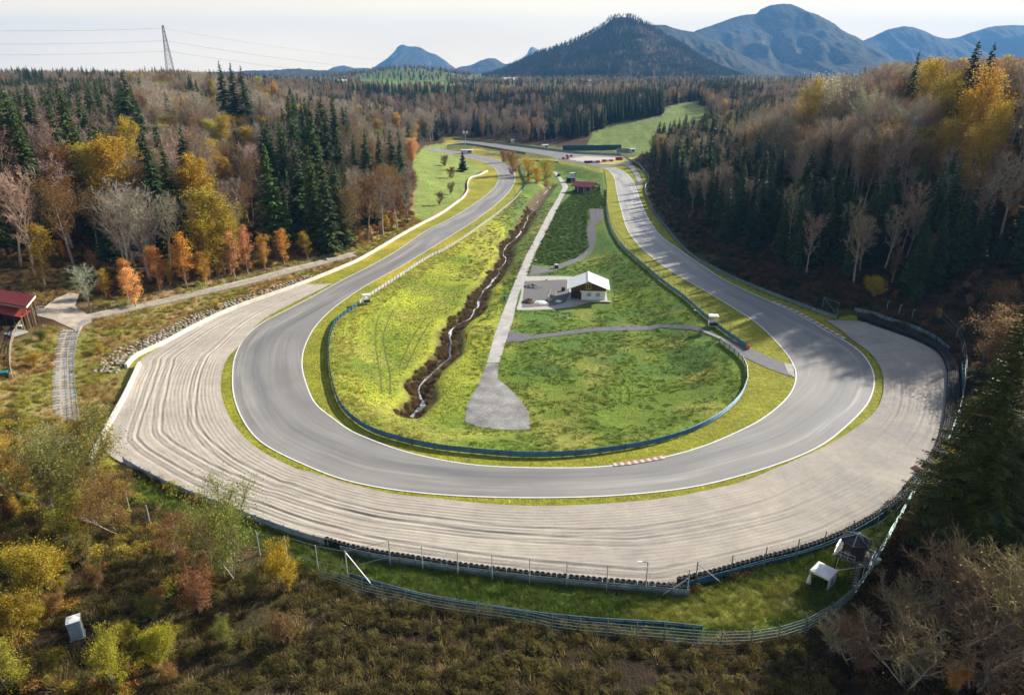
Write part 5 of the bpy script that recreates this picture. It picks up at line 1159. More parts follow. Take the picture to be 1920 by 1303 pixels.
used_tops = []; keep = []
def tree_obj(kind, x, y, h, col, label, cat='tree', group=None, var=None, wide=1.0, z=None, rz=None, parts=True):
    t = T[kind][rnd.randrange(len(T[kind])) if var is None else var % len(T[kind])]; s = h / BASEH[kind]
    z = float(Hs(x, y)) if z is None else z; rz = rnd.uniform(0, 6.28) if rz is None else rz
    col = tuple(c * rnd.uniform(.88, 1.12) for c in col)
    if parts:
        o = empty(OBJN[kind], (x, y, z - .15), rz, label=label, cat=cat, group=group)
        tr = link('trunk', t['trunk_mesh'], o); cr_ = link('crown', t['crown_mesh'], o); cr_.color = (*col, 1)
    else:
        o = link(OBJN[kind], t['joined'], None, (x, y, z - .15), rz); o.color = (*col, 1); tag(o, label, cat, group)
    o.scale = (s * wide, s * wide, s); return o
def top_place(px, py, h, tmin=60):
    """first ground point along the ray where a tree h tall has its top at the pixel"""
    u, fw, dn = ray(px, py); t = tmin * np.exp(np.linspace(0, 3.2, 1500)); x = t * u; y = t * fw; z = CAMH - t * dn
    g = z - Hs(x, y) - h; k = int(np.argmax(g <= 0))
    if g[k] > 0: return None
    return float(x[k]), float(y[k])
# hand-placed trees:  kind, px, py_top, height, colour, width, label
HT = [
 ('spruce', 226, 126, 34, 'spd', 1.1, 'tallest dark spruce on the left skyline, broad with ragged boughs'),
 ('spruce', 262, 228, 33, 'sp', 1.15, 'big dark spruce in front of the left forest beside the yellow maples'),
 ('spruce', 300, 262, 27, 'sp', 1.1, 'dense spruce just right of the biggest dark spruce on the left'),
 ('spruce', 343, 372, 15, 'spd', 1.2, 'small dark spruce tucked under the golden trees on the left'),
 ('spruce', 409, 109, 30, 'spd', 1.1, 'left of three dark skyline spruces right of the pylon'),
 ('spruce', 430, 113, 29, 'spd', 1.1, 'middle of three dark skyline spruces right of the pylon'),
 ('spruce', 449, 118, 28, 'spd', 1.1, 'right of three dark skyline spruces right of the pylon'),
 ('spruce', 492, 262, 30, 'spy', 1.1, 'sunlit spruce at the left end of the central spruce row'),
 ('spruce', 520, 222, 31, 'sp', 1.1, 'tall spruce rising behind the central spruce row'),
 ('spruce', 548, 252, 31, 'sp', 1.1, 'dark spruce in the middle of the central spruce row'),
 ('spruce', 575, 268, 30, 'spy', 1.1, 'olive-lit spruce right of the middle of the central spruce row'),
 ('spruce', 600, 285, 29, 'sp', 1.15, 'broad dark spruce near the right end of the central spruce row'),
 ('spruce', 626, 300, 26, 'sp', 1.2, 'last spruce at the right end of the central spruce row'),
 ('spruce', 630, 236, 25, 'sp', 1.0, 'slim spruce above the brown beeches, leftmost of the upper group'),
 ('spruce', 661, 252, 24, 'sp', 1.0, 'small slim spruce, second from left in the upper group'),
 ('spruce', 682, 238, 26, 'sp', 1.1, 'spruce third from left in the upper group by the left meadow'),
 ('spruce', 708, 244, 26, 'sp', 1.1, 'spruce fourth from left in the upper group by the left meadow'),
 ('spruce', 730, 240, 26, 'sp', 1.1, 'spruce fifth from left in the upper group by the left meadow'),
 ('spruce', 748, 250, 24, 'sp', 1.1, 'rightmost spruce of the upper group by the left meadow'),
 ('leafy', 190, 238, 27, 'yellow', 1.0, 'tall yellow-green maple at the left with thinning crown'),
 ('leafy', 162, 252, 24, 'lime', .9, 'lime-yellow tree at the left edge of the thinning maple'),
 ('leafy', 228, 210, 22, 'yellow', .9, 'yellow crowned tree behind the thinning maple'),
 ('leafy', 358, 278, 25, 'gold', 1.1, 'large golden tree in the middle of the left forest edge'),
 ('leafy', 392, 335, 24, 'yellow', 1.1, 'bright yellow tree standing right of the large golden one'),
 ('leafy', 372, 395, 17, 'gold', 1.2, 'lower golden tree spreading above the forest road'),
 ('leafy', 416, 282, 17, 'orange', .9, 'small orange tree above the bright yellow one'),
 ('leafy', 483, 140, 20, 'yellow', 1.1, 'yellow round crown on the skyline right of the dark spruces'),
 ('leafy', 513, 150, 22, 'gold', .9, 'narrow golden crown right of the yellow skyline tree'),
 ('leafy', 392, 143, 20, 'gold', .5, 'narrow gold poplar left of the three dark skyline spruces'),
 ('leafy', 412, 205, 20, 'lime', .8, 'lime green leaning tree among the bare crowns at left centre'),
 ('leafy', 460, 232, 14, 'yellow', 1.1, 'small yellow tree before the dark gap at left centre'),
 ('leafy', 742, 208, 19, 'gold', 1.0, 'bright round golden tree above the left meadow'),
 ('leafy', 706, 218, 17, 'yellow', 1.1, 'pale yellow tree left of the round golden one'),
 ('leafy', 672, 193, 17, 'gold', 1.0, 'orange-yellow tree high behind the pale yellow one'),
 ('leafy', 770, 252, 16, 'peach', 1.2, 'peach-coloured tree at the corner of the left meadow'),
 ('leafy', 100, 258, 24, 'rust', .9, 'rust-red beech inside the left forest'),
 ('leafy', 90, 296, 22, 'rust', .9, 'lower rust-brown beech at the far left'),
 ('bare', 305, 168, 24, 'baregrey', 1.2, 'broad bare beech with sunlit crown below the pylon'),
 ('bare', 335, 178, 23, 'bare', 1.1, 'bare beech right of the broad one below the pylon'),
 ('bare', 440, 172, 24, 'mauve', 1.25, 'wide mauve-grey bare crown at left centre'),
 ('bare', 480, 182, 22, 'mauve', 1.0, 'mauve bare crown right of the wide one at left centre'),
 ('bare', 188, 205, 22, 'mauve', 1.1, 'bare grey crown behind the yellow maple at left'),
 ('pale', 200, 320, 26, 'baregrey', 1.2, 'large pale-stemmed bare tree leaning at the front of the left forest'),
 ('pale', 245, 345, 23, 'baregrey', 1.3, 'second pale-stemmed bare tree with drooping limbs on the left'),
 ('pale', 8, 295, 26, 'baregrey', 1.1, 'pale bare tree at the left edge of the picture'),
 ('pale', 92, 280, 24, 'baregrey', .9, 'slim pale bare tree in front of the rust beech'),
 ('leafy', 488, 372, 11, 'brownleaf', 1.2, 'small brown-orange round tree before the central spruces'),
 ('leafy', 448, 376, 11, 'yellow', 1.0, 'small yellow-brown tree left of the brown-orange round one'),
 ('spruce', 1838, 70, 30, 'spd', 1.0, 'left of two dark ragged spruces on the right skyline'),
 ('spruce', 1868, 74, 29, 'spd', .9, 'right of two dark ragged spruces on the right skyline'),
 ('spruce', 1726, 90, 27, 'spd', 1.0, 'single dark spruce on the right skyline beside the golden tree'),
 ('airy', 1760, 92, 27, 'gold', .9, 'golden tree with orange top on the right skyline'),
 ('airy', 1790, 118, 26, 'yellow', .8, 'thin yellow tree right of the golden skyline tree'),
 ('airy', 1868, 106, 30, 'gold', .9, 'tall bright gold beech near the right edge, lit from behind'),
 ('airy', 1830, 150, 27, 'yellow', .9, 'yellow beech left of the tall bright gold one'),
 ('airy', 1893, 170, 26, 'gold', .7, 'gold beech at the right edge before the bright meadow'),
 ('airy', 1845, 215, 24, 'yellow', .9, 'lower yellow beech under the tall gold one'),
 ('airy', 1790, 210, 22, 'gold', .8, 'amber-leaved tree in the upper right forest'),
 ('airy', 1530, 130, 20, 'yellow', .8, 'small yellow crown on top of the right ridge'),
 ('airy', 1360, 182, 19, 'yellow', .7, 'yellow tree at the left end of the right ridge'),
 ('airy', 1365, 205, 15, 'gold', .8, 'small gold crown below the left end of the right ridge'),
 ('thin', 1560, 118, 24, 'baregrey', 1.0, 'pale thinning crown on the middle of the right ridge'),
]
for kind, px, py, h, col, wd, lab in HT:
    h *= 1.18; q = top_place(px, py, h)
    
    if q is None or (py < 126 and px < 460 and q[1] > 450):
        u, fw, dn = ray(px, py); Y_ = 430 if px < 1000 else 300; q = (u / fw * Y_, Y_); h = z_for(Y_, py) - float(Hs(*q))
    tree_obj(kind, q[0], q[1], h * .98, C_[col], lab, wide=wd); used_tops.append((q[0], q[1])); _p = proj(q[0], q[1], float(Hs(*q)) + h); keep.append((_p[0], _p[1], FPX * h / _p[2], _p[2]))
# trees placed by their visible foot: kind, px, py_foot, py_top, colour, width, label
HF = [
 ('slim', 84, 535, 418, 'yellow', 1.3, 'slender yellow birch standing on the bank above the pavilion'),
 ('slim', 440, 520, 432, 'peach', 1.1, 'peach-pink young tree beside the forest road, first of the row'),
 ('slim', 465, 515, 428, 'peach', 1.0, 'peach young tree, second of the row by the forest road'),
 ('slim', 497, 505, 440, 'orange', 1.3, 'broad orange young tree, third of the row by the forest road'),
 ('slim', 533, 497, 434, 'orange', 1.3, 'golden-orange young tree, fourth of the row by the forest road'),
 ('slim', 578, 487, 430, 'gold', 1.3, 'golden young tree, last of the row by the forest road'),
 ('thin', 655, 468, 325, 'brownleaf', 1.2, 'broad brown beech at the right end of the central spruces'),
 ('thin', 690, 452, 318, 'rust', 1.2, 'reddish-brown beech right of the broad brown one'),
 ('bare', 718, 440, 312, 'bare', 1.2, 'bare brown beech in the group beside the left meadow'),
 ('thin', 745, 428, 322, 'brownleaf', 1.1, 'tan beech in the group beside the left meadow'),
 ('bare', 765, 415, 335, 'mauve', 1.2, 'last bare beech before the left meadow'),
 ('leafy', 640, 440, 380, 'brownleaf', 1.1, 'low brown leafy tree under the end of the central spruces'),
 ('bare', 285, 525, 330, 'bare', 1.1, 'bare brown tree between the pale-stemmed ones and the golden tree'),
 ('thin', 140, 500, 330, 'brownleaf', 1.1, 'amber thinning tree below the thinning maple'),
 ('thin', 40, 500, 330, 'rust', 1.1, 'rusty thinning tree at the left edge of the forest front'),
 ('leafy', 432, 505, 385, 'yellow', .9, 'yellow tree standing above the peach row'),
 ('slim', 410, 520, 455, 'gold', 1.5, 'low golden young tree left of the peach row'),
 ('slim', 385, 535, 450, 'orange', 1.3, 'orange sapling left of the low golden one'),
 ('slim', 350, 540, 440, 'orange', 1.2, 'orange young tree with thin crown by the forest road'),
 ('slim', 300, 545, 465, 'orange', 1.2, 'amber young tree above the left bend of the forest road'),
 ('slim', 255, 575, 500, 'peach', 1.4, 'orange-pink shrub-like tree right of the road junction'),
 ('slim', 240, 560, 475, 'orange', 1.1, 'small orange tree behind the orange-pink one at the junction'),
 ('slim', 200, 560, 488, 'gold', 1.4, 'golden sapling near the road junction'),
 ('pale', 170, 580, 490, 'baregrey', 1.6, 'small bare pale tree at the road junction'),
 ('slim', 320, 535, 480, 'gold', 1.3, 'low golden shrub-like tree beside the forest road'),
 ('spruce', 868, 322, 282, 'spd', 1.5, 'lone dark spruce beside the far left straight'),
 ('round', 1026, 338, 290, 'yellow', 1.05, 'round yellow tree at the head of the stream'),
 ('round', 992, 332, 286, 'yellow', 1.05, 'yellow tree left of the round one at the head of the stream'),
 ('round', 962, 328, 280, 'brownleaf', .9, 'brown-orange tree left of the yellow pair by the far bend'),
 ('round', 1008, 345, 312, 'gold', .9, 'low golden tree below the yellow pair at the head of the stream'),
 ('round', 1025, 350, 336, 'yellow', 1.3, 'small yellow bush by the lane at the head of the stream'),
 ('round', 990, 345, 330, 'gold', 1.3, 'small gold bush at the left end of the stream head'),
 ('round', 945, 305, 280, 'brownleaf', .9, 'thin brown tree at the far left of the stream head'),
 ('round', 833, 312, 288, 'rust', 1.0, 'rusty thin tree in the left meadow'),
 ('round', 846, 335, 312, 'rust', .9, 'small rusty tree in the left meadow beside the lone spruce'),
 ('brush', 845, 365, 335, 'brownleaf', 1.2, 'brown shrub behind the wall bend of the left straight'),
 ('brush', 825, 385, 352, 'brownleaf', 1.2, 'brown shrub at the foot of the left meadow'),
 ('spruce', 1123, 358, 342, 'spd', 1.3, 'tiny dark spruce by the right mesh fence'),
 ('slim', 1672, 530, 458, 'brownleaf', .9, 'thin birch with rusty top standing alone on the dark right slope'),
 ('round', 1640, 556, 515, 'gold', 1.3, 'small golden tree on the dark slope above the gravel entry'),
 ('airy', 1738, 520, 425, 'brownleaf', .6, 'narrow brown tree on the dark right slope'),
 ('round', 1560, 385, 345, 'olive', 1.3, 'olive-yellow tree in the middle of the right forest foot'),
 ('round', 1590, 400, 362, 'olive', 1.1, 'second olive-yellow tree at the right forest foot'),
 ('round', 1895, 410, 335, 'brownleaf', .9, 'brown tree at the right edge above the dark slope'),
 ('round', 1780, 940, 835, 'gold', 1.0, 'yellow-orange bush behind the teal wall at the right'),
 ('round', 1870, 600, 520, 'brownleaf', 1.3, 'rusty brown tree on the slope at the far right'),
 ('round', 1885, 700, 560, 'brownleaf', 1.3, 'dark brown tree behind the big right spruce'),
 ('round', 1850, 810, 730, 'brownleaf', 1.0, 'brown bush beyond the end of the tyre rows'),
 ('round', 1720, 1010, 960, 'brownleaf', 1.3, 'rusty bush at the corner by the timber tower'),
 ('big_spruce', 1800, 1030, 590, 'spy', 1.35, 'large sunlit spruce filling the right edge'),
 ('big_spruce', 1895, 1010, 700, 'spy', 1.3, 'sunlit spruce cut by the picture edge beside the large one'),
 ('big_spruce', 1765, 985, 860, 'spy', 1.3, 'small sunlit spruce behind the corner of the tyre wall'),
 ('wispy', 185, 985, 770, 'olive', 1.3, 'tall feathery willow at the lower left end of the gravel'),
 ('wispy', 135, 960, 765, 'olive', 1.0, 'feathery willow left of the tallest one at lower left'),
 ('wispy', 225, 1000, 840, 'brownleaf', 1.2, 'tan feathery willow right of the tallest one at lower left'),
 ('wispy', 440, 1085, 885, 'olive', 1.1, 'thin willow rising before the front gravel rail'),
 ('wispy', 395, 1060, 945, 'brownleaf', 1.0, 'low tan willow left of the thin one before the gravel rail'),
 ('wispy', 330, 1050, 960, 'brownleaf', 1.3, 'spreading tan willow among the tall fence posts'),
 ('pale', 100, 975, 800, 'baregrey', 1.2, 'bare pale tree among the yellow bushes at lower left'),
 ('round', 135, 1010, 915, 'lime', .9, 'yellow-green bush in the dark hollow at lower left'),
 ('bush', 535, 1110, 1015, 'gold', 1.3, 'bright golden bush at the left end of the lower fence'),
 ('bush', 375, 1150, 1055, 'brownleaf', 1.2, 'brown bush with yellow top in the dark hollow'),
 ('bush', 222, 1300, 1180, 'lime', 1.0, 'large yellow-green bush right of the blue-grey cabinet'),
 ('bush', 300, 1255, 1170, 'lime', 1.1, 'smaller yellow-green bush right of the large one near the cabinet'),
 ('bush', 425, 1215, 1150, 'olive', 1.1, 'olive bush in the middle of the dark foreground'),
 ('bush', 540, 1210, 1145, 'brownleaf', 1.4, 'wide brown bush in the dark foreground'),
 ('bush', 290, 1165, 1105, 'olive', 1.1, 'dim olive bush behind the cabinet'),
 ('bush', 470, 1120, 1060, 'olive', 1.1, 'olive bush left of the bright golden one'),
 ('bush', 60, 1130, 1010, 'yellow', 1.6, 'broad yellow bush at the left edge above the cabinet'),
 ('bush', 20, 1210, 1120, 'yellow', 1.6, 'broad yellow-green bush at the left edge beside the cabinet'),
 ('bush', 100, 1100, 1010, 'yellow', 1.4, 'yellow bush right of the broad edge one above the cabinet'),
 ('bush', 30, 1290, 1195, 'lime', 1.5, 'yellow-green bush in the bottom left corner'),
 ('bush', 25, 880, 800, 'orange', 1.5, 'orange-yellow bush on the left slope below the pavilion'),
 ('bush', 60, 930, 855, 'orange', 1.4, 'orange bush lower on the left slope'),
 ('bush', 15, 980, 900, 'brownleaf', 1.5, 'rusty bush at the left edge of the slope'),
 ('bush', 70, 1010, 950, 'brownleaf', 1.4, 'rusty bush beside the bare pale tree at lower left'),
 ('bush', 160, 1060, 985, 'olive', 1.3, 'olive bush above the dark hollow'),
 ('bush', 65, 690, 655, 'yellow', 1.5, 'yellow shrub on the slope right of the plank fence'),
 ('bush', 80, 640, 608, 'olive', 1.5, 'olive shrub between the pavilion and the slab path'),
 ('bush', 190, 665, 640, 'lime', 1.4, 'yellow shrub on the bank right of the slab path'),
 ('bush', 258, 612, 594, 'lime', 1.4, 'lime shrub on the middle of the left bank'),
 ('bush', 408, 580, 562, 'lime', 1.4, 'lime shrub on the bank above the boulders'),
 ('bush', 180, 1110, 1050, 'brownleaf', 1.2, 'brown bush left of the dark hollow path'),
 ('bush', 875, 640, 622, 'lime', .9, 'small lime bush beside the stream'),
 ('brush', 1855, 1235, 1010, 'twigbrown', 1.5, 'large bare shrub with pink-grey twigs at lower right'),
 ('brush', 1760, 1180, 1000, 'twigbrown', 1.5, 'bare shrub with arching twigs left of the large one at lower right'),
 ('brush', 1680, 1190, 1060, 'twigbrown', 1.5, 'bare shrub leaning over the perimeter fence'),
 ('brush', 1600, 1255, 1130, 'twigbrown', 1.6, 'low bare shrub below the end of the perimeter fence'),
 ('brush', 1700, 1290, 1150, 'twigbrown', 1.6, 'bare shrub at the bottom edge right of centre'),
 ('brush', 1830, 1300, 1150, 'twigbrown', 1.6, 'bare shrub in the bottom right corner'),
 ('brush', 1900, 1180, 1010, 'twigbrown', 1.3, 'bare shrub against the right edge below the spruces'),
 ('bush', 1790, 1300, 1225, 'orange', 1.0, 'shrub with sparse orange leaves at the bottom right'),
 ('brush', 1560, 1220, 1150, 'bare', 1.5, 'small bare shrub touching the bottom curve of the fence'),
]
for kind, px, pyf, pyt, col, wd, lab in HF:
    g = G(px, pyf); h = z_for(g.y, pyt) - g.z
    if h < .5: continue
    tree_obj(kind, g.x, g.y, h * (rnd.uniform(.72, 1.15) if kind == 'slim' else rnd.uniform(.9, 1.1)), C_[col], lab, wide=wd * HFW.get(kind, 1), cat='tree' if kind not in ('bush', 'brush') else 'shrub'); used_tops.append((g.x, g.y))
# ------------------------------------------------------------ scatter the forest
left_edge = [tuple(p) for p in GL([(0,500),(60,500),(120,505),(180,560),(240,558),(320,540),(400,522),(480,508),(560,488),(640,465),(700,448),(760,425),(775,405)])]
LF = left_edge + [tuple(G(770,345))[:2], tuple(G(765,305))[:2], tuple(G(790,272))[:2], tuple(G(830,262))[:2], (-95, 640), (-120, 700), (-620, 760), (-620, 100)]
RFp = [tuple(p) for p in GL([(1905,800),(1835,720),(1800,640),(1745,612),(1690,575),(1600,555),(1500,520),(1400,472),(1300,432),(1250,392),(1230,355),(1222,320)])] + [(78, 480), (90, 560), (150, 620), (620, 620), (620, 60), (150, 60)]
opens = [lm, rm, ridge_meadow]
kinds_cap = 300
cand = []      # kind, x, y, h, colkey, region
def scatter_pts(x0, x1, y0, y1, s, fn, seed):
    r_ = np.random.default_rng(seed); xs, ys = np.meshgrid(np.arange(x0, x1, s), np.arange(y0, y1, s)); x = xs.ravel() + r_.uniform(-.42, .42, xs.size) * s; y = ys.ravel() + r_.uniform(-.42, .42, xs.size) * s
    k = fn(x, y); return x[k], y[k], r_
def hides(X, Y, Z, h):
    px, py, dp = proj(X, Y, Z + h)
    return any(dp < d - 2 and abs(px - a) < .20 * c + .12 * FPX * h / dp and py < b + .42 * c for a, b, c, d in keep)
def okk(x, y):
    z = Hs(x, y); px, py, d = projA(x, y, z + 20); k = (px > -140) & (px < 2060) & (y > 40)
    for o in opens: k &= ~inpoly(x, y, o)
    return k & ~inpoly(x, y, CORR)
UT = np.array(used_tops)
LIM = np.array([(-400,165),(0,158),(100,150),(200,148),(240,132),(300,128),(400,128),(500,134),(600,138),(700,146),(800,180),(840,200),(841,120),(1190,120),(1191,330),(1215,262),(1250,207),(1300,178),(1350,155),(1400,135),(1450,128),(1500,120),(1600,113),(1700,106),(1800,101),(1920,96),(2300,96)], float)
def limit(X, Y, Z, h):
    """keep the woods no taller than their outline in the photograph"""
    for _ in range(5):
        px, py, _d = proj(X, Y, Z + h)
        if py >= np.interp(px, LIM[:, 0], LIM[:, 1]): return h
        h *= .88
    return h
# left hill
x, y, r_ = scatter_pts(-600, -30, 100, 740, 6.9, lambda x, y: okk(x, y) & inpoly(x, y, LF), 5)
z = Hs(x, y); d0 = distline(x, y, left_edge)
px, py, dep = projA(x, y, z + 20)
big = fbm(x / 38, y / 38, 3); big2 = fbm(x / 22 + 70, y / 22, 2)
for X, Y, Z, PX, PY, b, b2, d, dp in zip(x, y, z, px, py, big, big2, d0, dep):
    u = r_.random(); near = np.min((UT[:, 0] - X) ** 2 + (UT[:, 1] - Y) ** 2) < 14
    if near: continue
    if dp > 330 and u < .35: continue
    if d < 9: 
        k = ('slim', r_.uniform(4, 8), r_.choice(['orange', 'gold', 'brownleaf', 'peach'])) if u < .35 else ('bush', r_.uniform(2, 3.5), 'brownleaf') if u < .6 else None
    elif PX < 230 and PY < 330 + 40 * b: k = ('spruce', r_.uniform(20, 26), 'sp') if u < .8 + b else ('bare', 20, 'mauve')
    elif PX < 230: k = ('bare', r_.uniform(17, 22), 'bare') if u < .3 else ('leafy', r_.uniform(12, 17), 'rust') if u < .5 else ('spruce', r_.uniform(16, 22), 'spd') if u < .62 else ('thin', 20, 'brownleaf') if u < .8 else None
    elif 470 < PX < 650 and 225 < PY < 420: k = ('spruce', r_.uniform(20, 26), 'sp') if u < .7 else ('bare', 20, 'mauve') if u < .85 else None
    elif PX > 600 and PY > 235: k = ('thin', r_.uniform(13, 18), 'brownleaf') if u < .45 else ('bare', r_.uniform(13, 18), 'bare') if u < .85 else ('spruce', 18, 'sp')
    elif b2 > .13: k = ('spruce', r_.uniform(18, 24), 'sp' if u < .6 else 'spd') if u < .85 else ('bare', 20, 'mauve')
    elif b > .16: k = ('leafy', r_.uniform(15, 20), r_.choice(['yellow', 'gold', 'olive'])) if u < .45 else ('bare', 20, 'mauve')
    else: k = ('bare', r_.uniform(17, 23), 'mauve' if u < .35 else 'baregrey') if u < .62 else ('thin', r_.uniform(16, 21), 'brownleaf') if u < .78 else ('leafy', r_.uniform(13, 18), r_.choice(['olive', 'yellow', 'gold', 'lime'])) if u < .86 else ('spruce', r_.uniform(17, 23), 'spd') if u < .94 else None
    if k: cand.append((k[0], limit(X, Y, Z, k[1] * ((1.8 if d < 35 else 1.55 if d < 80 else 1.3) if k[0] not in ('slim', 'bush') else 1)), k[2], X, Y, Z, dp, 'left'))
# right hill
x, y, r_ = scatter_pts(60, 600, 60, 640, 5.8, lambda x, y: okk(x, y) & inpoly(x, y, RFp), 6)
z = Hs(x, y); d0 = distline(x, y, CORR, True); px, py, dep = projA(x, y, z + 18); b2s = fbm(x / 16, y / 16, 2)
for X, Y, Z, PX, PY, d, b2, dp in zip(x, y, z, px, py, d0, b2s, dep):
    u = r_.random()
    if np.min((UT[:, 0] - X) ** 2 + (UT[:, 1] - Y) ** 2) < 14: continue
    if Y < 175 and d < 34: k = ('young_spruce', r_.uniform(3, 7), 'spd') if u < .32 else ('bush', r_.uniform(1.8, 3.5), 'brownleaf') if u < .62 else ('brush', r_.uniform(2, 4), 'twigbrown') if u < .85 else None
    elif d < 14: k = ('bush', r_.uniform(1.8, 3.2), 'brownleaf') if u < .5 else ('brush', r_.uniform(2, 4), 'twigbrown') if u < .75 else ('young_spruce', r_.uniform(3, 6), 'sp')
    elif Y > 400: k = ('spruce', r_.uniform(14, 20), 'spy' if u < .3 else 'sp') if u < .6 + b2 else ('bare', 15, 'bare') if u < .85 else ('leafy', r_.uniform(12, 15), 'olive')
    elif d < 46 + 24 * b2: k = ('spruce', r_.uniform(13, 20), 'spd') if u < .62 else ('bare', r_.uniform(12, 17), 'bare') if u < .85 else ('young_spruce', 8, 'spd')
    elif PX > 1735 and d > 60: k = ('leafy', r_.uniform(17, 22), r_.choice(['gold', 'yellow', 'brownleaf'])) if u < .13 else ('thin', r_.uniform(20, 24), 'brownleaf') if u < .4 else ('bare', r_.uniform(22, 26), 'bare') if u < .9 else None
    else: k = ('bare', r_.uniform(18, 23), 'bare' if u < .4 else 'baregrey') if u < .72 else ('thin', r_.uniform(17, 22), 'brownleaf') if u < .87 else ('spruce', 16, 'spd') if u < .93 else ('pale', 20, 'baregrey')
    if dp > 330 and r_.random() < .25: continue
    if k: cand.append((k[0], limit(X, Y, Z, k[1] * (1.3 if k[0] in ('spruce', 'bare', 'thin', 'leafy', 'pale') else 1)), k[2], X, Y, Z, dp, 'right'))
# far hillside across the valley
x, y, r_ = scatter_pts(-1000, 480, 640, 1080, 7.8, lambda x, y: okk(x, y) & (distline(x, y, CORR, True) > 9) & ~inpoly(x, y, LF), 8)
z = Hs(x, y); px, py, dep = projA(x, y, z + 15); b2s = fbm(x / 60, y / 60, 3)
for X, Y, Z, PX, PY, b2, dp in zip(x, y, z, px, py, b2s, dep):
    u = r_.random()
    if Y > 820 and b2 < -.12: continue
    if Y > 900 and ((Y > 1010 and -.21 < X / Y < -.08) or r_.random() < .35): continue
    if 1020 < PX < 1250 and Y < 860: k = ('spruce', r_.uniform(17, 22), 'spd' if u < .7 else 'sp') if u < .93 else ('bare', 20, 'bare')
    elif b2 > .12: k = ('spruce', r_.uniform(17, 23), 'spd')
    else: k = ('bare', r_.uniform(15, 20), 'mauve' if u < .5 else 'bare') if u < .66 else ('thin', 17, 'brownleaf') if u < .76 else ('spruce', r_.uniform(15, 21), 'spd') if u < .96 else ('leafy', 14, 'orange')
    cand.append((*k, X, Y, Z, dp, 'far'))
# plateau woods
x, y, r_ = scatter_pts(-1500, 1500, 1080, 2300, 17, lambda x, y: okk(x, y) & ((fbm(x / 260, y / 110, 3) > .03) | ((x / y > -.24) & (x / y < -.05) & (y > 1950))) & ~((x / y > -.205) & (x / y < -.085) & (y < 1900) & (y > 1250)), 9)
for X, Y, Z in zip(x, y, Hs(x, y)):
    u = r_.random(); k = ('bare', r_.uniform(11, 16), 'mauve') if u < .5 else ('spruce', r_.uniform(12, 17), 'spd') if u < .85 else ('leafy', 12, 'brownleaf'); cand.append((*k, X, Y, Z, 2000, 'plateau'))
WHERE = {'left': 'in the forest on the left hill', 'right': 'in the forest on the right slope', 'far': 'in the dark wood across the valley', 'plateau': 'on the far plateau'}
KN = {'spruce': 'spruce', 'young_spruce': 'young spruce', 'bare': 'bare beech', 'thin': 'thinning beech', 'pale': 'pale-stemmed bare tree', 'leafy': 'autumn-leaved tree', 'round': 'round tree', 'slim': 'slender young tree', 'bush': 'low shrub', 'brush': 'twiggy shrub'}
CN = {'sp': 'dark green', 'spd': 'blackish green', 'spy': 'sunlit olive', 'mauve': 'mauve-grey', 'bare': 'brown-grey', 'baregrey': 'pale grey', 'brownleaf': 'tan-brown', 'rust': 'rust-red', 'lime': 'lime green', 'olive': 'olive', 'yellow': 'yellow', 'gold': 'golden', 'orange': 'orange', 'peach': 'peach', 'twigbrown': 'dark brown'}
VIS = {}
def fit(c):
    if c[7] in ('far', 'plateau') or c[1] < 5: return c
    for f in (1, .75, .55, .4):
        if not hides(c[3], c[4], c[5], c[1] * f): return (c[0], c[1] * f, *c[2:])
cand = [c for c in map(fit, cand) if c]
cand.sort(key=lambda c: -c[1] / c[6])
cnt = {}; rest = {}
LMK = {'left': [('the thinning yellow maple',190,290),('the pale-stemmed leaning trees',225,420),('the left picture edge',20,300),('the rust-red beech',95,330),('the slender bank birch',84,450),('the large golden tree',360,330),('the central spruce row',550,300),('the skyline spruce trio',430,160),('the biggest dark spruce',262,290),('the tall pylon',320,175),('the wide mauve crown',450,210),('the upper spruce group',700,270),('the round golden tree',742,225),('the narrow left poplar',392,170),('the peach young trees',450,470),('the road junction',190,540),('the end of the forest road',640,440),('the yellow skyline crowns',500,170),('the left spur above the track',800,220)],
 'right': [('the escape road',1230,330),('the left end of the ridge',1300,215),('the small gold ridge crown',1365,230),('the middle of the ridge',1500,150),('the right ridge above the kerb',1600,250),('the olive pair at the forest foot',1575,400),('the single skyline spruce',1726,150),('the tall gold beech',1868,180),('the amber-leaved tree',1790,260),('the lone rusty birch',1672,480),('the small golden slope tree',1640,530),('the mesh gate',1540,520),('the start of the right rail bend',1330,420),('the bent white posts',1690,600),('the far right brown trees',1880,450),('the sunlit edge spruce',1850,750),('the teal wall',1790,850),('the lower right corner',1850,1150),('the bare ridge slope',1450,280)],
 'far': [('the back straight',900,240),('the round yellow trees',1020,230),('the green screen wall',1110,240),('the right meadow',1230,190),('the foot of the valley wood',960,200)]}
ORD = ['tallest', 'second tallest', 'third tallest', 'fourth tallest', 'fifth tallest', 'sixth tallest', 'seventh tallest', 'eighth tallest', 'ninth tallest', 'tenth tallest', 'eleventh tallest', 'twelfth tallest', 'thirteenth tallest', 'fourteenth tallest', 'fifteenth tallest', 'sixteenth tallest', 'seventeenth tallest', 'eighteenth tallest']
built = []
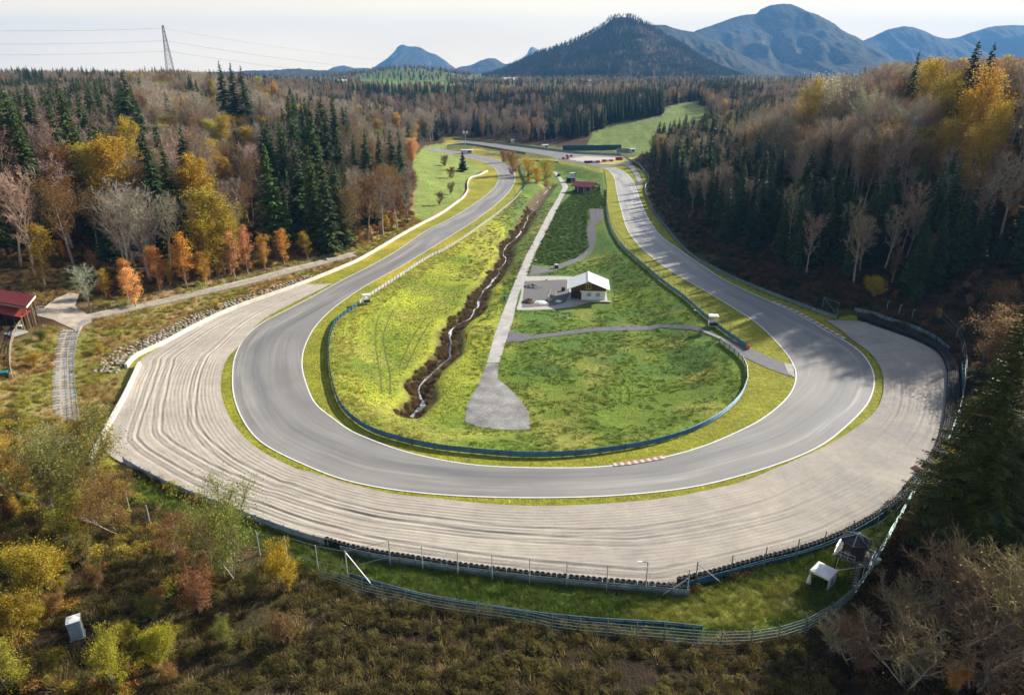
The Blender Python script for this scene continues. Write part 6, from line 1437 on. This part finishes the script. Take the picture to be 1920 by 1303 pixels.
for kind, h, ck, X, Y, Z, dp, reg in cand:
    n = cnt.get(kind, 0)
    if n < (230 if kind in ('spruce', 'bare') else 200) and reg != 'plateau':
        cnt[kind] = n + 1; cat = 'shrub' if kind in ('bush', 'brush') else 'tree'
        lab = CN[ck] + ' ' + KN[kind] + ' ' + WHERE[reg]; ppx, ppy, _q = proj(X, Y, Z + h * .7)
        near_ = min(LMK[reg], key=lambda l: (l[1] - ppx) ** 2 + (l[2] - ppy) ** 2)[0]
        _o = tree_obj(kind, X, Y, h, C_[ck], lab, cat, lab.replace(KN[kind], KN[kind].replace('beech', 'beeche') + ('s' if 's ' not in KN[kind] else '')), parts=dp < 260, z=Z, wide=rnd.uniform(.85, 1.15)); built.append((_o, CN[ck] + ' ' + KN[kind], near_, h))
    else: rest.setdefault((kind, ck, reg), []).append((X, Y, Z - .15, h / BASEH[kind]))
cells = {}
for o_, k_, n_, h_ in built: cells.setdefault((k_, n_), []).append((h_, o_))
for (k_, n_), L in cells.items():
    L.sort(key=lambda q: -q[0])
    for i, (h_, o_) in enumerate(L): o_['label'] = (ORD[i] + ' ' if i < len(ORD) and len(L) > 1 else 'small ' if i >= len(ORD) else '') + k_ + (' of those around ' if len(L) > 1 else ' near ') + n_
def gn_scatter(name, protos, P, S, label, seed=0, tilt=.0):
    """points + geometry nodes instancing of prototype meshes"""
    cl = bpy.data.collections.new('models_' + name)
    for m_, col in protos:
        o = bpy.data.objects.new('model', m_); o.color = (*col, 1); cl.objects.link(o)
    r_ = np.random.default_rng(seed + len(P)); n = len(P); m = bpy.data.meshes.new(name); m.vertices.add(n); m.vertices.foreach_set('co', np.asarray(P, np.float32).ravel())
    for nm, ty, vals in (('sc', 'FLOAT_VECTOR', np.c_[S * r_.uniform(.85, 1.15, n), S * r_.uniform(.85, 1.15, n), S]), ('rt', 'FLOAT_VECTOR', np.c_[r_.normal(size=n) * tilt, r_.normal(size=n) * tilt, r_.uniform(0, 6.28, n)])):
        a = m.attributes.new(nm, ty, 'POINT'); a.data.foreach_set('vector', np.asarray(vals, np.float32).ravel())
    pi_ = r_.integers(0, len(protos), n).astype(np.int32); a = m.attributes.new('pi', 'INT', 'POINT'); a.data.foreach_set('value', pi_)
    a = m.attributes.new('tint', 'FLOAT_COLOR', 'POINT'); a.data.foreach_set('color', np.c_[np.array([c for _, c in protos])[pi_], np.ones(n)].astype(np.float32).ravel())
    o = link(name, m); tag(o, label, kind='stuff')
    t = bpy.data.node_groups.new('scatter_' + name, 'GeometryNodeTree')
    t.interface.new_socket('Geometry', in_out='INPUT', socket_type='NodeSocketGeometry'); t.interface.new_socket('Geometry', in_out='OUTPUT', socket_type='NodeSocketGeometry')
    gi = t.nodes.new('NodeGroupInput'); go = t.nodes.new('NodeGroupOutput'); ip = t.nodes.new('GeometryNodeInstanceOnPoints'); ci = t.nodes.new('GeometryNodeCollectionInfo')
    ci.inputs['Collection'].default_value = cl; ci.inputs['Separate Children'].default_value = True; ci.inputs['Reset Children'].default_value = True
    def na(nm, ty): q = t.nodes.new('GeometryNodeInputNamedAttribute'); q.data_type = ty; q.inputs['Name'].default_value = nm; return next(s for s in q.outputs if s.enabled and s.name == 'Attribute')
    t.links.new(gi.outputs[0], ip.inputs['Points']); t.links.new(ci.outputs[0], ip.inputs['Instance']); ip.inputs['Pick Instance'].default_value = True
    t.links.new(na('pi', 'INT'), ip.inputs['Instance Index']); t.links.new(na('sc', 'FLOAT_VECTOR'), ip.inputs['Scale'])
    er = t.nodes.new('FunctionNodeEulerToRotation'); t.links.new(na('rt', 'FLOAT_VECTOR'), er.inputs[0]); t.links.new(er.outputs[0], ip.inputs['Rotation'])
    t.links.new(ip.outputs[0], go.inputs[0]); md = o.modifiers.new('scatter', 'NODES'); md.node_group = t
    return o
for (kind, ck, reg), L in rest.items():
    A = np.array(L); gn_scatter(KN[kind].replace(' ', '_').replace('-', '_') + '_forest', [(t['joined'], tuple(c * f for c in C_[ck])) for t in T[kind] for f in (.85, 1.1)], A[:, :3], A[:, 3], 'mass of ' + CN[ck] + ' ' + KN[kind] + ' crowns ' + WHERE[reg])
print('trees', cnt, {k: len(v) for k, v in rest.items()}, {k: [t['tris'] for t in v] for k, v in T.items()})
# ------------------------------------------------------------ tufts, scrub and litter
def tuft_mesh(name, n, h, w, spread, seed, m):
    r_ = np.random.default_rng(seed); P = np.c_[r_.normal(size=(n, 2)) * spread, np.zeros(n)]; D = np.c_[P[:, :2] * 1.3 / max(spread, .01) * .5 + r_.normal(size=(n, 2)) * .35, np.full(n, 1.0)]
    v, f = spikes(P, D, h * r_.uniform(.5, 1.15, n), w); return mesh_np(name, v, f, [m])
tg = tuft_mesh('grass_tuft', 26, .42, .022, .16, 1, M['leaf']); tg2 = tuft_mesh('grass_tuft', 20, .3, .03, .22, 2, M['leaf'])
tb = tuft_mesh('dry_tuft', 60, 1.0, .022, .3, 3, M['leaf']); tb2 = tuft_mesh('dry_tuft', 70, .7, .025, .45, 4, M['leaf'])
def shrublet(seed, n=700, s=.06):
    r_ = np.random.default_rng(seed); a = r_.normal(size=(n, 3)); a /= np.linalg.norm(a, axis=1)[:, None]; a[:, 2] = np.abs(a[:, 2]); a *= (r_.random(n) ** .4)[:, None] * np.array([.8, .8, .75]); a += fbm(a[:, 0] * 3 + seed, a[:, 1] * 3 + a[:, 2] * 2, 2)[:, None] * .5
    l = leaves(a, s, r_); sp = spikes(np.c_[r_.normal(size=(60, 2)) * .12, np.zeros(60)], np.c_[r_.normal(size=(60, 2)) * .6, np.ones(60)], r_.uniform(.6, 1.15, 60), .012)
    V, F, Mi = join([(l, 0), (sp, 1)]); return mesh_np('shrublet', V, F, [M['leaf'], M['twig']], mi=Mi)
sh_ = [shrublet(s) for s in (1, 2, 3)]
def region(poly_or_fn, x0, x1, y0, y1, s, seed, dens=1.0):
    r_ = np.random.default_rng(seed); n = int((x1 - x0) * (y1 - y0) / (s * s)); x = r_.uniform(x0, x1, n); y = r_.uniform(y0, y1, n)
    k = poly_or_fn(x, y); x, y = x[k], y[k]; return np.c_[x, y, Hs(x, y)], r_
def scat(name, protos, P, lo, hi, label, r_): 
    if len(P): gn_scatter(name, protos, P, r_.uniform(lo, hi, len(P)), label, tilt=.12)
laneP = [[tuple(p) for p in GL(q)] for q in ([(913,680),(928,625),(946,577),(968,522),(987,478),(1009,437),(1028,400),(1045,373),(1066,350),(1051,379),(1039,404),(1020,444),(1005,470),(987,518),(972,552),(961,603),(948,642),(936,680)], [(872,791),(874,762),(895,725),(912,681),(935,681),(933,710),(946,721),(968,740),(992,773),(994,806),(950,806),(895,800)], [(975,518),(1150,505),(1150,580),(968,582)], [(949,642),(954,621),(998,629),(1116,615),(1240,608),(1306,612),(1350,631),(1395,647),(1480,686),(1487,708),(1387,667),(1343,634),(1240,614),(1116,622),(998,636)], [(991,517),(998,496),(1031,502),(1079,485),(1105,463),(1099,433),(1105,392),(1130,394),(1118,450),(1112,470),(1090,489),(1042,507)])]
def clear(x, y):
    k = np.ones(x.shape, bool)
    for q in laneP: k &= ~inpoly(x, y, q)
    return k
Aw = np.vstack([TA, TB[::-1]]); GP = np.vstack([GI, (GI + N * dist[:, None])[::-1]]) if False else None
inl = lambda x, y: inpoly(x, y, loop_w)
P, r_ = region(lambda x, y: inl(x, y) & clear(x, y) & (distline(x, y, STREAMW) > 4.5) & (fbm(x / 5, y / 5, 3) > -.12), -60, 75, 82, 240, .62, 1)
km = P[:, 0] > -9 - (P[:, 1] - 100) * .02
scat('darker_meadow_grass', [(tg, (.20, .32, .035)), (tg2, (.26, .34, .04)), (tg, (.15, .28, .035)), (tg2, (.34, .34, .08)), (tb2, (.30, .34, .07))], P[km], .3, .75, 'green rough grass in the right part of the infield', r_); P = P[~km]
scat('meadow_grass', [(tg, (.36, .43, .06)), (tg2, (.44, .46, .08)), (tg, (.26, .38, .05)), (tg2, (.52, .48, .10)), (tg, (.34, .48, .03))], P, .3, .7, 'rough short meadow grass filling the infield', r_)
bp_ = [tuple(p) for p in GL([(1000,492),(1022,437),(1050,385),(1075,362),(1120,350),(1134,380),(1130,392),(1104,392),(1100,440),(1104,465),(1085,484),(1040,500)])]
P, r_ = region(lambda x, y: inpoly(x, y, bp_) & clear(x, y), -10, 90, 150, 400, 1.1, 2)
scat('bank_shrubs', [(sh_[0], (.09, .17, .03)), (sh_[1], (.13, .21, .035)), (tb2, (.22, .28, .05)), (tg, (.20, .34, .04)), (sh_[2], (.07, .13, .025)), (tb, (.26, .30, .07))], P, .4, 1.1, 'low dark green shrubs covering the bank above the hut', r_)
P, r_ = region(lambda x, y: inl(x, y) & (distline(x, y, STREAMW) < 2.5 + 3.6 * fbm(x / 6, y / 6, 3)) & (distline(x, y, Cc) > .6), -40, 45, 90, 340, .62, 3)
scat('stream_scrub', [(sh_[0], (.16, .09, .045)), (sh_[1], (.20, .12, .06)), (sh_[2], (.12, .08, .04)), (tb, (.44, .30, .16)), (tb2, (.32, .20, .10)), (sh_[0], (.24, .20, .06))], P, .4, 1.1, 'dark brown scrub lining both banks of the stream', r_)
P, r_ = region(lambda x, y: inl(x, y) & (y > 215) & (distline(x, y, STREAMW) < 12) & (distline(x, y, STREAMW) > 4) & clear(x, y), -40, 45, 215, 360, 1.6, 4)
scat('stream_bank_grass', [(tb, (.46, .36, .20)), (tb2, (.42, .32, .18)), (tg, (.3, .3, .08))], P, .5, 1.0, 'tan dry grass beside the upper stream', r_)
# steep inner bank along the left rail: long pale grass
P, r_ = region(lambda x, y: inl(x, y) & (distline(x, y, loop_w[5:24]) < 5.5) & (x < -14), -70, 10, 90, 330, .8, 5)
scat('bank_grass', [(tb, (.60, .56, .16)), (tg, (.42, .50, .08)), (tb2, (.66, .56, .24))], P, .3, .75, 'long pale grass on the bank below the left rail', r_)
FG = PM['front_grass']
P, r_ = region(lambda x, y: inpoly(x, y, FG) & ~inpoly(x, y, CORR), -75, 70, 55, 115, .42, 6)
tuf = PM['tuft_grass']; k = inpoly(P[:, 0], P[:, 1], tuf)
scat('roadside_grass', [(tg, (.16, .28, .03)), (tg2, (.20, .30, .035)), (tb2, (.24, .28, .05))], P[~k], .5, 1.1, 'thick dark green grass behind the front tyre wall', r_)
P = P[k]; scat('tussock_grass', [(tb, (.42, .42, .08)), (tg2, (.36, .42, .06)), (tb2, (.48, .46, .15))], P, .3, .75, 'pale tussock grass with sunlight in its colour before the white tent', r_)  # brighter tuft colours stand in for sun reaching this grass
PFp = [tuple(p) for p in PF]
fore = lambda x, y: (~inpoly(x, y, CORR)) & (~inpoly(x, y, FG)) & (y < 112) & (y > 46)
P, r_ = region(lambda x, y: fore(x, y) & (x > -62) & (x < 45), -100, 100, 46, 112, .72, 7)
trail = GL([(200,1060),(330,1112),(560,1160),(800,1200),(1000,1232),(1250,1262),(1500,1266)])
k = (fbm(P[:, 0] / 6, P[:, 1] / 3.5, 3) > -.10) & (distline(P[:, 0], P[:, 1], trail) > .45 + .9 * fbm(P[:, 0], P[:, 1], 2)); P = P[k]
scat('foreground_scrub', [(sh_[0], (.15, .12, .035)), (sh_[1], (.09, .075, .025)), (tb, (.38, .29, .12)), (tb2, (.22, .17, .06)), (sh_[2], (.20, .17, .045)), (tb2, (.46, .36, .15)), (tg, (.14, .18, .03))], P, .6, 1.25, 'dark brown autumn scrub covering the foreground slope', r_)
P, r_ = region(lambda x, y: fore(x, y) & (x < -38), -130, -30, 46, 112, 1.25, 8)
scat('foreground_bushes', [(sh_[0], (.46, .38, .05)), (sh_[1], (.32, .32, .05)), (sh_[2], (.50, .36, .06)), (tb, (.40, .30, .12)), (sh_[0], (.20, .14, .05)), (sh_[1], (.42, .22, .06))], P[(fbm(P[:, 0] / 7, P[:, 1] / 7, 2) > -.08) & (np.hypot(P[:, 0] - pt.location.x, P[:, 1] - pt.location.y) > 2.5)], .8, 1.8, 'yellow and olive undergrowth at the lower left', r_)
P, r_ = region(lambda x, y: fore(x, y) & (x > 34), 34, 130, 46, 112, 1.1, 9)
scat('corner_undergrowth', [(sh_[0], (.10, .06, .03)), (sh_[1], (.07, .05, .025)), (tb, (.22, .15, .09)), (sh_[2], (.16, .08, .03))], P, .8, 1.7, 'brown undergrowth at the lower right', r_)
road_ = [tuple(p) for p in GL([(105,560),(150,545),(165,588),(300,560),(500,512),(668,470),(668,482),(500,528),(300,575),(180,600),(150,640),(140,700),(147,835),(104,838),(100,700),(118,625),(60,592)])]
bankL = lambda x, y: (~inpoly(x, y, CORR)) & (distline(x, y, CORR, True) > 1.0) & (~inpoly(x, y, road_)) & (x < -30) & (distline(x, y, SW) > 2.6)
P, r_ = region(lambda x, y: bankL(x, y) & (y > 95) & (y < 300) & (distline(x, y, CORR, True) < 55) & ~inpoly(x, y, LF) & ~inpoly(x, y, lm), -140, -30, 95, 300, .95, 10)
pav = np.hypot(P[:, 0] - lh.location.x + 5, P[:, 1] - lh.location.y) < 9; P = P[~pav]
c_ = fbm(P[:, 0] / 9, P[:, 1] / 9, 3); gq = P[c_ > .03]; dq = P[c_ <= .03]
scat('bank_herbs', [(tb2, (.46, .42, .08)), (sh_[0], (.38, .36, .06)), (tg, (.30, .36, .05)), (tb, (.56, .42, .17))], gq, .5, 1.15, 'yellow-green herbs on the left bank', r_)
scat('dry_bank_grass', [(tb, (.66, .48, .25)), (tb2, (.60, .43, .20)), (tb2, (.50, .38, .16)), (sh_[1], (.38, .24, .07))], dq, .45, 1.1, 'dry straw-coloured grass on the left bank', r_)
thick = [tuple(p) for p in GL([(-120,860),(60,800),(180,880),(215,960),(170,1040),(120,1110),(100,1180),(210,1215),(330,1180),(350,1303),(-150,1303)])]
P, r_ = region(lambda x, y: inpoly(x, y, thick) & (np.hypot(x - pt.location.x, y - pt.location.y) > 4.2) & ~((np.abs(x - pt.location.x) < 3) & (y < pt.location.y) & (y > pt.location.y - 9)), -120, -30, 46, 125, 3.3, 21)
scat('bush_thicket', [(t['joined'], c) for t in T['bush'] for c in ((.50, .40, .05), (.36, .35, .05), (.52, .36, .06))] + [(T['bush'][0]['joined'], (.36, .2, .07))], P, .5, 1.0, 'thicket of yellow-green autumn bushes at the lower left', r_)
# forest floor undergrowth
P, r_ = region(lambda x, y: inpoly(x, y, LF) & (distline(x, y, left_edge) < 45), -170, -20, 120, 420, 2.2, 11)
scat('left_understory', [(sh_[0], (.26, .12, .03)), (sh_[1], (.34, .20, .06)), (sh_[2], (.16, .14, .03)), (sh_[0], (.30, .10, .04))], P, 1.0, 2.2, 'orange-brown undergrowth beneath the left forest edge', r_)
P, r_ = region(lambda x, y: (~inpoly(x, y, CORR)) & (x > 30) & (distline(x, y, CORR, True) < 60) & (distline(x, y, CORR, True) > 2.5) & (y > 90) & ~inpoly(x, y, rm), 30, 220, 90, 460, 1.8, 12)
scat('right_understory', [(sh_[0], (.07, .075, .02)), (sh_[1], (.12, .07, .03)), (sh_[2], (.05, .06, .02)), (tb, (.18, .12, .06)), (sh_[1], (.16, .09, .04))], P, .8, 1.9, 'dark brambles and undergrowth on the right slope', r_)
# ------------------------------------------------------------ mountains
def mountain(name, prof, Y0, depth, lab, cols, seed=0, zfoot=0, nv=60, step=2.0, rough=1.0, tex=(1 / 60, 1 / 14), gul=1.0):
    pr = np.array(prof, float); n = max(40, int((pr[-1, 0] - pr[0, 0]) / step)); px = np.linspace(pr[0, 0], pr[-1, 0], n); py = np.interp(px, pr[:, 0], pr[:, 1])
    py = gsmooth(py[:, None], 1)[:, 0]
    v = (py - CY) / FPX; fw = math.cos(PITCH) - v * math.sin(PITCH); dn = math.sin(PITCH) + v * math.cos(PITCH); t = Y0 / fw
    X = t * (px - CX) / FPX; Z = CAMH - t * dn; Hh = Z - zfoot; ppm = FPX / t.mean()
    Z = Z + fbm(X * ppm / 7, X * 0 + seed, 4) * 2.2 * rough / ppm + fbm(X * ppm / 2.0, X * 0 + seed + 9, 2) * 1.5 * rough / ppm
    s = np.linspace(-1, 1, nv); XX = np.repeat(X[:, None], nv, 1); YY = Y0 + s[None] * depth * (.55 + .45 * np.clip(Hh / Hh.max(), 0, 1))[:, None]
    f = (1 - np.abs(s)) ** 1.15; f2 = np.abs(s) * (1 - np.abs(s)) * 4
    L = depth
    g_ = fbm(XX / (L * .20) + seed, YY / (L * .8), 4) * .5 + (np.abs(fbm(XX / (L * .10) + seed, YY / (L * .35), 4)) - .1) * -.5 + fbm(XX / (L * .03) + seed, YY / (L * .06), 2) * .08
    ZZ = zfoot + (Z - zfoot)[:, None] * f[None] + f2[None] * g_ * Hh[:, None] * gul
    XX = XX * (YY / Y0) ** .25 + fbm(YY / (L * .5), XX * 0 + seed, 3) * L * .10 * f2[None]
    i = np.arange(n * nv).reshape(n, nv); F = np.stack([i[:-1, :-1], i[1:, :-1], i[1:, 1:], i[:-1, 1:]], -1).reshape(-1, 4)
    q = NT(name + '_cover'); pos = q.new('ShaderNodeNewGeometry').outputs['Position']
    a = q.noise(pos, tex[0], 5, .65); b = q.noise(pos, tex[1], 3, .8); c = q.mix(q.mapr(a, .42, .58, 0, 1), cols[0], cols[1]); c = q.mix(1, c, q.mapr(b, .3, .7, .4, 1.7), 'MULTIPLY')
    nrm = q.new('ShaderNodeSeparateXYZ', {0: q.new('ShaderNodeNewGeometry').outputs['Normal']}).outputs[2]
    if len(cols) > 2:
        k = q.new('ShaderNodeMath', {0: q.noise(pos, tex[0] * 1.7, 4, .7), 1: nrm}, operation='SUBTRACT').outputs[0]; c = q.mix(q.mapr(k, -.22, -.12, 0, .8), c, cols[2])
    q.set(q.b.inputs['Base Color'], c); q.b.inputs['Roughness'].default_value = 1; q.b.inputs['Specular IOR Level'].default_value = .05; q.bump(b, 1.0, .35 / tex[1])
    o = link(name, mesh_np(name, np.c_[XX.ravel(), YY.ravel(), ZZ.ravel()], F, [q.m], smooth=True)); tag(o, lab, kind='structure'); return X, Z, np.c_[XX.ravel(), YY.ravel(), ZZ.ravel()]
WD = ((.025, .032, .018), (.065, .048, .03))
mountain('hills', [(-260,150),(-100,143),(0,137),(30,133),(60,136),(100,138),(150,141),(200,144),(260,150)], 6500, 900, 'low blue hills on the left horizon', WD, 1, rough=.4)
mountain('hills', [(600,140),(625,126),(645,123),(662,128),(690,128),(720,134),(760,150)], 8000, 900, 'small blue hill left of the sharp peak', WD, 2, rough=.4)
mountain('hills', [(60,152),(130,147),(200,141),(330,137),(450,134),(520,131),(560,129),(610,132),(650,134),(720,138),(800,150)], 4300, 700, 'long low wooded rise on the left horizon', WD, 12, rough=1.2)
mountain('sharp_peak', [(660,150),(705,124),(715,117),(728,108),(738,98),(748,84),(756,82),(764,86),(770,87),(780,86),(790,89),(800,96),(815,101),(830,110),(845,122),(852,127),(880,150)], 8500, 1500, 'sharp rocky blue peak left of centre', (WD[0], WD[1], (.38, .36, .34)), 3, rough=.8, gul=.8)
mountain('hills', [(820,150),(860,126),(885,122),(900,114),(915,109),(930,110),(945,120),(960,119),(980,112),(1000,108),(1030,112),(1080,150)], 7000, 1200, 'rounded blue hills right of the sharp peak', WD, 4, rough=.5)
mountain('rock_tower', [(960,125),(975,112),(988,103),(991,92),(997,86),(1001,89),(1010,93),(1022,98),(1060,120)], 9500, 900, 'pale rock tower on the horizon', ((.3, .29, .27), (.12, .12, .1), (.42, .4, .38)), 5, rough=.8)
DX, DZ, DP = mountain('wooded_hill', [(800,170),(880,152),(930,140),(970,122),(1000,107),(1040,94),(1080,78),(1110,63),(1135,45),(1150,34),(1165,30),(1180,32),(1195,38),(1215,50),(1240,66),(1270,84),(1300,104),(1330,122),(1370,140),(1430,165)], 3000, 1150, 'big wooded hill in the middle distance', ((.025, .035, .018), (.085, .058, .036)), 6, zfoot=10, nv=110, step=1.2, rough=1.0, tex=(1 / 90, 1 / 11), gul=.8)
mountain('forested_ridge', [(1150,110),(1200,55),(1222,47),(1245,46),(1262,52),(1285,57),(1305,60),(1330,72),(1360,88),(1400,112),(1460,150)], 4600, 1300, 'dark forested ridge behind the wooded hill', WD, 7, zfoot=0, nv=90, rough=.8, gul=.9)
mountain('main_summit', [(1220,110),(1290,68),(1305,57),(1320,52),(1340,46),(1365,36),(1390,28),(1420,25),(1428,16),(1445,9),(1465,6),(1485,8),(1500,16),(1520,25),(1545,40),(1575,55),(1600,72),(1625,92),(1660,112),(1720,150)], 6000, 2300, 'highest blue mountain right of centre', (WD[0], WD[1], (.13, .11, .085)), 8, zfoot=0, nv=110, rough=.7, gul=.95)
mountain('round_summit', [(1560,130),(1612,80),(1640,66),(1665,54),(1690,48),(1710,50),(1735,58),(1752,68),(1775,72),(1800,70),(1900,130)], 7200, 1500, 'rounded blue summit right of the highest mountain', WD, 9, rough=.6)
mountain('far_right_ridge', [(1720,130),(1775,73),(1800,68),(1830,57),(1860,49),(1900,46),(1960,48),(2040,60),(2150,110)], 7600, 1500, 'blue ridge at the right edge of the sky', WD, 10, rough=.6)
# conifers and beeches over the wooded hill so that its outline is of trees
r_ = np.random.default_rng(77); m = DP.reshape(-1, 110, 3); sel = []
pyl = projA(DP[:, 0], DP[:, 1], DP[:, 2]); ok_ = (DP[:, 1] < 3060) & (DP[:, 2] > 30); Q = DP[ok_]; Q = Q[r_.choice(len(Q), 5200)] + np.c_[r_.uniform(-9, 9, (5200, 2)), np.full(5200, -1.)]
P_ = Q; conif = fbm(P_[:, 0] / 130, P_[:, 1] / 130, 3) > .02
for nm, kk, kd, cl_, hh_ in (('hill_conifers', conif, 'spruce', C_['spd'], .95), ('hill_beeches', ~conif, 'bare', (.075, .06, .045), .85)):
    A = P_[kk]; gn_scatter(nm, [(t['joined'], cl_) for t in T[kd][:2]], A, np.full(len(A), hh_), 'trees covering the big wooded hill', 3)
# ------------------------------------------------------------ haze
hz_ = NT('haze_air'); hz_.n.remove(hz_.b); pv = hz_.new('ShaderNodeVolumePrincipled'); pv.inputs['Color'].default_value = (.17, .46, .95, 1); pv.inputs['Density'].default_value = .74e-4; pv.inputs['Anisotropy'].default_value = .1
hz_.l.new(pv.outputs[0], hz_.out.inputs['Volume']); hz_.m.cycles.homogeneous_volume = True if hasattr(hz_.m.cycles, 'homogeneous_volume') else True
zb = float(GZ.min()) - 2; top = 720.0
tag(MB().box((0, 5250, (top + zb) / 2), (16000, 12500, top - zb)).build('haze', hz_.m), 'pale blue autumn haze over the valley', kind='stuff')
print('objects', len(bpy.data.objects))
